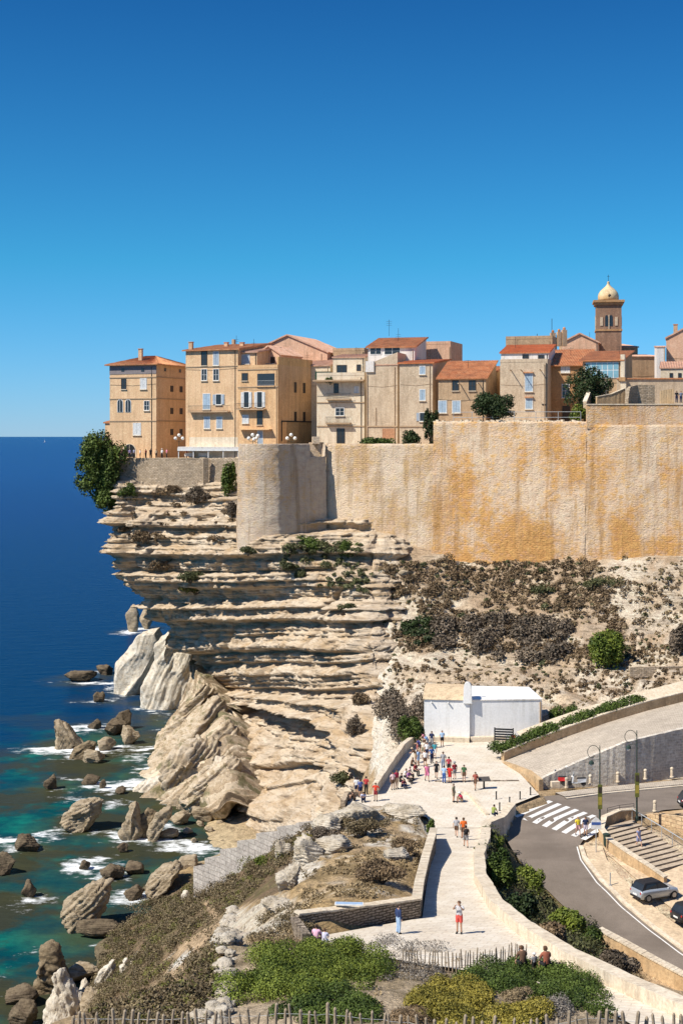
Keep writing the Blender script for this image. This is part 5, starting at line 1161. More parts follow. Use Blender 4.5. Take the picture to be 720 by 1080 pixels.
# ---------------------------------------------------------------- chapel
def chapel():
    Z0 = 17.0; f = Face(447, 495, 154, 8); z1 = f.z(f.w/2, 738)
    r = empty('chapel', f.pt(f.w, Z0, -2.5), 0, 'small whitewashed chapel with a bell gable beside the forecourt', 'chapel')
    A = f.pt(0, Z0-1); Bp = f.pt(f.w, Z0-1); up = lambda p, z: Vector((p.x, p.y, z))
    MB().hexa([A, Bp, f.pt(f.w, Z0-1, -6), f.pt(0, Z0-1, -6)], [up(A, z1), up(Bp, z1), up(f.pt(f.w, 0, -6), z1+.2), up(f.pt(0, 0, -6), z1+.2)]).build('porch_wall', M['whitewash'], r)
    rf = M['h_pale']
    # low vaulted roof of the porch
    vs = []; n = 9
    for j in range(2):
        for i in range(n):
            t = i/(n-1); vs.append(f.pt((-.15 if j == 0 else f.w-.35), z1+.02+1.0*math.sin(math.pi*min(1, t*1.0)*.5)**.8, .15-t*4.2))
    fs = [(i, i+1, n+i+1, n+i) for i in range(n-1)]; m = len(vs); vs += [f.pt(-.15, z1+.003, -5.5), f.pt(f.w-.35, z1+.003, -5.5), f.pt(-.15, z1+.003, .15), f.pt(f.w-.35, z1+.003, .15)]
    fs += [(n-1, m, m+1, 2*n-1), tuple([m+2]+list(range(n))+[m]), tuple([m+3]+list(range(n, 2*n))+[m+1]), (m+2, 0, n, m+3)]
    MB().add(vs, fs).build('roof', plaster('sandy_roof', (.58, .45, .30), (.48, .36, .24)), r)
    MB().add([f.pt(f.w/2-2.4, Z0-1, 0.012)], []).v
    # nave
    g = Face(495.3, 571, 153.6, -3.5); zn = g.z(g.w/2, 737.5)
    A = g.pt(0, Z0-1); Bp = g.pt(g.w, Z0-1); mb = MB().hexa([A, Bp, g.pt(g.w, Z0-1, -6.5), g.pt(0, Z0-1, -6.5)], [up(A, zn), up(Bp, zn-.0), up(g.pt(g.w, 0, -6.5), zn+.05), up(g.pt(0, 0, -6.5), zn+.05)])
    mb.build('nave_wall', M['whitewash'], r)
    gable = [g.pt(-.05, zn+.01, .08), g.pt(g.w+.05, zn+.01, .08), g.pt(g.w+.05, zn+.01, -6.6), g.pt(-.05, zn+.01, -6.6)]
    rd = [g.pt(.3, zn+.95, -3.2), g.pt(g.w-.8, zn+.75, -3.2)]
    MB().add(gable+rd, [(0, 1, 5, 4), (1, 2, 5), (2, 3, 4, 5), (3, 0, 4), (3, 2, 1, 0)]).build('nave_roof', M['whitewash'], r)
    g.boxu(MB(), -.05, g.w+.05, zn-.10, zn+.0, -.1, .09).build('eave_moulding', M['h_white'], r)
    # bell gable with rounded top
    bg_ = MB(); pts = [(f.w-.7, z1-.3), (f.w+.25, z1-.3), (f.w+.2, z1+1.0)]+[(f.w-.22+.42*math.cos(a), z1+1.35+.62*math.sin(a)) for a in np.linspace(.1, math.pi-.1, 8)]+[(f.w-.65, z1+1.0)]
    n = len(pts); vs = [f.pt(u, z_, .25) for u, z_ in pts]+[f.pt(u, z_, -.45) for u, z_ in pts]
    b2 = bg_.add(vs, [tuple(range(n)), tuple(range(2*n-1, n-1, -1))]+[(i, (i+1) % n, n+(i+1) % n, n+i) for i in range(n)]).build('bell_gable', M['whitewash'], r)
    mb = MB().tube([f.pt(f.w-.22, z1+1.9, -.1), f.pt(f.w-.22, z1+2.9, -.1)], .04, 5); q = f.pt(f.w-.22, z1+2.6, -.1); mb.box(q, (.4, .05, .05)); mb.build('cross', M['iron'], b2)
    # plinth bench
    mb = MB(); f.boxu(mb, .6, f.w, Z0-.3, Z0+.5, .0, .75); mb2 = g.boxu(MB(), 0, g.w*.48, Z0-.3, Z0+.5, 0, .7)
    mb.build('stone_bench', M['pale_stone'], r); mb2.build('stone_bench', M['pale_stone'], r)
    gl_ = MB().tube([f.pt(.8, z1-.3, .0), f.pt(.8, z1-.25, .35)], .09, 6); gl_.build('waterspout', M['whitewash'], r); MB().tube([f.pt(2.6, z1-.3, 0), f.pt(2.6, z1-.25, .35)], .09, 6).build('waterspout', M['whitewash'], r)
    mb = MB(); g.boxu(mb, g.w-.25, g.w-.1, Z0, zn-.3, 0, .1); mb.build('drain_pipe', M['cornice'], r)
chapel()

# ---------------------------------------------------------------- paved surfaces
def paving(name, c1, c2, joint, sc=1.0, bw=.9, bh=.45):
    m, nt, b = newmat(name); g = N(nt, 'ShaderNodeNewGeometry').outputs['Position']
    br = N(nt, 'ShaderNodeTexBrick'); mp = N(nt, 'ShaderNodeMapping'); mp.inputs['Rotation'].default_value = (0, 0, .3); nt.links.new(g, mp.inputs[0]); nt.links.new(mp.outputs[0], br.inputs['Vector'])
    br.inputs['Scale'].default_value = 1; br.inputs['Brick Width'].default_value = bw; br.inputs['Row Height'].default_value = bh; br.inputs['Mortar Size'].default_value = .025
    br.inputs['Color1'].default_value = (*c1, 1); br.inputs['Color2'].default_value = (*c2, 1); br.inputs['Mortar'].default_value = (*joint, 1)
    n = noise(nt, g, .6, 6, .6); n2 = noise(nt, g, 4, 6, .65)
    c = mixc(nt, .5, br.outputs['Color'], ramp(nt, n, [(.3, .35), (.7, .65)]), 'OVERLAY'); c = mixc(nt, .4, c, ramp(nt, n2, [(.3, .3), (.7, .7)]), 'OVERLAY')
    nt.links.new(c, b.inputs['Base Color']); b.inputs['Roughness'].default_value = .9; b.inputs['Specular IOR Level'].default_value = .1
    bump(nt, b, mth(nt, 'SUBTRACT', n2, br.outputs['Fac']), .4, .03); return m
M['paving'] = paving('pale_flagstone', (.66, .59, .48), (.62, .55, .45), (.52, .45, .36))
M['cobble'] = paving('ramp_cobbles', (.54, .47, .38), (.46, .40, .32), (.28, .23, .18), bw=.35, bh=.22)
m, nt, b = newmat('asphalt'); g = N(nt, 'ShaderNodeNewGeometry').outputs['Position']
c = mixc(nt, .5, ramp(nt, noise(nt, g, .25, 6, .6), [(.35, (.165, .135, .108)), (.65, (.225, .185, .15))]), ramp(nt, noise(nt, g, 18, 3), [(.3, .3), (.7, .7)]), 'OVERLAY')
c = mixc(nt, ramp(nt, noise(nt, coords(nt, (.25, 1, 1), (0, 0, .9)), .5, 5), [(.5, 0.0), (.65, .4)]), c, (.125, .10, .08))
nt.links.new(c, b.inputs['Base Color']); b.inputs['Roughness'].default_value = .85; M['asphalt'] = m
m, nt, b = newmat('road_paint'); g = N(nt, 'ShaderNodeNewGeometry').outputs['Position']
nt.links.new(ramp(nt, noise(nt, g, 3, 8, .7), [(.33, (.35, .31, .27)), (.42, (.74, .73, .70))]), b.inputs['Base Color']); b.inputs['Roughness'].default_value = .7; M['paint'] = m
def flat(name, poly, z, mat, kind='structure'):
    zz_ = [z(p) if callable(z) else z for p in poly]; tri = tessellate_polygon([[Vector((p[0], p[1], 0)) for p in poly]])
    o = MB().add([(p[0], p[1], q) for p, q in zip(poly, zz_)], [tuple(t) for t in tri]).build(name, mat)
    me = o.data
    if sum(p.normal.z for p in me.polygons) < 0: me.flip_normals()
    if kind: tag(o, kind=kind)
    return o
flat('plaza', plaza_xy, 17.0, M['paving']); flat('footpath', path_xy, lambda p: 36.1-.16*p[1]+.004, M['paving'])
mb = MB().box(((PZ17(455,832).x+PZ17(548,816).x)/2, (PZ17(455,832).y+PZ17(548,816).y)/2, 17.01), ((PZ17(548,812).x-PZ17(462,812).x), .35, .08), R(2))
tag(mb.build('drain_kerb', M['rubble_dark_and_shade']), 'thin dark stone step line crossing the forecourt behind the visitors', 'kerb')
def loft(name, L1, L2, fz, mat, n=90, m=8, dz=0.0):
    def rs(L): return resample([tuple(PR(*q)) for q in L], n)
    # keep equal parameter spacing per control segment
    def seg(L):
        pts = np.array([tuple(PR(*q)) for q in L]); t = np.linspace(0, len(L)-1-1e-6, n); i = t.astype(int); f_ = (t-i)[:, None]
        p0, p1, p2, p3 = [pts[np.clip(i+k, 0, len(L)-1)] for k in (-1, 0, 1, 2)]
        return .5*(2*p1+(-p0+p2)*f_+(2*p0-5*p1+4*p2-p3)*f_**2+(-p0+3*p1-3*p2+p3)*f_**3)
    A, B2 = seg(L1), seg(L2); V = []
    for j in range(m):
        t = j/(m-1); q = A*(1-t)+B2*t; q[:, 2] = [fz(y) for y in q[:, 1]]; V.append(q)
    V = np.concatenate(V); V[:, 2] += dz; I = np.arange(n*m).reshape(m, n)
    Fc = np.stack([I[:-1, :-1].ravel(), I[1:, :-1].ravel(), I[1:, 1:].ravel(), I[:-1, 1:].ravel()], 1)
    me = npmesh(name, V, Fc); 
    if sum(p.normal.z for p in me.polygons) < 0: me.flip_normals()
    return tag(link(name, me, mat), kind='structure')
loft('road', ROAD1, ROAD2, zroad, M['asphalt'], 120, 10)
# zebra crossing
mb = MB()
TL, BR_ = [(569,841),(648,867)], [(530,857),(618,886.5)]
for i in range(9):
    t0, t1 = i/8.6, (i+.5)/8.6
    q = []
    for (a, b_), t in (((TL[0], TL[1]), t0), ((TL[0], TL[1]), t1), ((BR_[0], BR_[1]), t1), ((BR_[0], BR_[1]), t0)):
        q.append(PR(a[0]+(b_[0]-a[0])*t, a[1]+(b_[1]-a[1])*t))
    n = 6; vs = []
    for k in range(n+1):
        for a, b_ in ((q[0], q[3]), (q[1], q[2])):
            p = a.lerp(b_, k/n); vs.append((p.x, p.y, zroad(p.y)+.006))
    mb.add(vs, [(2*k, 2*k+1, 2*k+3, 2*k+2) for k in range(n)])
o = mb.build('zebra_crossing', M['paint']); tag(o, kind='structure')
if sum(p.normal.z for p in o.data.polygons) < 0: o.data.flip_normals()
def ribbon(name, line, wd, dz, mat, label=None, n=60, h=0.0, cat=None, kind='structure'):
    P0 = resample([tuple(PR(*q)) for q in line], n); A = offset(P0, wd/2); B2 = offset(P0, -wd/2); mb = MB()
    vs = [(a[0], a[1], zroad(a[1])+dz) for a in A]+[(a[0], a[1], zroad(a[1])+dz) for a in B2]
    if h: vs += [(v[0], v[1], v[2]-h) for v in vs]; 
    fs = [(i, i+1, n+i+1, n+i) for i in range(n-1)]
    if h: fs += [(i, i+1, 2*n+i+1, 2*n+i) for i in range(n-1)]+[(n+i, n+i+1, 3*n+i+1, 3*n+i) for i in range(n-1)]
    o = mb.add(vs, fs).build(name, mat); tag(o, label, cat, kind=kind)
    return o
kl = [(612,893),(616,905),(633,928),(658,953),(688,978),(720,1002),(790,1048)]
ribbon('edge_line', [(608,893),(612,907),(629,931),(654,956),(684,981),(716,1005),(786,1050)], .10, .006, M['paint'])
ribbon('kerb', kl, .35, .13, M['pale_stone'], h=.4)
ribbon('sidewalk', [(625,893),(630,908),(645,928),(668,950),(696,973),(730,999),(800,1045)], 1.5, .10, plaster('sidewalk_concrete', (.58, .46, .32), (.50, .38, .26)), h=.35)
ribbon('kerb', [(880,822),(720,829.5),(640,837),(596,843)], .3, .12, M['pale_stone'], h=.4)
ribbon('sidewalk', [(880,818),(720,825.5),(640,833),(590,839)], 1.6, .10, M['cobble'], h=.35)
flat('parking_strip', xyp([(636,898),(652,908),(686,925),(730,908),(800,935),(820,1040),(740,985),(700,952),(668,925),(645,905)], PR), lambda p: zroad(p[1])+.008, plaster('sandy_gravel', (.60, .47, .33), (.50, .38, .25)), 'structure')

# ---------------------------------------------------------------- stone walls round the forecourt and road
PPw = lambda px, py, h=0.0: PP(px, py)+Vector((0, 0, h))
o = wall_line('retaining_wall', 'dry stone retaining wall with pale flat coping along the left of the footpath', 'wall', [P(460,872,112)+Vector((0,0,-.2)), P(459,880,104), P(452,905,95), P(446,931,84.5), P(443.5,950,77.6)], .45, 3.0, M['rubble_dark_and_shade'], n=30, side=-1, cap=M['pale_stone'], seed=1)
o = wall_line('retaining_wall', 'dark dry stone wall of the sitting court facing the camera', 'wall', [P(443.2,950,77.4), P(400,956,76.0), P(360,961,74.4), P(315,966,73)], .45, 2.4, M['rubble_dark_and_shade'], n=24, side=-1, cap=M['pale_stone'], seed=2)
o = wall_line('retaining_wall', 'short return end of the court wall beside the seated pair in pink', 'wall', [P(314,966,72.7), P(322,976,69.5), P(328,984,66.5)], .4, lambda t: 1.6-.8*t, M['rubble_dark_and_shade'], n=8, side=-1, seed=3)
EDGE = [(508,873),(506,890),(499,907),(500,931),(516,960),(545,985),(590,1015),(660,1050),(740,1085),(800,1114)]
EH = [.55,.55,.55,.6,.6,.6,.6,.6,.6,.6]
EDGE[0:0] = [(535,851),(524,866)]; EH[0:0] = [.4,.5]
o = wall_line('parapet', 'long curving whitish parapet between footpath and green bank', 'wall', [ (PZ17(*q) if q[1] < 872 else PPa(*q))+Vector((0,0,h)) for q, h in zip(EDGE, EH)], .75, 4.0, M['pale_stone'], n=110, jit=.03, side=1, seed=4)
o = wall_line('parapet', 'low sloping parapet wall that the crowd leans on left of the forecourt', 'wall', [PZ17(398,838)+Vector((0,0,1.0)), PZ17(412,816)+Vector((0,0,1.0)), PZ17(427,795)+Vector((0,0,1.0)), PZ17(441,783)+Vector((0,0,1.0))], .5, 2.6, M['pale_stone'], n=20, side=1, seed=5)
o = wall_line('parapet', 'low parapet at the cliff edge behind the group on the far left of the forecourt', 'wall', [PZ17(364,850)+Vector((0,0,.5)), PZ17(368,842)+Vector((0,0,.6)), PZ17(380,839)+Vector((0,0,.3))], .4, 2.6, M['rubble'], n=12, side=1, seed=6)
o = wall_line('parapet', 'curved low white kerb wall with dry plants in the middle of the forecourt', 'wall', [PZ17(482,838)+Vector((0,0,.25)), PZ17(492,838)+Vector((0,0,.25)), PZ17(500,846)+Vector((0,0,.25)), PZ17(505,853)+Vector((0,0,.25)), PZ17(512,860)+Vector((0,0,.15))], .3, .6, M['pale_stone'], n=16, side=1, seed=7)
# ramp with its retaining wall
def RZp(px, py, D): return P(px, py, D)
rl = [(565,824,136.5),(590,812,137),(620,799,137.5),(659,783,138.2),(690,775.5,140),(725,767,142),(800,750,147)]
ru = [(533,802,144),(560,791,146),(600,776,148),(640,762,150),(680,750,152),(720,740,154),(800,718,158)]
A = resample([tuple(P(*q)) for q in rl], 50); B2 = resample([tuple(P(*q)) for q in ru], 50); V = []
for t in np.linspace(0, 1, 8): V.append(A*(1-t)+B2*t)
V = np.concatenate(V); I = np.arange(400).reshape(8, 50)
me = npmesh('ramp', V, np.stack([I[:-1, :-1].ravel(), I[:-1, 1:].ravel(), I[1:, 1:].ravel(), I[1:, :-1].ravel()], 1)); tag(link('ramp', me, M['cobble']), kind='structure')
wall_line('retaining_wall', 'grey rubble wall under the left part of the ramp behind the scooters', 'wall', [P(566,824,136.3), P(590,812,136.9), P(620,799,137.4), P(658.7,783,138.1)], .5, lambda t: .7+4.6*t, M['rubble_grey'], n=30, side=1, seed=8)
wall_line('retaining_wall', 'tall sunlit grey rubble wall under the right part of the ramp', 'wall', [P(659,783,138.1), P(690,775.5,139.8), P(725,767,141.8), P(800,750,146.8)], .5, 6, M['rubble_grey'], n=30, side=1, seed=9)
wall_line('parapet', 'brown stone parapet along the upper side of the ramp', 'wall', [P(531,800,144)+Vector((0,0,.55)), P(560,788,146)+Vector((0,0,.6)), P(600,773,148)+Vector((0,0,.6)), P(640,759,150)+Vector((0,0,.6)), P(680,747,152)+Vector((0,0,.6)), P(720,737,154)+Vector((0,0,.6)), P(800,715,158)+Vector((0,0,.6))], .45, 1.6, M['stone_tan'], n=40, side=1, cap=M['pale_stone'], seed=10)
wall_line('retaining_wall', 'smooth tan wall closing the lower end of the ramp beside the forecourt', 'wall', [P(528,803,143.8), P(540,810,140.5)+Vector((0,0,.3)), P(556,818,137.5)+Vector((0,0,.45)), P(568,828,135.3)+Vector((0,0,.5))], .45, 2.2, M['stone_tan'], n=16, side=1, seed=11)
# strip behind the ramp parapet
A = resample([tuple(P(*q)) for q in [(560,788.5,146.6),(600,773.5,148.6),(640,759.5,150.6),(680,747.5,152.6),(720,737.5,154.6),(800,715.5,158.6)]], 20); B2 = A+np.array((-1.0, 4.5, .7))
V = np.concatenate([A, B2]); me = npmesh('verge', V, np.array([(i, i+1, 20+i+1, 20+i) for i in range(19)])); tag(link('verge', me, plaster('pale_rocky_verge', (.62, .54, .42), (.45, .35, .23), (.35,.27,.18), s=2)), kind='structure')
wall_line('retaining_wall', 'low pale terrace wall on the slope above the ramp', 'wall', [P(664,704,167), P(700,703,167), P(760,702,168)], .4, 1.2, M['rubble'], n=14, side=1, seed=12)
# road barrier on the downhill side
o = wall_line('road_wall', 'long pale roadside wall with a sandy face at the outer edge of the bend', 'wall', [PR(634,990)+Vector((0,0,.75)), PR(660,1004)+Vector((0,0,.75)), PR(690,1021)+Vector((0,0,.75)), PR(722,1038)+Vector((0,0,.75)), PR(800,1078)+Vector((0,0,.75))], .6, 4.5, M['stone_tan'], n=40, side=-1, cap=M['pale_stone'], seed=13)
# stairs from the crossing down to the car park
def stairs():
    r = empty('stairs', PR(660, 885), 0, 'broad stone stairs with shade painted on its step faces going down beside the lamp posts', 'stairs')
    top = [PR(634, 880), PR(666, 866)]; a = Vector((top[0].x, top[0].y)); b_ = Vector((top[1].x, top[1].y))
    end = [PR(688, 924), PR(732, 906)]
    mb = MB(); n = 12; z0 = 16.35; z1 = 14.75; rs = MB()
    for i in range(n):
        t = i/n; t2 = (i+1)/n
        p = [a.lerp(Vector((end[0].x, end[0].y)), t), b_.lerp(Vector((end[1].x, end[1].y)), t), b_.lerp(Vector((end[1].x, end[1].y)), t2), a.lerp(Vector((end[0].x, end[0].y)), t2)]
        z = z0+(z1-z0)*(i/n); mb.hexa([(q.x, q.y, 12) for q in p], [(q.x, q.y, z) for q in p])
        d = (p[2]-p[1]).normalized()*.02; zz_ = z+(z1-z0)/n
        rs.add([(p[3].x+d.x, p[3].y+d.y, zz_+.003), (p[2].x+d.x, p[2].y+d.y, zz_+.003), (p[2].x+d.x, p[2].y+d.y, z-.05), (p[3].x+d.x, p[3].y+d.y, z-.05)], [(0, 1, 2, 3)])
    mb.build('steps', plaster('worn_step_stone', (.46, .38, .29), (.36, .28, .20)), r); rs.build('riser_shade', M['rubble_dark_and_shade'], r)  # dark sheets over the step faces put their shade into the colour
    mb = MB(); q = [PR(666, 864)+Vector((0,0,.9)), PR(700, 886)+Vector((0,0,1.0)), PR(732, 906)+Vector((0,0,1.0))]; mb.tube(q, .04, 6)
    for p in resample([tuple(x) for x in q], 7): mb.tube([p, (p[0], p[1], p[2]-1.1)], .03, 5)
    mb.build('handrail', M['rail'], r)
stairs()
wall_line('retaining_wall', 'curved tan wall wrapping the left side of the stairs', 'wall', [PR(668,862)+Vector((0,0,.7)), PR(650,864)+Vector((0,0,.75)), PR(634,872)+Vector((0,0,.8)), PR(631,884)+Vector((0,0,.8)), PR(640,896)+Vector((0,0,.8)), PR(660,910)+Vector((0,0,.8)), PR(684,925)+Vector((0,0,.75)), PR(700,932)+Vector((0,0,.4))], .4, 2.0, M['stone_tan'], n=40, side=1, cap=M['pale_stone'], seed=14)
wall_line('retaining_wall', 'warm sandstone block wall right of the stairs', 'wall', [P(668,860,127.2), P(690,858,125.5), P(720,862,123), P(800,872,118)], .5, 4.5, brickmat('warm_sandstone_blocks', (.62, .46, .28), (.52, .36, .21), (.36, .26, .16), .7, .34), n=24, side=1, seed=15)
flat('upper_pavement', xyp([(672,858),(692,856.5),(722,860),(800,869),(900,869),(900,852),(720,854),(692,857)], PR), lambda p: zroad(p[1])+.02, M['stone_tan'])
# stepped white retaining wall going down to the shore
def stepped():
    line = [(360,858,128),(345,862,129.5),(330,866,131),(312,870,133),(292,877,136),(270,885,139),(250,894,142),(232,903,145),(216,912,147),(204,918,148.5)]
    pts = [P(*q) for q in line]; mb = MB(); mat = brickmat('grey_block_wall', (.46, .42, .37), (.38, .34, .30), (.28, .25, .22), 1.3, .5)
    for a, b_ in zip(pts[:-1], pts[1:]):
        t = (b_-a); t.z = 0; t.normalize(); nr = Vector((t.y, -t.x, 0))*.5; z = a.z; zb = min(a.z, b_.z)-5; zq = H-K(pix(a.x, a.y, a.z)[1]+2)*b_.y
        mb.hexa([Vector((a.x, a.y, zb)), Vector((b_.x, b_.y, zb)), Vector((b_.x, b_.y, zb))+nr, Vector((a.x, a.y, zb))+nr], [Vector((a.x, a.y, z)), Vector((b_.x, b_.y, zq)), Vector((b_.x, b_.y, zq))+nr, Vector((a.x, a.y, z))+nr])
    tag(mb.build('retaining_wall', mat), 'pale stepped retaining wall going down the slope to the shore', 'wall')
stepped()
def rebase():
    """parts were drawn in world coordinates: move them into the frame of their thing"""
    done = set()
    def rec(o, T):
        for c in o.children:
            if c.type == 'MESH' and c.data.name not in done: c.data.transform(T); done.add(c.data.name)
            rec(c, T)
    for o in list(COL.objects):
        if o.type == 'EMPTY' and o.parent is None: rec(o, Matrix.Translation(-o.location))
rebase()
# ================================================================ VEGETATION
def leafcloud(lobes, n, size, seed, up=.25, shell=.35):
    """lobes (k,6): centre + radii; n leaf quads spread over and just inside the lobes"""
    rng = np.random.default_rng(seed); L = np.asarray(lobes, float)
    wt = (L[:, 3]*L[:, 4]+L[:, 3]*L[:, 5]+L[:, 4]*L[:, 5]); k = rng.choice(len(L), n, p=wt/wt.sum())
    d = rng.normal(size=(n, 3)); d[:, 2] = np.where(d[:, 2] < -.2, np.abs(d[:, 2])*rng.choice([-.5, 1], n), d[:, 2]); d /= np.linalg.norm(d, axis=1)[:, None]
    rr = 1-shell*rng.random(n)**1.6+.08*rng.normal(size=n)
    c = L[k, :3]+d*L[k, 3:]*rr[:, None]
    nn = d+rng.normal(size=(n, 3))*.7+np.array((0, 0, up)); nn /= np.linalg.norm(nn, axis=1)[:, None]
    a = np.cross(nn, rng.normal(size=(n, 3))); a /= np.linalg.norm(a, axis=1)[:, None]+1e-9; b_ = np.cross(nn, a)
    s = (size*rng.uniform(.55, 1.3, n))[:, None]
    V = np.stack([c-a*s, c+b_*s*.55, c+a*s, c-b_*s*.55], 1).reshape(-1, 3)
    rnd = np.clip(.5+fbm(c[:, 0]*.9, c[:, 1]*.9, c[:, 2]*.9, seed, 2)*.7+rng.normal(size=n)*.22, 0, 1)
    return V, np.arange(4*n).reshape(n, 4), np.repeat(rnd, 4)
LM = {}
def lm(k):
    if k not in LM:
        a, b_ = {'green': ((.022, .042, .008), (.11, .155, .028)), 'bright': ((.040, .068, .010), (.19, .23, .035)), 'dark': ((.012, .024, .008), (.045, .068, .020)), 'olive': ((.035, .042, .018), (.12, .125, .05)),
                 'yellow': ((.085, .08, .014), (.34, .28, .05)), 'greybrown': ((.06, .048, .034), (.20, .155, .11)), 'brown': ((.075, .052, .03), (.26, .18, .10)), 'dry': ((.14, .10, .05), (.42, .32, .18)),
                 'heather': ((.075, .058, .032), (.24, .185, .10)), 'tan': ((.12, .09, .05), (.34, .26, .15)), 'grey': ((.09, .08, .07), (.30, .27, .23)), 'moss': ((.06, .065, .015), (.19, .18, .05))}[k]
        LM[k] = leafmat('leaves_'+k, a, b_)
    return LM[k]
M['bark'] = plain('grey_bark', (.13, .10, .07), .9, .3)
def twigs(base, lobes, rad, name='stem', n=6, par=None, seed=0):
    rng = random.Random(seed); mb = MB(); base = Vector(base)
    for i in range(min(n, len(lobes))):
        l = lobes[i*len(lobes)//n if len(lobes) >= n else i]; t = Vector(l[:3]); m = base.lerp(t, .5)+Vector((rng.uniform(-.1, .1), rng.uniform(-.1, .1), .05))*(t-base).length
        mb.tube([base+Vector((0, 0, -.15)), m, t], [rad, rad*.6, rad*.2], 5)
    return mb.build(name, M['bark'], par)
def bush(label, px, py, w_, h_, kind, seed=0, D=None, n=None, leaf=None, lobes=9, name='bush', cat='bush', deep=.8, pos=None, group=None, dense=1.0, near=0.0):
    """px,py = middle of its foot in the photograph; w_,h_ its size there"""
    q = pos or (P(px, py, D) if D else G(px, py, near))
    if q is None: q = P(px, py, 100)
    s = q.y/F; W2, Hh = w_*s/2, h_*s; rng = np.random.default_rng(seed+7)
    L = []
    for i in range(lobes):
        a = rng.uniform(0, 2*math.pi); r = math.sqrt(rng.random())*.68; z = rng.uniform(.28, .72)*(1-.35*r)
        rad = rng.uniform(.26, .42)
        L.append((W2*r*math.cos(a), W2*deep*r*math.sin(a)+W2*deep*.6, Hh*z, W2*rad*1.15, W2*deep*rad*1.15, min(Hh*rad*.95, Hh*(1-z))))
    L = np.array(L); sz = leaf or max(.035, .9*s*(1.25 if h_ < 30 else 1.5))
    area = (w_*h_); nn = n or int(min(9000, max(350, area*3.6*dense)))
    o = empty(name, q, 0, label, cat, group)
    V, Fc, r = leafcloud(L, nn, sz, seed); link('foliage', npmesh('foliage', V, Fc, False, {'rnd': r}), lm(kind), o)
    twigs((0, W2*deep*.6, 0), L, max(.02, W2*.05), 'stem', 6, o, seed); return o
def tree(label, px, py, w_, h_, D, kind, seed, trunk=.3, name='tree', lobes=16, n=7000, leaf=.2, cat='tree'):
    q = P(px, py, D); s = D/F; W2, Hh = w_*s/2, h_*s; rng = np.random.default_rng(seed); L = []
    for i in range(lobes):
        d = rng.normal(size=3); d /= np.linalg.norm(d); r = rng.uniform(.30, .84)
        c = np.array((0, 0, Hh*(trunk+(1-trunk)*.48)))+d*np.array((W2, W2*.8, Hh*(1-trunk)*.5))*r
        k = rng.uniform(.17, .38)*(1.25-.45*r); L.append((*c, W2*k, W2*k, Hh*(1-trunk)*.5*k*1.2))
    o = empty(name, q, 0, label, cat); V, Fc, r = leafcloud(np.array(L), n, leaf, seed, shell=.5); link('crown', npmesh('crown', V, Fc, False, {'rnd': r}), lm(kind), o)
    mb = MB(); t = max(.3, Hh*trunk); mb.tube([(0, 0, -.4), (.05, 0, t*.6), (.02, 0, t*1.2)], [W2*.10, W2*.075, W2*.06], 7)
    for i in range(0, lobes, 2): l = Vector(L[i][:3]); mb.tube([(.02, 0, t), Vector((.02, 0, t)).lerp(l, .5)+Vector((0, 0, .2)), l], [W2*.05, W2*.035, W2*.012], 5)
    mb.build('trunk', M['bark'], o); return o
def ppoly(poly, n, seed, scale=True):
    """n random pixel points in a polygon, thinned so that they spread evenly over the ground"""
    rng = np.random.default_rng(seed); xs = [p[0] for p in poly]; ys = [p[1] for p in poly]; out = []
    while len(out) < n:
        x = rng.uniform(min(xs), max(xs), n*2); y = rng.uniform(min(ys), max(ys), n*2); m = inpoly(x, y, poly); out += list(zip(x[m], y[m]))
        if not m.any(): break
    return out[:n]
def thicket(name, label, poly, nl, rpx, kind, seed, per=60, leaf=None, cat='bush', stuff=False, flat_=.7, where=None, group=None, up=.25):
    pts = ppoly(poly, nl, seed); rng = np.random.default_rng(seed+1); L = []; ds = []
    for x, y in pts:
        q = (where or G)(x, y)
        if q is None: continue
        if stuff and fbm(q.x*.22, q.y*.22, 0, seed, 2) < (-.6 if seed in (70, 71) else -.12): continue
        r = rpx*q.y/F*(min(2.4, .45*math.exp(rng.normal()*.55)+.35) if stuff else rng.uniform(.6, 1.35)); L.append((q.x, q.y, q.z+r*flat_*.35, r, r, r*flat_)); ds.append(q.y)
    L = np.array(L); c = L[:, :3].mean(0); c[2] = L[:, 2].min(); s = np.mean(ds)/F
    L2 = L.copy(); L2[:, :3] -= c
    V, Fc, r = leafcloud(L2, int(per*len(L)), leaf or max(.03, 1.3*s), seed, up=up, shell=.5)
    me = npmesh(name, V, Fc, False, {'rnd': r})
    if stuff:
        o = link(name, me, lm(kind), loc=c); tag(o, label, cat, kind='stuff')
    else:
        o = empty(name, c, 0, label, cat, group); link('foliage', me, lm(kind), o); k = max(1, len(L2)//8)
        mb = MB()
        for l in L2[::k]: mb.tube([(l[0], l[1], l[2]-l[5]-.1), (l[0]+.1*l[3], l[1], l[2]), (l[0], l[1]+.1*l[3], l[2]+l[5]*.6)], [.10*l[3], .06*l[3], .02*l[3]], 5)
        mb.build('stem', M['bark'], o)
    return o
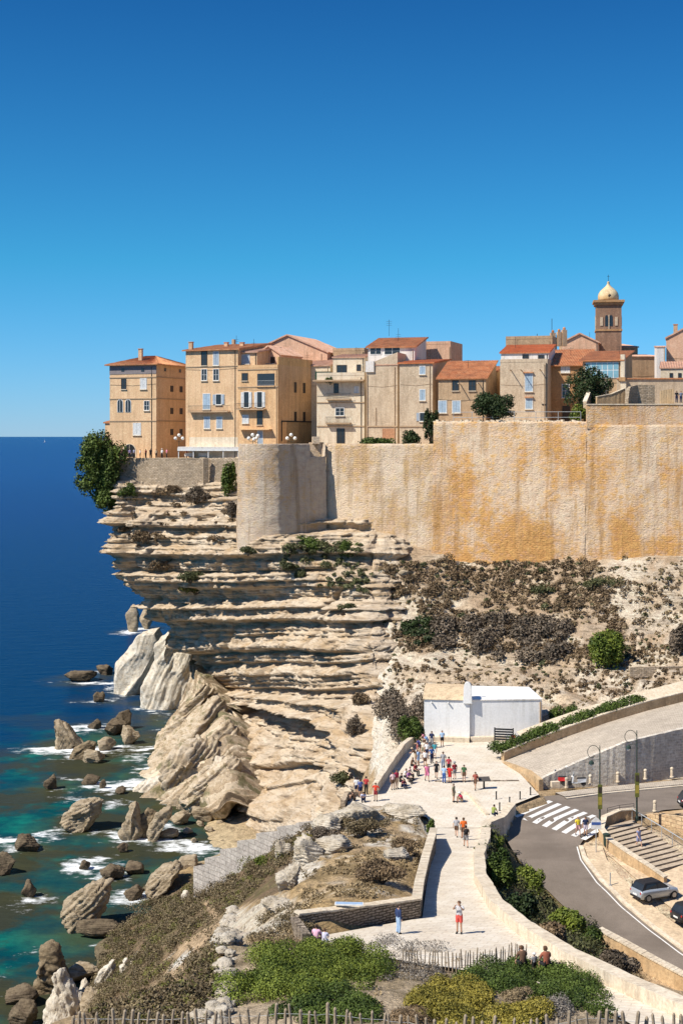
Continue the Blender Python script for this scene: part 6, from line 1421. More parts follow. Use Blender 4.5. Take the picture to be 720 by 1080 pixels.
# town trees
tree('large dense green tree hanging over the cliff edge left of the lone house', 106, 534, 64, 84, 249, 'green', 3, trunk=.02, n=20000, leaf=.26, lobes=46)
tree('round dark olive tree standing alone behind the railing of the fort wall', 521, 446, 58, 38, 211.5, 'dark', 5, trunk=.0, n=9000, leaf=.17, lobes=34)
tree('tall dark tree with pale green shoots beside the glazed veranda house', 620, 447, 54, 64, 211, 'dark', 6, trunk=.03, n=11000, leaf=.18, lobes=34)
tree('narrow dark cypress like shrub at the step of the fort wall', 455, 474, 21, 48, 218.5, 'dark', 7, trunk=.0, n=4500, leaf=.17, lobes=26)
bush('dark rounded shrub left of the narrow cypress like shrub', 437, 472, 24, 22, 'dark', 8, D=219)
bush('light green shrub at the foot of the tall dark town tree', 610, 446, 26, 20, 'bright', 9, D=206)
bush('low green hedge on the wall top below the grey beige house', 398, 472, 46, 13, 'green', 10, D=220, lobes=14)
bush('green shrub hanging beside the left flank of the bastion', 241, 527, 18, 50, 'green', 11, D=238, lobes=12)
bush('pale tuft of shrub above the terrace of the white balcony house', 348, 405, 12, 9, 'green', 12, D=242)
bush('green shrub spilling over the cliff edge below the big cliff tree', 116, 541, 50, 34, 'green', 13, D=246, lobes=18)
bush('small green shrub at the left foot of the low terrace wall', 133, 528, 24, 20, 'green', 14, D=245, lobes=10)
# shrubs that grow on the ledges of the cliff
for i, (lab, x, y, w_, h_, k) in enumerate([
 ('brown shrub on the ledge just below the terrace wall', 205, 528, 44, 20, 'greybrown'), ('small brown shrub left of the ledge shrub under the terrace', 176, 520, 26, 12, 'brown'),
 ('dark shrub between the ledge shrub and the bastion foot', 243, 543, 26, 18, 'greybrown'), ('thin brown shrub high on the left face of the cliff', 150, 575, 26, 14, 'brown'),
 ('greenish shrub in the middle of the left face of the cliff', 200, 612, 40, 14, 'olive'), ('brown shrub right of the greenish cliff shrub', 168, 600, 30, 14, 'brown'),
 ('small dry shrub on the ledge under the bastion', 262, 582, 24, 10, 'olive'), ('mossy shrub clinging above the big cliff overhang', 204, 628, 34, 12, 'moss'),
 ('dry shrub on the bright ledge at the right of the cliff face', 300, 600, 22, 9, 'olive'), ('dark hanging bush at the top of the cliff gully', 372, 772, 24, 26, 'greybrown'),
 ('round olive bush on the cliff beside the far left visitors', 362, 823, 26, 15, 'olive'), ('long brown bush spilling down the cliff gully', 378, 742, 22, 18, 'brown'),
 ('small tuft halfway up the right end of the cliff', 366, 640, 22, 10, 'olive'), ('brown scrub patch right of the highest cliff shrub', 128, 560, 18, 9, 'brown')]):
    q = on_cliff(x, y-2)
    if q is not None: bush(lab, x, y, w_, h_, k, 20+i, pos=q+Vector((0, -.9, -.4)), lobes=10, deep=.6)
bush('bright green bush at the foot of the bastion', 330, 590, 46, 26, 'green', 40, D=213); bush('smaller green bush right of the bastion foot bush', 368, 590, 28, 22, 'green', 41, D=211)
thicket('scrub', 'brown and green scrub along the cliff lip under the bastion', [(300,575),(395,572),(402,600),(385,625),(330,618),(296,595)], 150, 4.2, 'olive', 42, per=60, stuff=True, cat='scrub', where=lambda x, y: on_cliff(x, y) or G(x, y))
thicket('scrub', 'dry scrub on the upper ledges of the cliff', [(125,530),(250,530),(260,575),(140,575)], 130, 3.2, 'brown', 43, per=40, stuff=True, cat='scrub', where=lambda x, y: (on_cliff(x, y)))
# slope under the fort wall
HS = [(405,598),(470,592),(560,595),(640,592),(640,630),(660,660),(640,680),(560,690),(470,688),(425,690),(408,660)]
thicket('scrub', 'brown low scrub thinly covering the slope under the fort wall', HS, 2300, 2.9, 'brown', 50, per=26, stuff=True, cat='scrub', flat_=.8, leaf=.16)
thicket('scrub', 'green grey tufts scattered on the slope under the fort wall', [(400,592),(760,588),(760,745),(560,745),(450,735),(405,740)], 420, 2.6, 'olive', 51, per=26, stuff=True, cat='scrub', leaf=.16)
thicket('scrub', 'dry straw coloured tufts on the rocky slope behind the chapel', [(400,592),(760,588),(760,745),(560,745),(450,735),(405,740)], 1700, 1.8, 'dry', 52, per=18, stuff=True, cat='scrub', leaf=.14)
thicket('scrub', 'brown tufts among the white ledges above the chapel', [(410,690),(700,680),(760,700),(760,735),(560,738),(420,740)], 800, 2.4, 'brown', 57, per=24, stuff=True, cat='scrub', leaf=.15)
thicket('bush', 'wide thicket of grey brown thorn bushes across the middle of the slope', [(448,660),(500,652),(560,655),(600,660),(612,690),(590,703),(540,700),(480,690),(450,676)], 60, 9.5, 'greybrown', 53, per=230, leaf=.22, flat_=.85)
thicket('bush', 'darker clump of thorn bush at the left end of the grey thicket', [(425,658),(455,655),(455,682),(430,680)], 12, 8, 'dark', 54, per=200, leaf=.2)
bush('round bright green bush on the slope, right of the grey thicket', 641, 706, 50, 44, 'bright', 55, lobes=16, leaf=.2)
bush('dark bush cut by the right edge of the view on the slope', 719, 692, 24, 32, 'greybrown', 56, leaf=.2); bush('low green bush under the pink streaked wall', 640, 622, 50, 14, 'olive', 58); bush('small olive bush beside the rounded slope boulder', 575, 628, 30, 12, 'olive', 59)
thicket('bush', 'dark olive thicket left of the chapel at the top of the gully', [(392,745),(412,738),(446,745),(446,780),(425,785),(398,765)], 26, 9, 'greybrown', 60, per=260, leaf=.16, flat_=1)
bush('greener bush against the left corner of the chapel', 434, 786, 30, 34, 'green', 61, D=150.5)
thicket('scrub', 'mixed brown scrub scattered among pale ledges at the right of the slope', [(600,600),(760,600),(760,735),(620,735),(600,660)], 520, 3.4, 'brown', 59, per=26, stuff=True, cat='scrub', leaf=.16)
# hedges of the ramp
bush('large round dark hedge bush right of the chapel', 596, 766, 34, 24, 'green', 62, D=157, lobes=12); bush('round bush beside the top of the ramp at the right', 700, 741, 36, 15, 'green', 63, D=160); bush('small round bush left of the top ramp bush', 665, 751, 22, 12, 'green', 64, D=158)
thicket('hedge', 'long low hedge behind the middle of the ramp parapet', [(594,772),(640,757),(678,745),(680,750),(640,764),(598,779)], 34, 8, 'green', 65, per=190, cat='hedge', where=lambda x, y: P(x, np.interp(x, [560,600,640,680], [779,764,750,738]), np.interp(x, [530, 600, 680], [145.6, 149.2, 153.2])), leaf=.12)
thicket('hedge', 'hedge at the lower end of the ramp beside the black slatted board', [(520,792),(548,782),(586,772),(590,779),(556,790),(524,799)], 34, 8.5, 'green', 66, per=190, cat='hedge', where=lambda x, y: P(x, np.interp(x, [531,560,600], [791,779,764]), np.interp(x, [531, 560, 600], [144.9, 146.9, 149.2])), leaf=.12)
bush('low olive shrub between the two ramp hedges', 590, 781, 20, 10, 'bright', 67, D=148)
# west flank
SL = [(190,945),(203,930),(224,925),(262,900),(296,885),(318,885),(300,912),(262,948),(238,965),(232,1010),(224,1050),(215,1085),(96,1085),(100,1030),(112,1000),(128,975),(150,955)]
TR = [(212,955),(222,952),(238,972),(232,985),(205,1012),(190,1030),(158,1042),(170,1012),(200,992),(226,972)]
def slopeG(x, y):
    if inpoly(np.array([x]), np.array([y]), TR)[0] and (int(x*7+y*3) % 5): return None
    return G(x, y)
thicket('scrub', 'dense brown heath scrub covering the steep slope above the bay', SL, 1700, 6.0, 'heather', 70, per=60, stuff=True, cat='scrub', where=slopeG, leaf=.075, flat_=.8)
thicket('scrub', 'olive tufts in the heath scrub above the bay', SL, 600, 5.5, 'moss', 71, per=42, stuff=True, cat='scrub', where=slopeG, leaf=.075)
bush('bright green shrub under the stepped white wall', 272, 918, 22, 14, 'bright', 72); bush('curled dry yellow bush beside the green shrub under the stepped wall', 326, 896, 30, 16, 'yellow', 73)
# court terrace
thicket('scrub', 'dry grass and low brown plants on the rock terrace above the court', [(310,945),(360,905),(420,893),(452,885),(446,930),(400,948),(320,958)], 600, 3.0, 'dry', 74, per=26, stuff=True, cat='scrub', leaf=.07)
thicket('scrub', 'brown plants in the cracks of the white outcrop', [(300,890),(345,850),(450,862),(440,885),(380,895),(300,945)], 220, 4.5, 'heather', 75, per=40, stuff=True, cat='scrub', leaf=.08)
bush('wide low brown bush in the middle of the rock terrace', 404, 934, 62, 24, 'brown', 76, lobes=14, leaf=.08); bush('small brown bush near the coping of the footpath wall', 428, 903, 40, 16, 'brown', 77, leaf=.08)
bush('dark bush beside the outcrop at the top of the footpath wall', 452, 884, 14, 22, 'green', 78, leaf=.08); bush('dark scrubby bush on the left of the white outcrop', 342, 893, 44, 18, 'greybrown', 79, leaf=.09); bush('olive bush in the hollow of the white outcrop', 385, 886, 46, 18, 'heather', 80, leaf=.09)
# east bank
EB = [(512,890),(528,872),(545,905),(568,940),(604,972),(636,998),(650,1022),(690,1045),(740,1072),(700,1068),(640,1035),(590,1004),(548,978),(520,952),(508,925)]
thicket('scrub', 'mixed green and brown scrub filling the bank between parapet and road', EB, 420, 7.5, 'olive', 81, per=60, stuff=True, cat='scrub', leaf=.10, flat_=.9)
for i, (lab, x, y, w_, h_, k) in enumerate([
 ('pale green bush at the top of the bank beside the zebra crossing', 524, 902, 20, 20, 'bright'), ('dark glossy bush below the parapet bend', 528, 940, 36, 44, 'green'),
 ('bright green bush in the middle of the bank beside the road', 562, 946, 40, 34, 'bright'), ('dark green bush hugging the parapet above the green bank', 546, 976, 44, 34, 'dark'),
 ('bright bush near the lower end of the bank', 598, 990, 42, 30, 'bright'), ('dry reddish brown thorn bush at the foot of the bank', 582, 1004, 46, 30, 'brown'),
 ('green bush beside the end of the roadside wall', 625, 1000, 32, 20, 'green'), ('black brown dead bush on the slope below the roadside wall', 655, 1030, 50, 24, 'greybrown')]):
    bush(lab, x, y, w_, h_, k, 90+i, lobes=12, leaf=.11, dense=1.1)
thicket('scrub', 'dry grass on the slope between lower parapet and roadside wall', [(610,1005),(650,1010),(700,1038),(760,1070),(740,1082),(650,1045),(600,1015)], 260, 5, 'tan', 98, per=40, stuff=True, cat='scrub', leaf=.10)
# foreground
thicket('bush', 'big bright green mound of evergreen shrub in the left foreground', [(262,1015),(300,1003),(345,1000),(395,1006),(402,1030),(380,1050),(300,1058),(240,1062),(240,1040)], 90, 15, 'bright', 100, per=900, leaf=.048, flat_=.75)
thicket('bush', 'darker green shrub in front of the big foreground mound', [(295,1058),(340,1050),(385,1058),(392,1079),(290,1082)], 34, 13, 'green', 101, per=900, leaf=.048, flat_=.7)
thicket('bush', 'bare grey twiggy bush behind the left end of the stake fence', [(398,1000),(425,994),(462,1002),(462,1030),(430,1040),(400,1035)], 26, 12, 'grey', 102, per=230, leaf=.045, flat_=.7)
thicket('bush', 'long dark green shrub hiding the lower legs of three seated people', [(482,1032),(520,1024),(580,1026),(618,1036),(636,1056),(640,1078),(600,1062),(540,1050),(490,1046)], 80, 14, 'green', 103, per=900, leaf=.048, flat_=.75)
thicket('bush', 'yellow green shrub spreading in the middle foreground', [(424,1066),(455,1046),(500,1042),(520,1058),(490,1076),(440,1079)], 44, 13, 'yellow', 104, per=900, leaf=.048, flat_=.75)
thicket('bush', 'second yellow green shrub right of the first', [(520,1078),(545,1066),(570,1070),(582,1085),(520,1090)], 26, 13, 'yellow', 105, per=900, leaf=.048, flat_=.7)
thicket('bush', 'yellowish shrub at the bottom edge between the two foreground paths', [(470,1078),(510,1070),(520,1090),(460,1090)], 16, 12, 'yellow', 106, per=900, leaf=.048)
bush('tan dome shaped dry bush above the second yellow shrub', 546, 1062, 38, 16, 'tan', 107, leaf=.035, lobes=10, deep=1, dense=2)
thicket('bush', 'silvery grey twig bush beside the tan dome', [(575,1058),(600,1060),(602,1075),(585,1076)], 14, 9, 'grey', 108, per=200, leaf=.04)
bush('dry pinkish brown cushion plant at the bottom edge', 432, 1084, 50, 14, 'brown', 109, leaf=.035, lobes=10, dense=2)
thicket('scrub', 'dry brown grass around the foreground fence', [(245,995),(300,985),(330,996),(430,1005),(560,1028),(480,1040),(400,1040),(400,1079),(380,1079),(400,1010),(300,1000)], 420, 5, 'dry', 110, per=30, stuff=True, cat='scrub', leaf=.045)
thicket('scrub', 'sparse brown plants along the rim of the hill', [(262,990),(285,962),(318,955),(330,985),(260,1010)], 160, 5, 'heather', 111, per=34, stuff=True, cat='scrub', leaf=.06)
# rim of pitted white rock
def rim():
    line = [(246,962,74),(238,985,67.5),(240,1000,63.5),(238,1020,60.5),(232,1045,57.5),(226,1065,55.8),(222,1085,54.8),(215,1110,53)]
    pts = []
    for x, y, _ in line:
        q = G(x, y) or P(x, y, _); pts.append(q)
    k = 0; rng = np.random.default_rng(4); L = resample([tuple(p) for p in pts], 90); Vs, Fs = [], []; n0 = 0
    v, f = ico(3)
    for i, c in enumerate(L):
        r = rng.uniform(.22, .48); q = v*np.array((r*1.1, r*1.3, r*.6)); q = q*(1+.38*fbm(v[:, 0]*2+i, v[:, 1]*2, v[:, 2]*2, i, 4)[:, None]-.22*(np.abs(fbm(v[:, 0]*5+i, v[:, 1]*5, v[:, 2]*5, i+3, 2)) < .12)[:, None])
        Vs.append(q+c+rng.uniform(-.42, .42, 3)*np.array((1, 1, .3))+np.array((0, 0, .05))); Fs.append(f+n0); n0 += len(v)
    c0 = L.mean(0)
    o = link('limestone_crest', npmesh('limestone_crest', np.concatenate(Vs)-c0, np.concatenate(Fs)), M['rim'], loc=c0); tag(o, 'pitted white rock crest along the edge of the foreground hill', 'rock')
rim()
# ================================================================ PEOPLE
BASE = {}
def skeleton(pose):
    J = {'pelvis': (0, 0, .95), 'belly': (0, .0, 1.12), 'chest': (0, 0, 1.33), 'neck': (0, 0, 1.49), 'head': (0, -.015, 1.60), 'crown': (0, -.01, 1.69),
         'shL': (.18, 0, 1.40), 'elL': (.25, .03, 1.13), 'wrL': (.26, -.05, .90), 'haL': (.26, -.08, .81), 'shR': (-.18, 0, 1.40), 'elR': (-.25, .03, 1.13), 'wrR': (-.26, -.05, .90), 'haR': (-.26, -.08, .81),
         'hiL': (.09, 0, .90), 'knL': (.10, -.02, .50), 'anL': (.11, .03, .09), 'toL': (.13, -.13, .04), 'hiR': (-.09, 0, .90), 'knR': (-.10, -.02, .50), 'anR': (-.11, .03, .09), 'toR': (-.13, -.13, .04)}
    up = ('pelvis', 'belly', 'chest', 'neck', 'head', 'crown', 'shL', 'elL', 'wrL', 'haL', 'shR', 'elR', 'wrR', 'haR', 'hiL', 'hiR')
    if pose == 'walk':
        J.update(knL=(.10, -.20, .52), anL=(.11, -.24, .10), toL=(.12, -.41, .07), knR=(-.10, .06, .50), anR=(-.11, .30, .14), toR=(-.12, .17, .04), elL=(.24, .12, 1.15), wrL=(.25, .10, .92), haL=(.25, .08, .83), elR=(-.24, -.08, 1.14), wrR=(-.24, -.24, .98), haR=(-.23, -.31, .93))
    if pose == 'photo':
        J.update(elL=(.27, -.20, 1.30), wrL=(.14, -.32, 1.52), haL=(.08, -.35, 1.58), elR=(-.27, -.20, 1.30), wrR=(-.14, -.32, 1.52), haR=(-.08, -.35, 1.58))
    if pose == 'akimbo':
        J.update(elL=(.36, .05, 1.16), wrL=(.21, -.06, 1.03), haL=(.15, -.10, 1.02), elR=(-.36, .05, 1.16), wrR=(-.21, -.06, 1.03), haR=(-.15, -.10, 1.02))
    if pose == 'lean':                            # leaning forward on a wall
        for k, dy, dz in (('belly', -.06, -.02), ('chest', -.20, -.08), ('neck', -.30, -.13), ('head', -.37, -.16), ('crown', -.42, -.14), ('shL', -.22, -.09), ('shR', -.22, -.09)): J[k] = (J[k][0], J[k][1]+dy, J[k][2]+dz)
        J.update(elL=(.24, -.38, 1.08), wrL=(.16, -.56, 1.04), haL=(.12, -.63, 1.03), elR=(-.24, -.38, 1.08), wrR=(-.16, -.56, 1.04), haR=(-.12, -.63, 1.03))
    if pose == 'sit':                             # seat at .45
        for k in up: J[k] = (J[k][0], J[k][1], J[k][2]-.42)
        J.update(chest=(0, -.06, .90), neck=(0, -.10, 1.06), head=(0, -.13, 1.17), crown=(0, -.13, 1.26), shL=(.18, -.08, .97), shR=(-.18, -.08, .97), knL=(.13, -.44, .50), anL=(.13, -.42, .10), toL=(.14, -.58, .05), knR=(-.13, -.44, .50), anR=(-.13, -.42, .10), toR=(-.14, -.58, .05),
                 elL=(.24, -.16, .73), wrL=(.16, -.36, .62), haL=(.13, -.43, .60), elR=(-.24, -.16, .73), wrR=(-.16, -.36, .62), haR=(-.13, -.43, .60))
    if pose == 'crouch':                          # sitting low on a kerb, knees up
        for k in up: J[k] = (J[k][0], J[k][1], J[k][2]-.72)
        J.update(belly=(0, -.05, .38), chest=(0, -.14, .58), neck=(0, -.22, .72), head=(0, -.27, .82), crown=(0, -.28, .91), shL=(.18, -.16, .64), shR=(-.18, -.16, .64), knL=(.14, -.40, .50), anL=(.13, -.46, .10), toL=(.14, -.62, .05), knR=(-.14, -.40, .50), anR=(-.13, -.46, .10), toR=(-.14, -.62, .05),
                 elL=(.24, -.30, .48), wrL=(.10, -.46, .50), haL=(.04, -.50, .50), elR=(-.24, -.30, .48), wrR=(-.10, -.46, .50), haR=(-.04, -.50, .50))
    return J
BONES = [('pelvis', 'belly'), ('belly', 'chest'), ('chest', 'neck'), ('neck', 'head'), ('head', 'crown'), ('chest', 'shL'), ('shL', 'elL'), ('elL', 'wrL'), ('wrL', 'haL'), ('chest', 'shR'), ('shR', 'elR'), ('elR', 'wrR'), ('wrR', 'haR'),
         ('pelvis', 'hiL'), ('hiL', 'knL'), ('knL', 'anL'), ('anL', 'toL'), ('pelvis', 'hiR'), ('hiR', 'knR'), ('knR', 'anR'), ('anR', 'toR')]
RAD = dict(pelvis=.135, belly=.125, chest=.14, neck=.055, head=.092, crown=.07, sh=.062, el=.042, wr=.030, ha=.034, hi=.095, kn=.060, an=.042, to=.034)
def base_person(pose):
    if pose in BASE: return BASE[pose]
    J = skeleton(pose); names = list(J); me = bpy.data.meshes.new('sk')
    me.from_pydata([J[k] for k in names], [(names.index(a), names.index(b_)) for a, b_ in BONES], [])
    ob = bpy.data.objects.new('sk', me); COL.objects.link(ob)
    md = ob.modifiers.new('s', 'SKIN'); md.use_smooth_shade = True
    if not me.skin_vertices: 
        with bpy.context.temp_override(object=ob): pass
    sv = me.skin_vertices[0].data if me.skin_vertices else None
    for i, k in enumerate(names):
        r = RAD[k] if k in RAD else RAD[k[:2]]; sv[i].radius = (r, r*.8 if k in ('pelvis', 'belly', 'chest') else r); sv[i].use_root = (k == 'pelvis')
    ss = ob.modifiers.new('ss', 'SUBSURF'); ss.levels = 1; ss.render_levels = 1
    dg = bpy.context.evaluated_depsgraph_get(); ev = ob.evaluated_get(dg); m2 = ev.to_mesh()
    V = np.array([v.co[:] for v in m2.vertices]); Fc = [tuple(p.vertices) for p in m2.polygons]; Nn = np.array([v.normal[:] for v in m2.vertices]); ev.to_mesh_clear()
    COL.objects.unlink(ob); bpy.data.objects.remove(ob); bpy.data.meshes.remove(me)
    cen = np.array([V[list(f)].mean(0) for f in Fc]); best = np.full(len(Fc), 1e9); lab = np.zeros(len(Fc), int); tt = np.zeros(len(Fc))
    for bi, (a, b_) in enumerate(BONES):
        A, B2 = np.array(J[a]), np.array(J[b_]); d = B2-A; t = np.clip(((cen-A)@d)/(d@d), 0, 1); dist = np.linalg.norm(cen-(A+t[:, None]*d), axis=1)/((RAD.get(a) or RAD[a[:2]])*.5+(RAD.get(b_) or RAD[b_[:2]])*.5)
        m = dist < best; best[m] = dist[m]; lab[m] = bi; tt[m] = t[m]
    def pick(fn, out):
        fs = [Fc[i] for i in range(len(Fc)) if fn(BONES[lab[i]], tt[i], cen[i])]
        if not fs: return None
        u = sorted({v for f in fs for v in f}); mp = {v: i for i, v in enumerate(u)}
        me = bpy.data.meshes.new('cloth'); me.from_pydata([tuple(V[v]+Nn[v]*out) for v in u], [], [tuple(mp[v] for v in f) for f in fs]); me.polygons.foreach_set('use_smooth', [True]*len(fs)); return me
    # fingers, nose, ears, eyes join the body mesh
    mb = MB(); mb.add([tuple(v) for v in V], Fc)
    for s in ('L', 'R'):
        w_, h_ = Vector(J['wr'+s]), Vector(J['ha'+s]); d = (h_-w_).normalized(); sd = d.cross(Vector((0, 0, 1)) if abs(d.z) < .8 else Vector((0, 1, 0))).normalized(); cr = d.cross(sd).normalized()
        for i, (o_, l) in enumerate(((-.027, .060), (-.009, .070), (.009, .066), (.027, .052))): b0 = h_+sd*o_; mb.tube([b0, b0+d*l*.6, b0+d*l+cr*.018], [.010, .009, .007], 5)
        b0 = w_.lerp(h_, .45)+sd*.03; mb.tube([b0, b0+sd*.035+d*.03, b0+sd*.045+d*.06], [.011, .010, .008], 5)
    h_ = Vector(J['head']); mb.tube([h_+Vector((0, -.085, .035)), h_+Vector((0, -.118, .0)), h_+Vector((0, -.09, -.012))], [.009, .016, .008], 5)
    for s in (-1, 1): mb.box(h_+Vector((.093*s, .01, .01)), (.016, .04, .06))
    bd = bpy.data.meshes.new('body'); bd.from_pydata([tuple(v) for v in mb.v], [], mb.f); bd.polygons.foreach_set('use_smooth', [True]*len(bd.polygons))
    T = lambda b_: b_ in (('pelvis', 'belly'), ('belly', 'chest'), ('chest', 'neck'), ('chest', 'shL'), ('chest', 'shR'))
    up_ = lambda b_: b_[0][:2] == 'sh'; fo = lambda b_: b_[0][:2] == 'el'; th = lambda b_: b_[0][:2] == 'hi' or b_[1][:2] == 'hi'; sh = lambda b_: b_[0][:2] == 'kn'
    r = dict(J=J, body=bd, tee=pick(lambda b_, t, c: (T(b_) and not (b_ == ('pelvis', 'belly') and t < .15) and not (b_ == ('chest', 'neck') and t > .75)) or (up_(b_) and t < .65), .020),
             longsleeve=pick(lambda b_, t, c: (T(b_) and not (b_ == ('chest', 'neck') and t > .75)) or up_(b_) or (fo(b_) and t < .9), .018),
             vest=pick(lambda b_, t, c: (T(b_) and not (b_ == ('chest', 'neck') and t > .6)), .016),
             shorts=pick(lambda b_, t, c: (b_ == ('pelvis', 'belly') and t < .45) or (th(b_) and (b_[1][:2] == 'hi' or t < .75)), .028),
             trousers=pick(lambda b_, t, c: (b_ == ('pelvis', 'belly') and t < .45) or th(b_) or (sh(b_) and t < .92), .022),
             dress=pick(lambda b_, t, c: (T(b_) and not (b_ == ('chest', 'neck') and t > .6)) or (th(b_) and (b_[1][:2] == 'hi' or t < .85)), .032),
             shoes=pick(lambda b_, t, c: b_[0][:2] == 'an' or (sh(b_) and t > .93), .014),
             hair=pick(lambda b_, t, c: (b_ in (('head', 'crown'), ('neck', 'head'))) and (c[2] > J['head'][2]+.035 or (c[1] > J['head'][1]+.02 and c[2] > J['head'][2]-.09)), .022),
             longhair=pick(lambda b_, t, c: (b_ in (('head', 'crown'), ('neck', 'head'))) and (c[2] > J['head'][2]+.03 or (c[1] > J['head'][1]+.0)), .034))
    BASE[pose] = r; return r
CM = {}
def cmat(col, rough=.85):
    if col not in CM: CM[col] = plain('cloth_%d' % len(CM), col, rough, .12, s=20)
    return CM[col]
WHT, BLK, NAVY, BLUE, LBL, RED, ORG, PNK, GRY, BRN, TAN, YEL, GRN, KHK, DRD, PUR = (.75,.74,.72), (.02,.02,.022), (.02,.03,.08), (.05,.12,.35), (.35,.5,.7), (.55,.03,.03), (.75,.16,.03), (.75,.25,.35), (.3,.3,.31), (.14,.08,.05), (.5,.38,.25), (.75,.6,.05), (.05,.12,.05), (.25,.23,.15), (.25,.03,.04), (.3,.12,.3)
SKIN = [(.55,.33,.23), (.48,.28,.18), (.60,.38,.27), (.38,.22,.14)]; HAIR = {'dark': (.03,.02,.015), 'brown': (.10,.055,.03), 'fair': (.42,.30,.15), 'grey': (.4,.38,.35)}
PN = [0]
def person(label, pos, face, pose='stand', top=('tee', WHT), bot=('shorts', BLK), hair='dark', hat=None, bag=None, h=1.72, long=False, shoes=BLK, group=None):
    """face: compass heading in degrees, 0 = looks away from the camera, 90 = looks right, 180 = faces the camera"""
    b_ = base_person(pose); PN[0] += 1; i = PN[0]
    o = bpy.data.objects.new('person', b_['body']); COL.objects.link(o)
    if not len(b_['body'].materials): b_['body'].materials.append(None)
    o.material_slots[0].link = 'OBJECT'; o.material_slots[0].material = cmat(SKIN[i % 4], .6)
    o.location = pos; o.rotation_euler = (0, 0, R(180-face)); s = h/1.75; o.scale = (s, s, s)
    tag(o, label, 'person', group)
    def part(name, me, col):
        if me is None: return
        if not len(me.materials): me.materials.append(None)
        c = bpy.data.objects.new(name, me); COL.objects.link(c); c.parent = o; c.material_slots[0].link = 'OBJECT'; c.material_slots[0].material = cmat(col); return c
    part({'dress': 'dress', 'vest': 'vest_top', 'tee': 'shirt', 'longsleeve': 'shirt'}[top[0]], b_[top[0]], top[1])
    if bot and top[0] != 'dress': part(bot[0], b_[bot[0]], bot[1])
    part('shoes', b_['shoes'], shoes); part('hair', b_['longhair' if long else 'hair'], HAIR[hair])
    hd = Vector(b_['J']['head']); ch = Vector(b_['J']['chest'])
    if hat: MB().lathe([(.17, -.005), (.17, .01), (.108, .012), (.10, .08), (.06, .115), (.01, .12)], hd+Vector((0, 0, .06)), 12).build('hat', cmat(hat), o, True)
    if bag: 
        mb = MB(); c = ch+Vector((0, .20, -.05)); mb.lathe([(.04, -.22), (.14, -.20), (.16, 0), (.13, .16), (.04, .2)], c, 10, 1, .6)
        mb.build('backpack', cmat(bag), o, True)
    return o
Z17 = lambda x, y: PZ17(x, y)
crowd = 'visitors on the forecourt'
WALLSIT = 'visitors along the low parapet'
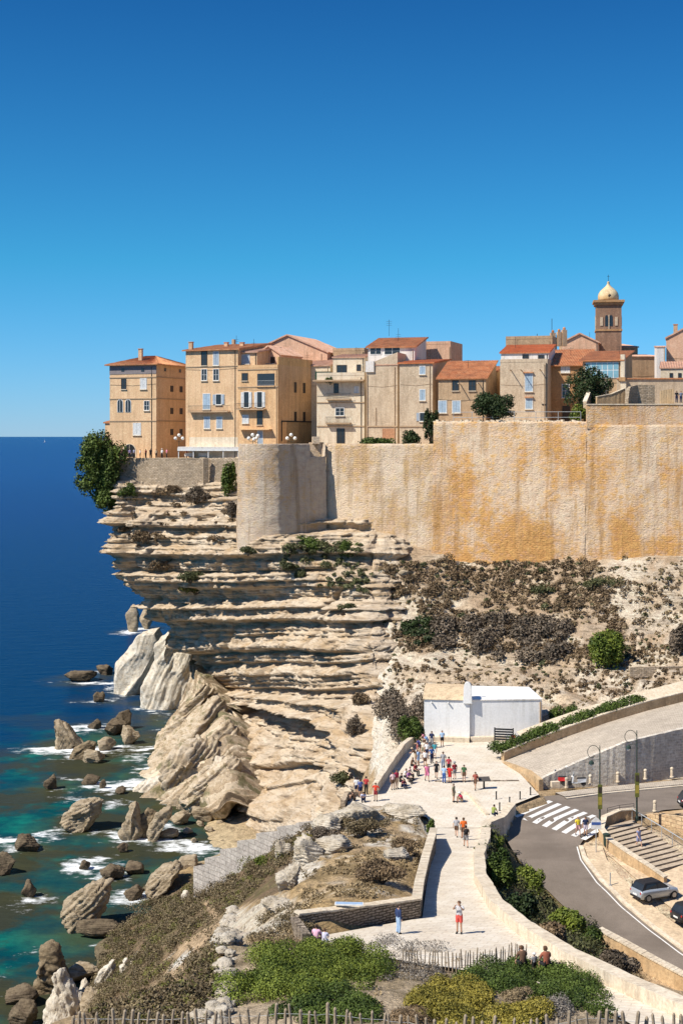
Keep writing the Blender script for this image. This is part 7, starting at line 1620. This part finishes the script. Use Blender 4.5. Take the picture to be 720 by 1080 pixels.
pl = [
 # label, px, py(feet), facing, pose, top, bottom, extras
 ('person in pale shirt and dark shorts standing against the porch of the chapel', 466, 787, 180, 'stand', ('tee', LBL), ('shorts', BLK), {}),
 ('person in pink sleeveless top at the upper end of the leaning crowd', 448, 788, 290, 'lean', ('vest', PNK), ('shorts', BRN), {}),
 ('person in navy shirt standing tallest at the upper end of the parapet crowd', 455, 789, 200, 'stand', ('tee', NAVY), ('trousers', GRY), {'h': 1.85}),
 ('person in orange top at the very top of the parapet crowd', 446, 784, 250, 'stand', ('tee', (.7,.35,.2)), ('shorts', TAN), {'hair': 'fair'}),
 ('person in violet blue shirt leaning on the parapet below the person in pink sleeveless top', 443, 795, 290, 'lean', ('tee', (.08,.08,.25)), ('shorts', BLK), {}),
 ('person in brick red shirt on the parapet, between violet blue and light blue shirts', 440, 800, 280, 'stand', ('tee', (.4,.12,.1)), ('trousers', NAVY), {}),
 ('person in light blue shirt facing the parapet', 441, 808, 300, 'stand', ('tee', LBL), ('shorts', LBL), {'hair': 'fair'}),
 ('person in white and navy standing in the second row of the parapet crowd', 450, 800, 180, 'stand', ('tee', WHT), ('shorts', NAVY), {}),
 ('person in dark blue shirt in the middle of the second row by the parapet', 455, 805, 150, 'akimbo', ('tee', BLUE), ('trousers', NAVY), {}),
 ('person in white shirt with dark hair just behind the person in pink dress', 448, 809, 180, 'stand', ('tee', WHT), ('shorts', BRN), {'long': True}),
 ('person in brown shirt seated on the parapet step beside the light blue shirt', 434, 812, 120, 'sit', ('tee', BRN), ('trousers', BLK), {}),
 ('person in pink striped top seated on the parapet with folded arms', 431, 822, 110, 'sit', ('tee', (.6,.4,.4)), ('trousers', BLK), {}),
 ('person in white vest seated on the parapet, left of the pink striped top', 427, 824, 120, 'sit', ('vest', WHT), ('shorts', BLK), {}),
 ('person in black seated low on the parapet between white vest and crimson shirt', 422, 829, 110, 'sit', ('tee', BLK), ('trousers', BLK), {}),
 ('tall person in crimson shirt and tan shorts at the lower end of the parapet', 418, 832, 140, 'stand', ('tee', (.35,.03,.07)), ('shorts', TAN), {'h': 1.85}),
 ('person in dark red top seated in the shade at the middle of the parapet', 437, 818, 130, 'sit', ('tee', DRD), ('trousers', BLK), {}),
 ('person in magenta dress walking on the forecourt', 450, 824, 170, 'walk', ('dress', (.7,.2,.35)), None, {'hair': 'fair', 'long': True}),
 ('person all in black walking right of the magenta dress', 460, 821, 190, 'walk', ('tee', BLK), ('shorts', BLK), {}),
 ('person in grey shirt standing behind the one in blue jeans', 467, 812, 200, 'stand', ('tee', GRY), ('trousers', (.2,.25,.35)), {'h': 1.85}),
 ('person in blue jeans standing left of the red shirts', 468, 826, 20, 'stand', ('tee', LBL), ('trousers', BLUE), {}),
 ('person in bright red shirt in the middle of the standing group', 474, 826, 30, 'akimbo', ('tee', RED), ('shorts', RED), {}),
 ('person with grey cap and dark red shirt at the back of the standing group', 479, 822, 340, 'stand', ('tee', DRD), ('shorts', GRY), {'hat': GRY}),
 ('person in wine red shirt standing just behind the bright red shirt', 473, 816, 10, 'stand', ('tee', (.4,.06,.08)), ('shorts', BLK), {}),
 ('person in dark green shirt and shorts standing alone right of the group', 489, 825, 200, 'stand', ('tee', GRN), ('shorts', BRN), {}),
 ('person in rust shirt with pack walking beside the tilted info table', 501, 833, 210, 'walk', ('tee', (.3,.08,.06)), ('shorts', BRN), {'bag': BLK}),
 ('person in olive standing at the end of the curved kerb', 478, 846, 120, 'stand', ('tee', KHK), ('shorts', KHK), {}),
 ('person in white cap and crimson shirt bent over on the curved kerb', 487, 846, 250, 'crouch', ('tee', (.5,.02,.07)), ('shorts', TAN), {'hat': WHT}),
 ('person in white shirt at the back of the group on the far left', 376, 839, 0, 'stand', ('tee', WHT), ('shorts', NAVY), {}),
 ('person in blue shirt second from left in the far left group', 380, 841, 330, 'stand', ('tee', (.12,.16,.4)), ('shorts', NAVY), {}),
 ('person in dark red shirt at the back right of the far left group', 386, 838, 20, 'stand', ('tee', (.45,.05,.05)), ('trousers', BLK), {}),
 ('person in red t-shirt standing apart, right of the far left group', 396, 845, 200, 'akimbo', ('tee', (.6,.06,.03)), ('shorts', DRD), {}),
 ('person in brown crouching in front of the far left group', 374, 845, 290, 'crouch', ('tee', BRN), ('shorts', BLK), {}),
 ('person in striped white shirt sitting in front of the far left group', 383, 845, 180, 'crouch', ('tee', (.5,.5,.62)), ('trousers', NAVY), {'long': True}),
 ('person in sky blue top leaning at the upper parapet beside the navy shirt', 451, 790, 260, 'lean', ('tee', (.2,.35,.6)), ('shorts', GRY), {}),
 ('person in cream shirt between the two upper rows by the parapet', 446, 798, 210, 'stand', ('tee', (.7,.62,.5)), ('shorts', KHK), {}),
 ('person with tan hat at the parapet above the light blue shirt', 438, 805, 290, 'lean', ('tee', BRN), ('shorts', TAN), {'hat': TAN}),
 ('person in maroon top sitting low beside the crimson shirt', 424, 831, 140, 'crouch', ('tee', (.2,.04,.06)), ('trousers', NAVY), {}),
 ('person in plum top seated in shade under the pink striped top', 430, 826, 130, 'sit', ('tee', PUR), ('trousers', BLK), {}),
 ('person in pale pink shirt just left of the tall crimson shirt', 414, 833, 160, 'stand', ('tee', (.7,.5,.5)), ('shorts', BRN), {}),
 ('person in teal top beside the dark blue shirt in the second row', 458, 800, 200, 'stand', ('tee', (.05,.25,.3)), ('shorts', WHT), {}),
 ('person in green shirt sitting on the parapet end beside the zebra crossing', 520, 864, 40, 'sit', ('tee', (.25,.3,.08)), ('trousers', NAVY), {})]
for i, (lab, x, y, fc, ps, tp, bt, ex) in enumerate(pl):
    person(lab, Z17(x, y), fc, ps, tp, bt, group=crowd, **ex)
def onpath(x, y): return PPa(x, y)
person('person with long dark hair and grey shirt walking beside the orange shirt on the footpath', onpath(481, 883), 15, 'walk', ('tee', (.4,.4,.42)), ('shorts', BRN), long=True, h=1.65, group='walkers on the footpath')
person('person in bright orange shirt walking on the footpath', onpath(488.5, 886), 0, 'walk', ('tee', ORG), ('shorts', BRN), h=1.82, hair='brown', group='walkers on the footpath')
person('person with black backpack and grey shorts walking in front of the orange shirt', onpath(491, 894), 0, 'walk', ('tee', BRN), ('shorts', GRY), bag=BLK, h=1.72, group='walkers on the footpath')
person('person in red shorts raising a camera on the footpath', onpath(484, 985), 200, 'photo', ('tee', (.5,.5,.52)), ('shorts', (.65,.10,.08)), hair='brown', h=1.75)
person('person in navy shirt and light jeans standing at the dark court wall', onpath(420, 985), 60, 'stand', ('longsleeve', (.03,.05,.13)), ('trousers', LBL), h=1.55)
person('person in pink shirt sitting at the left end of the court', onpath(333, 1001), 20, 'sit', ('tee', (.75,.45,.6)), ('shorts', PNK), h=1.6)
person('child in pale lilac shirt sitting beside the pink shirt in the court', onpath(342, 1001), 10, 'sit', ('tee', (.6,.6,.75)), ('shorts', WHT), h=1.35, hair='brown')
for lab, x, y, tp, hr, ht, hh in (('person in brown top, leftmost of three heads above the long green shrub', 551, 1027, BRN, 'brown', None, 1.7), ('child with white cap between two adults behind the long green shrub', 563, 1027, GRY, 'grey', WHT, 1.35), ('person with bushy hair in rust top, rightmost of three behind the long green shrub', 576, 1029, (.3,.1,.06), 'brown', None, 1.75)):
    person(lab, onpath(x, y), 340, 'sit' if hh > 1.4 else 'stand', ('tee', tp), ('shorts', BLK), hair=hr, hat=ht, h=hh*(1 if hh > 1.4 else .7), long=hh > 1.7)
person('person in yellow shirt crossing on the zebra', PR(609, 882)+Vector((0,0,.01)), 170, 'walk', ('tee', YEL), ('shorts', (.6,.35,.35)), hair='fair')
person('person in navy top and pale skirt crossing on the zebra', PR(617, 882)+Vector((0,0,.01)), 180, 'stand', ('tee', NAVY), ('shorts', (.6,.55,.65)))
person('person in blue and white patterned dress coming down the stairs', P(673, 894, 119.2), 150, 'walk', ('dress', (.25,.28,.45)), None)
person('person in black standing behind the terrace wall of the fort at the right', P(713, 425, 205), 180, 'stand', ('tee', BLK), ('trousers', NAVY), h=1.8)
person('person in blue grey shirt beside the one in black on the fort terrace', P(717.5, 425, 204.8), 190, 'stand', ('tee', (.15,.18,.25)), ('trousers', NAVY), h=1.75)
for i, (x, c, nm) in enumerate([(129, BRN, 'brown shirt, farthest left on the viewing terrace'), (137, (.25,.2,.35), 'violet shirt on the viewing terrace, left of the big arch'), (141.5, (.3,.3,.4), 'grey blue shirt in front of the arch on the viewing terrace'), (148, WHT, 'white shirt near the arch on the viewing terrace'), (154, DRD, 'dark red shirt on the viewing terrace'), (159, BLK, 'black shirt on the viewing terrace'), (165, TAN, 'tan shirt below the house corner on the viewing terrace'), (171, WHT, 'white hat and shirt on the viewing terrace'), (176, PNK, 'pink shirt left of the lamp on the viewing terrace'), (197, (.5,.08,.06), 'red shirt at the left end of the restaurant awning'), (205, (.2,.12,.1), 'dark brown shirt under the restaurant awning')]):
    person('person in '+nm, Vector(((x-360)/F*248.2, 248.2, 45.95)), 150+37*i % 200, 'stand', ('tee', c), ('trousers', BLK), h=1.62+.07*(i % 3), hat=WHT if x == 171 else None, group='visitors on the viewing terrace')

# ================================================================ STREET THINGS
def tex(body, size, loc, rot, mat, name, parent=None, depth=.01):
    cu = bpy.data.curves.new(name, 'FONT'); cu.body = body; cu.size = size; cu.extrude = depth; cu.align_x = 'CENTER'; cu.align_y = 'CENTER'
    ob = bpy.data.objects.new('t', cu); COL.objects.link(ob); dg = bpy.context.evaluated_depsgraph_get(); me = bpy.data.meshes.new_from_object(ob.evaluated_get(dg)); COL.objects.unlink(ob); bpy.data.objects.remove(ob)
    o = link(name, me, mat, parent, loc); o.rotation_euler = rot; return o
def car(label, pos, heading, paint, roofc, scale=1.0):
    r = empty('car', pos, heading, label, 'car', 'cars in the car park'); pm = plain('car_paint', paint, .28, .03, metal=.35, spec=.6); rm_ = plain('car_roof', roofc, .5, .05); tyre = plain('tyre', (.02, .02, .02), .8); rim_ = plain('alloy', (.45, .45, .46), .35, metal=.8)
    # stations along the length: x, half width low, z low, z sill, half width belt, z belt
    st = [(-1.84,.66,.32,.45,.70,.62),(-1.80,.76,.26,.50,.80,.84),(-1.62,.82,.22,.55,.83,.93),(-1.0,.84,.20,.55,.85,.95),(0,.84,.20,.55,.85,.93),(.75,.84,.20,.55,.84,.90),(1.2,.83,.22,.52,.80,.85),(1.62,.78,.24,.48,.74,.76),(1.80,.66,.28,.42,.62,.60)]
    vs = []; fs = []
    for x, wl_, zl, zs, wb, zb in st: vs += [(x, -wl_*.8, zl), (x, -wl_, zs), (x, -wb, zb-.12), (x, -wb*.86, zb), (x, wb*.86, zb), (x, wb, zb-.12), (x, wl_, zs), (x, wl_*.8, zl)]
    for i in range(len(st)-1):
        for k in range(8): fs.append((i*8+k, i*8+(k+1) % 8, (i+1)*8+(k+1) % 8, (i+1)*8+k))
    fs += [tuple(range(7, -1, -1)), tuple((len(st)-1)*8+k for k in range(8))]
    bd = MB().add(vs, fs).build('body', pm, r, True); sb = bd.modifiers.new('b', 'BEVEL'); sb.width = .03; sb.segments = 2
    gl = MB(); lo = [(-1.70, .72, .90), (.85, .74, .88)]; hi = [(-1.35, .58, 1.38), (.15, .60, 1.38)]
    gl.hexa([(-1.70,-.73,.90),(.90,-.72,.86),(.90,.72,.86),(-1.70,.73,.90)], [(-1.40,-.60,1.36),(.18,-.60,1.37),(.18,.60,1.37),(-1.40,.60,1.36)]).build('windows', M['glass_dark'], r)
    ro = MB().hexa([(-1.46,-.64,1.33),(.24,-.64,1.34),(.24,.64,1.34),(-1.46,.64,1.33)], [(-1.32,-.55,1.44),(.10,-.56,1.46),(.10,.56,1.46),(-1.32,.55,1.44)]).build('roof', rm_, r); b3 = ro.modifiers.new('b', 'BEVEL'); b3.width = .04; b3.segments = 2
    for sy in (-1, 1):
        for x0, x1, xt0, xt1 in ((-.30,-.20,-.32,-.24), (.80,.92,.14,.22), (-1.72,-1.45,-1.42,-1.2)): MB().hexa([(x0, sy*.735, .88), (x1, sy*.735, .88), (x1, sy*.70, .88), (x0, sy*.70, .88)], [(xt0, sy*.615, 1.36), (xt1, sy*.615, 1.36), (xt1, sy*.58, 1.36), (xt0, sy*.58, 1.36)]).build('pillar', rm_, r)
    for sx in (-1.18, 1.22):
        for sy in (-1, 1):
            wv = MB(); n = 18; prof = [(.20, -.09), (.30, -.085), (.31, -.05), (.31, .05), (.30, .085), (.20, .09)]
            V = [(sx+a*math.cos(2*math.pi*k/n), sy*.76+b_, .31+a*math.sin(2*math.pi*k/n)) for a, b_ in prof for k in range(n)]
            wv.add(V, [(i*n+k, i*n+(k+1) % n, (i+1)*n+(k+1) % n, (i+1)*n+k) for i in range(5) for k in range(n)]+[tuple(range(n)), tuple(5*n+k for k in range(n))]); wh = wv.build('wheel', tyre, r)
            rmv = MB()
            rmv.tube([(sx, sy*.845, .31), (sx, sy*.862, .31)], .19, 14); rmv.build('rim', rim_, wh)
    for sy in (-1, 1):
        MB().ball((-1.80, sy*.64, .70), .085, 8, .5, 1, 1.3).build('tail_light', plain('red_lamp', (.45, .02, .02), .3), r); MB().ball((1.66, sy*.55, .66), .11, 10, .6, 1, 1).build('headlight', plain('lamp_glass', (.7, .7, .72), .15), r)
        MB().box((.62, sy*.93, .95), (.14, .16, .11)).build('mirror', pm, r); MB().box((-.05, sy*.862, .78), (.14, .02, .03)).build('door_handle', rim_, r)
    MB().box((-1.865, 0, .52), (.03, .52, .12)).build('number_plate', M['frame_white'], r); MB().box((-1.83, 0, .34), (.12, 1.25, .14)).build('bumper', rm_, r); MB().box((1.80, 0, .40), (.08, 1.0, .14)).build('grille', rm_, r)
    r.scale = (scale,)*3; return r
q = PR(690, 947); car('silver small hatchback with black soft roof parked beside the road', q+Vector((0, 0, .03)), R(24), (.42, .46, .50), (.02, .02, .022))
q = PR(733, 971); car('black car showing only its rear at the right edge of the view', q+Vector((0, 0, .03)), R(24), (.03, .03, .035), (.02, .02, .02))
q = PR(737, 851); car('dark car entering at the right edge on the upper road', q+Vector((0, 0, .02)), R(4), (.05, .05, .06), (.02, .02, .02))
def scooter(label, pos, rz, col):
    r = empty('scooter', pos, rz, label, 'scooter', 'scooters by the ramp wall'); pm = plain('scooter_paint', col, .3, .05, spec=.5); bk = M['iron']
    for x in (-.62, .66):
        V = []; n = 14
        for a, b_ in ((.12, -.05), (.22, -.05), (.24, 0), (.22, .05), (.12, .05)): V += [(x+a*math.cos(2*math.pi*k/n), b_, .24+a*math.sin(2*math.pi*k/n)) for k in range(n)]
        MB().add(V, [(i*n+k, i*n+(k+1) % n, (i+1)*n+(k+1) % n, (i+1)*n+k) for i in range(4) for k in range(n)]+[tuple(range(n)), tuple(4*n+k for k in range(n))]).build('wheel', bk, r)
    MB().hexa([(-.85,-.14,.42),(-.05,-.14,.30),(-.05,.14,.30),(-.85,.14,.42)], [(-.90,-.10,.74),(-.05,-.16,.68),(-.05,.16,.68),(-.90,.10,.74)]).build('rear_body', pm, r)
    MB().hexa([(-.85,-.11,.745),(.02,-.13,.69),(.02,.13,.69),(-.85,.11,.745)], [(-.80,-.09,.86),(.0,-.11,.78),(.0,.11,.78),(-.80,.09,.86)]).build('seat', bk, r)
    MB().box((.18, 0, .29), (.5, .3, .07)).build('footboard', pm, r)
    MB().hexa([(.38,-.20,.28),(.50,-.16,.28),(.50,.16,.28),(.38,.20,.28)], [(.30,-.20,.95),(.42,-.12,1.0),(.42,.12,1.0),(.30,.20,.95)]).build('front_shield', pm, r)
    MB().tube([(.66, 0, .24), (.42, 0, .85), (.32, 0, 1.06)], .035, 6).build('fork', bk, r); MB().tube([(.26, -.32, 1.08), (.33, 0, 1.03), (.26, .32, 1.08)], .022, 6).build('handlebar', bk, r)
    MB().hexa([(.40,-.16,1.0),(.42,-.16,1.0),(.42,.16,1.0),(.40,.16,1.0)], [(.26,-.12,1.4),(.28,-.12,1.4),(.28,.12,1.4),(.26,.12,1.4)]).build('windscreen', plain('smoked_screen', (.5,.55,.6), .1), r)
    MB().ball((.46, 0, .88), .09, 8).build('headlight', M['globe'], r); return r
sq = lambda x, y: PR(x, y)+Vector((0, 0, .11))
scooter('silver and black scooter with a windscreen parked under the ramp wall', sq(608, 830), R(172), (.5, .52, .55)); scooter('red scooter half hidden beside the silver scooter', sq(588, 828), R(150), (.5, .03, .03))
tag(MB().box(sq(585, 830.5)+Vector((0, 0, .22)), (.8, .5, .5), R(10)).build('stone_block', M['pale_stone']), 'white stone block in front of the red scooter', 'block')
# stone bollards by the wall, short black ones on the forecourt
def bollard(x, y, label, stone=True, group=None):
    q = sq(x, y) if stone else PZ17(x, y)
    r = empty('bollard', q, 0, label, 'bollard', group)
    if stone:
        MB().lathe([(.15, 0), (.15, .65), (.12, .7), (.12, .74), (.17, .78), (.17, .92), (.08, 1.0)], n=10).build('post', M['pale_stone'], r); MB().lathe([(.21, 0), (.21, .1), (.16, .12)], n=10).build('base', M['pale_stone'], r)
    else:
        MB().lathe([(.06, 0), (.06, .62), (.075, .64), (.075, .70), (.03, .74)], n=8).build('post', M['iron'], r); MB().lathe([(.10, 0), (.10, .03), (.06, .05)], n=8).build('base', M['iron'], r)
for x, y, lab in ((597, 832, 'stone bollard just left of the silver scooter'), (622, 829, 'stone bollard right of the silver scooter'), (651, 826, 'stone bollard in front of the corner of the rubble wall'), (680, 823, 'stone bollard right of the second lamp post'), (708, 821, 'stone bollard nearest the right edge')): bollard(x, y, lab, True, 'stone bollards under the ramp wall')
for x, y, lab in ((523, 843, 'short black bollard nearest the info table'), (537, 849, 'short black bollard third along the forecourt edge'), (548, 843, 'short black bollard close to the tan ramp wall'), (526.5, 855, 'short black bollard beside the person in green'), (559, 838.5, 'short black bollard at the far end of the forecourt edge')): bollard(x, y, lab, False, 'black bollards on the forecourt edge')
bollard(690, 857, 'small pale post on top of the sandstone wall', True)
# street lamps with a scroll and long banners
def street_lamp(label, px, pyb, D, pyt, side):
    q = P(px, pyb, D); h = (pyb-pyt)*D/F; r = empty('street_lamp', q, 0, label, 'street lamp', 'tall scroll topped street lamps'); g = M['iron_green']
    MB().lathe([(.16, 0), (.16, .3), (.10, .5), (.085, 1.1), (.06, h*.45), (.045, h-.6), (.03, h)], n=8).build('post', g, r)
    pts = [(side*(.0+.62*math.cos(a)*(1-.10*a)-.62), 0, h-.75+.75*math.sin(a)*(1-.1*a)) for a in np.linspace(0, 5.2, 26)]
    MB().tube([(p[0]+side*0.0, 0, p[2]+.1) for p in pts], .028, 6).build('scroll', g, r)
    mb = MB().tube([(0, 0, h-1.2), (side*-.75, 0, h-1.3)], .022, 5); mb.build('arm', g, r)
    x = side*-.72; MB().lathe([(.05, 0), (.20, -.12), (.24, -.3), (.02, -.34)], (x, 0, h-1.3), 10).build('lantern', g, r); MB().ball((x, 0, h-1.7), .12, 8).build('bulb_glass', M['globe'], r)
    b_ = MB().box((0, -.13, h*.40), (.36, .10, 2.1)).build('banner', plain('olive_banner', (.12, .13, .03), .6, .4, s=4), r); MB().box((0, -.145, h*.40-.35), (.30, .10, .7)).build('banner_panel', plain('banner_yellow', (.33, .27, .05), .6), b_)
    MB().box((0, -.15, h*.40+.6), (.28, .10, .5)).build('banner_panel', plain('banner_dark', (.05, .04, .03), .6), b_)
street_lamp('scroll topped street lamp beside the zebra crossing and road sign', 632, 876, 121.7, 786, 1); street_lamp('scroll topped street lamp at the head of the stairs', 671, 866, 123.9, 770, 1)
# road sign on its post
q = PR(628, 900)+Vector((0, 0, .1)); r = empty('road_sign', q, 0, 'small blue and white panel on a thin post in front of the first street lamp', 'sign')
MB().tube([(0, 0, 0), (0, 0, 2.6)], .035, 6).build('post', M['rail'], r); MB().box((0, -.05, 2.25), (.85, .04, .62)).build('panel', M['frame_white'], r); MB().box((0, -.075, 2.40), (.75, .02, .22)).build('blue_band', plain('sign_blue', (.06, .12, .35), .5), r)
MB().add([(-.42, -.06, 2.58), (.42, -.06, 2.58), (0, -.06, 2.95), (-.42, -.03, 2.58), (.42, -.03, 2.58), (0, -.03, 2.95)], [(0, 1, 2), (5, 4, 3), (0, 3, 4, 1), (1, 4, 5, 2), (2, 5, 3, 0)]).build('top_panel', M['frame_white'], r)
q = PR(639, 893)+Vector((0, 0, .1)); r = empty('litter_bin', q, 0, 'dark green litter bin inside the curve of the stair wall', 'bin'); MB().lathe([(.24, 0), (.28, .85), (.30, .88), (.30, .95), (.2, 1.02)], n=12).build('body', M['iron_green'], r); MB().lathe([(.31, .955), (.31, .98), (.1, 1.06)], n=12).build('lid', M['iron_green'], r)
for x, y, lab in ((643, 935, 'thin short post on the pavement beside the road bend'), (666, 944, 'dark short post behind the rear bumper of the silver car')):
    q = PR(x, y)+Vector((0, 0, .1)); r = empty('marker_post', q, 0, lab, 'post'); MB().tube([(0, 0, 0), (0, 0, 1.0)], .045, 6).build('post', M['iron'] if x > 650 else M['rail'], r); MB().box((0, 0, .02), (.22, .22, .04)).build('base', M['rail'], r)
# info board, round sign, tilted table, court panel
q = PZ17(524, 789)+Vector((0, -3, 0)); r = empty('info_board', P(531, 790, 147.0), R(-12), 'black slatted board standing in the hedge before the chapel', 'board')
for x in (-.95, .95): MB().box((x, 0, .9), (.12, .12, 2.6)).build('post', M['iron'], r)
for k in range(5): MB().box((0, -.02, 1.0+.26*k), (1.78, .06, .17)).build('slat', M['iron'], r)
r = empty('round_sign', P(541, 795, 148), 0, 'small round red rimmed sign on a post right of the slatted board', 'sign'); MB().tube([(0, 0, -.5), (0, 0, 1.5)], .035, 6).build('post', M['rail'], r)
d = MB().tube([(0, -.04, 1.65), (0, -.0, 1.65)], .32, 16).build('disc', plain('sign_red', (.5, .03, .04), .5), r); MB().box((0, -.06, 1.65), (.4, .03, .1)).build('bar', M['frame_white'], d)
r = empty('info_table', PZ17(510, 832), R(10), 'tilted dark orientation table on a post beside the rust shirted walker', 'table'); MB().lathe([(.10, 0), (.08, .8)], n=8).build('pedestal', M['iron'], r)
MB().box((0, 0, .92), (1.15, .7, .05), M=Matrix.Rotation(R(22), 3, 'X')).build('panel', plain('dark_slate_panel', (.09, .08, .07), .5), r)
r = empty('display_board', P(368, 957.5, 74.6)+Vector((0, .1, .12)), R(-4), 'long low pale panel lying on the coping of the court wall', 'panel'); MB().box((0, 0, .06), (1.5, .42, .06)).build('frame', M['frame_white'], r); MB().box((0, 0, .096), (1.4, .34, .012)).build('face', plain('pale_blue_panel', (.30, .42, .58), .4), r)
# stake fences
def stake_fence(label, line, h, sp, seed, lean=.06, wr=True, thick=.032):
    L = resample([tuple(p) for p in line], 200); d = np.r_[0, np.cumsum(np.linalg.norm(np.diff(L, axis=0), axis=1))]; n = min(98, int(d[-1]/sp)); rng = random.Random(seed)
    r = empty('stake_fence', L[0], 0, label, 'fence'); m = plain('grey_chestnut_wood', (.30, .24, .17), .9, .3, s=8); tops = []
    for i in range(n):
        t = d[-1]*(i+rng.uniform(-.15, .15))/n; p = Vector([float(np.interp(t, d, L[:, k])) for k in range(3)])-Vector(L[0]); a, b_ = rng.uniform(-lean, lean), rng.uniform(-lean, lean); hh = h*rng.uniform(.85, 1.1); rr = rng.uniform(.8, 1.2)*thick
        MB().tube([p+Vector((0, 0, -.25)), p+Vector((a*.5*hh, b_*.5*hh, hh*.6)), p+Vector((a*hh, b_*hh, hh-.05)), p+Vector((a*hh, b_*hh, hh))], [rr, rr, rr*.9, rr*.3], 6).build('stake', m, r); tops.append((p, a, b_, h))
    if wr:
        for f_ in (.35, .75): MB().tube([p+Vector((a*h*f_, b_*h*f_-.03, h*f_)) for p, a, b_, h_ in tops], .006, 4).build('wire', M['rail'], r)
fl = [G(x, y) for x, y in ((424,1022),(440,1024),(460,1026),(480,1026),(500,1024),(520,1022),(540,1019),(556,1017))]
stake_fence('stake fence of split chestnut pales crossing the court entrance', [Vector((q.x, q.y-.2, q.z)) for q in fl if q], 1.05, .155, 1)
fl = [P(x, y, D) for x, y, D in ((75,1098,44),(150,1100,43),(230,1098,42.5),(300,1094,42),(360,1096,41.5),(440,1106,41),(560,1112,40),(620,1100,40),(740,1108,40))]
stake_fence('nearest stake fence whose tips line the bottom edge of the view', fl, .95, .27, 2, .10, True, .055)
# wall top railing by the olive tree
def railing(label, line, h, mat, r=.03, sp=3.0):
    L = resample([tuple(p) for p in line], 60); e = empty('railing', L[0], 0, label, 'railing'); q = [Vector(p)-Vector(L[0]) for p in L]
    for k, f_ in enumerate((1.0, .5)): MB().tube([p+Vector((0, 0, h*f_)) for p in q], r, 5).build('rail', mat, e)
    d = (q[-1]-q[0]).length; n = max(2, int(d/sp))
    for i in range(n+1): p = q[min(59, int(59*i/n))]; MB().tube([p+Vector((0, 0, -.3)), p+Vector((0, 0, h))], r*1.2, 5).build('post', mat, e)
railing('thin metal railing on top of the tall ochre wall', [P(478,446,213.2), P(520,446,210.2), P(560,446,207.6), P(612,446,204.8)], 1.6, M['rail'], .035)
railing('black wire railing along the edge of the stair top', [PR(640,868)+Vector((0,0,.9)), PR(652,865)+Vector((0,0,.9)), PR(668,863)+Vector((0,0,.9))], .4, M['iron'], .02, 1)
# globe lamps on the town terrace
def globe_lamp(label, px, pyg, D, h=3.2, k=3):
    top = P(px, pyg, D); r = empty('globe_lamp', top-Vector((0, 0, h)), 0, label, 'street lamp', 'white globe lamps of the terrace'); MB().lathe([(.12, 0), (.10, .4), (.05, .5), (.04, h-.2)], n=8).build('post', M['iron_green'], r)
    for x, z in ((-.62, -.05), (0, .5), (.62, -.05))[:k]:
        MB().tube([(0, 0, h-.6), (x*.6, 0, h-.55+z*.3), (x, 0, h+z-.25)], .03, 5).build('arm', M['iron_green'], r); MB().ball((x, 0, h+z), .30, 12).build('globe', M['globe'], r, True)
globe_lamp('three globe lamp on the terrace right of the lone cliff house', 189, 462, 247.5); globe_lamp('three globe lamp in front of the stepped ochre house balcony', 266.5, 462, 229); globe_lamp('three globe lamp at the right of the bastion top', 307, 462, 229); globe_lamp('small globe lamp right beside the middle globe lamp', 272, 463, 228.6, k=2)
# restaurant awning
def awning():
    f = Face(188, 252, 246.6, 14); zt = f.z(f.w/2, 472.5); r = empty('restaurant_awning', f.pt(0, 46, 0), 0, 'long flat cream restaurant awning on posts behind the terrace wall', 'awning')
    sub = []
    sub.append(f.boxu(MB(), 0, f.w, zt-.05, zt+.20, -3.5, .2).build('canopy', M['h_white'], r)); sub.append(f.boxu(MB(), -.05, f.w+.05, zt-.5, zt-.06, .1, .2).build('valance', M['frame_white'], r))
    for u in np.linspace(.1, f.w-.1, 5): sub.append(f.boxu(MB(), u-.06, u+.06, 45.7, zt-.06, -.05, .08).build('post', M['frame_white'], r))
    for k, u in enumerate(np.linspace(.6, f.w-2.6, 4)):
        if k != 2: sub.append(f.boxu(MB(), u, u+1.8, 46.3, zt-.9, -1.6, -1.5).build('screen', M['h_white'], r))
    T = Matrix.Translation(-r.location)
    for o in sub: o.data.transform(T)
awning()
# sailing boat
q = PZ(47, 466.6, 0); r = empty('sailing_boat', q, 0, 'tiny white sailing boat far out near the horizon', 'boat'); k = q.y/F
MB().hexa([(-5*.9, -1.5, -.3), (5*.9, -1.5, -.3), (5*.9, 1.5, -.3), (-5*.9, 1.5, -.3)], [(-7*.9, -2, 2), (7*.9, -2, 2), (7*.9, 2, 2), (-7*.9, 2, 2)]).build('hull', M['frame_white'], r)
MB().tube([(0, 0, 1), (0, 0, 21)], .25, 5).build('mast', M['frame_white'], r); MB().add([(.4, 0, 3), (7, .3, 3), (.4, 0, 20), (.4, .3, 3), (7, .6, 3), (.4, .3, 20)], [(0, 1, 2), (5, 4, 3), (0, 3, 4, 1), (1, 4, 5, 2), (2, 5, 3, 0)]).build('sail', M['palewhite'], r)
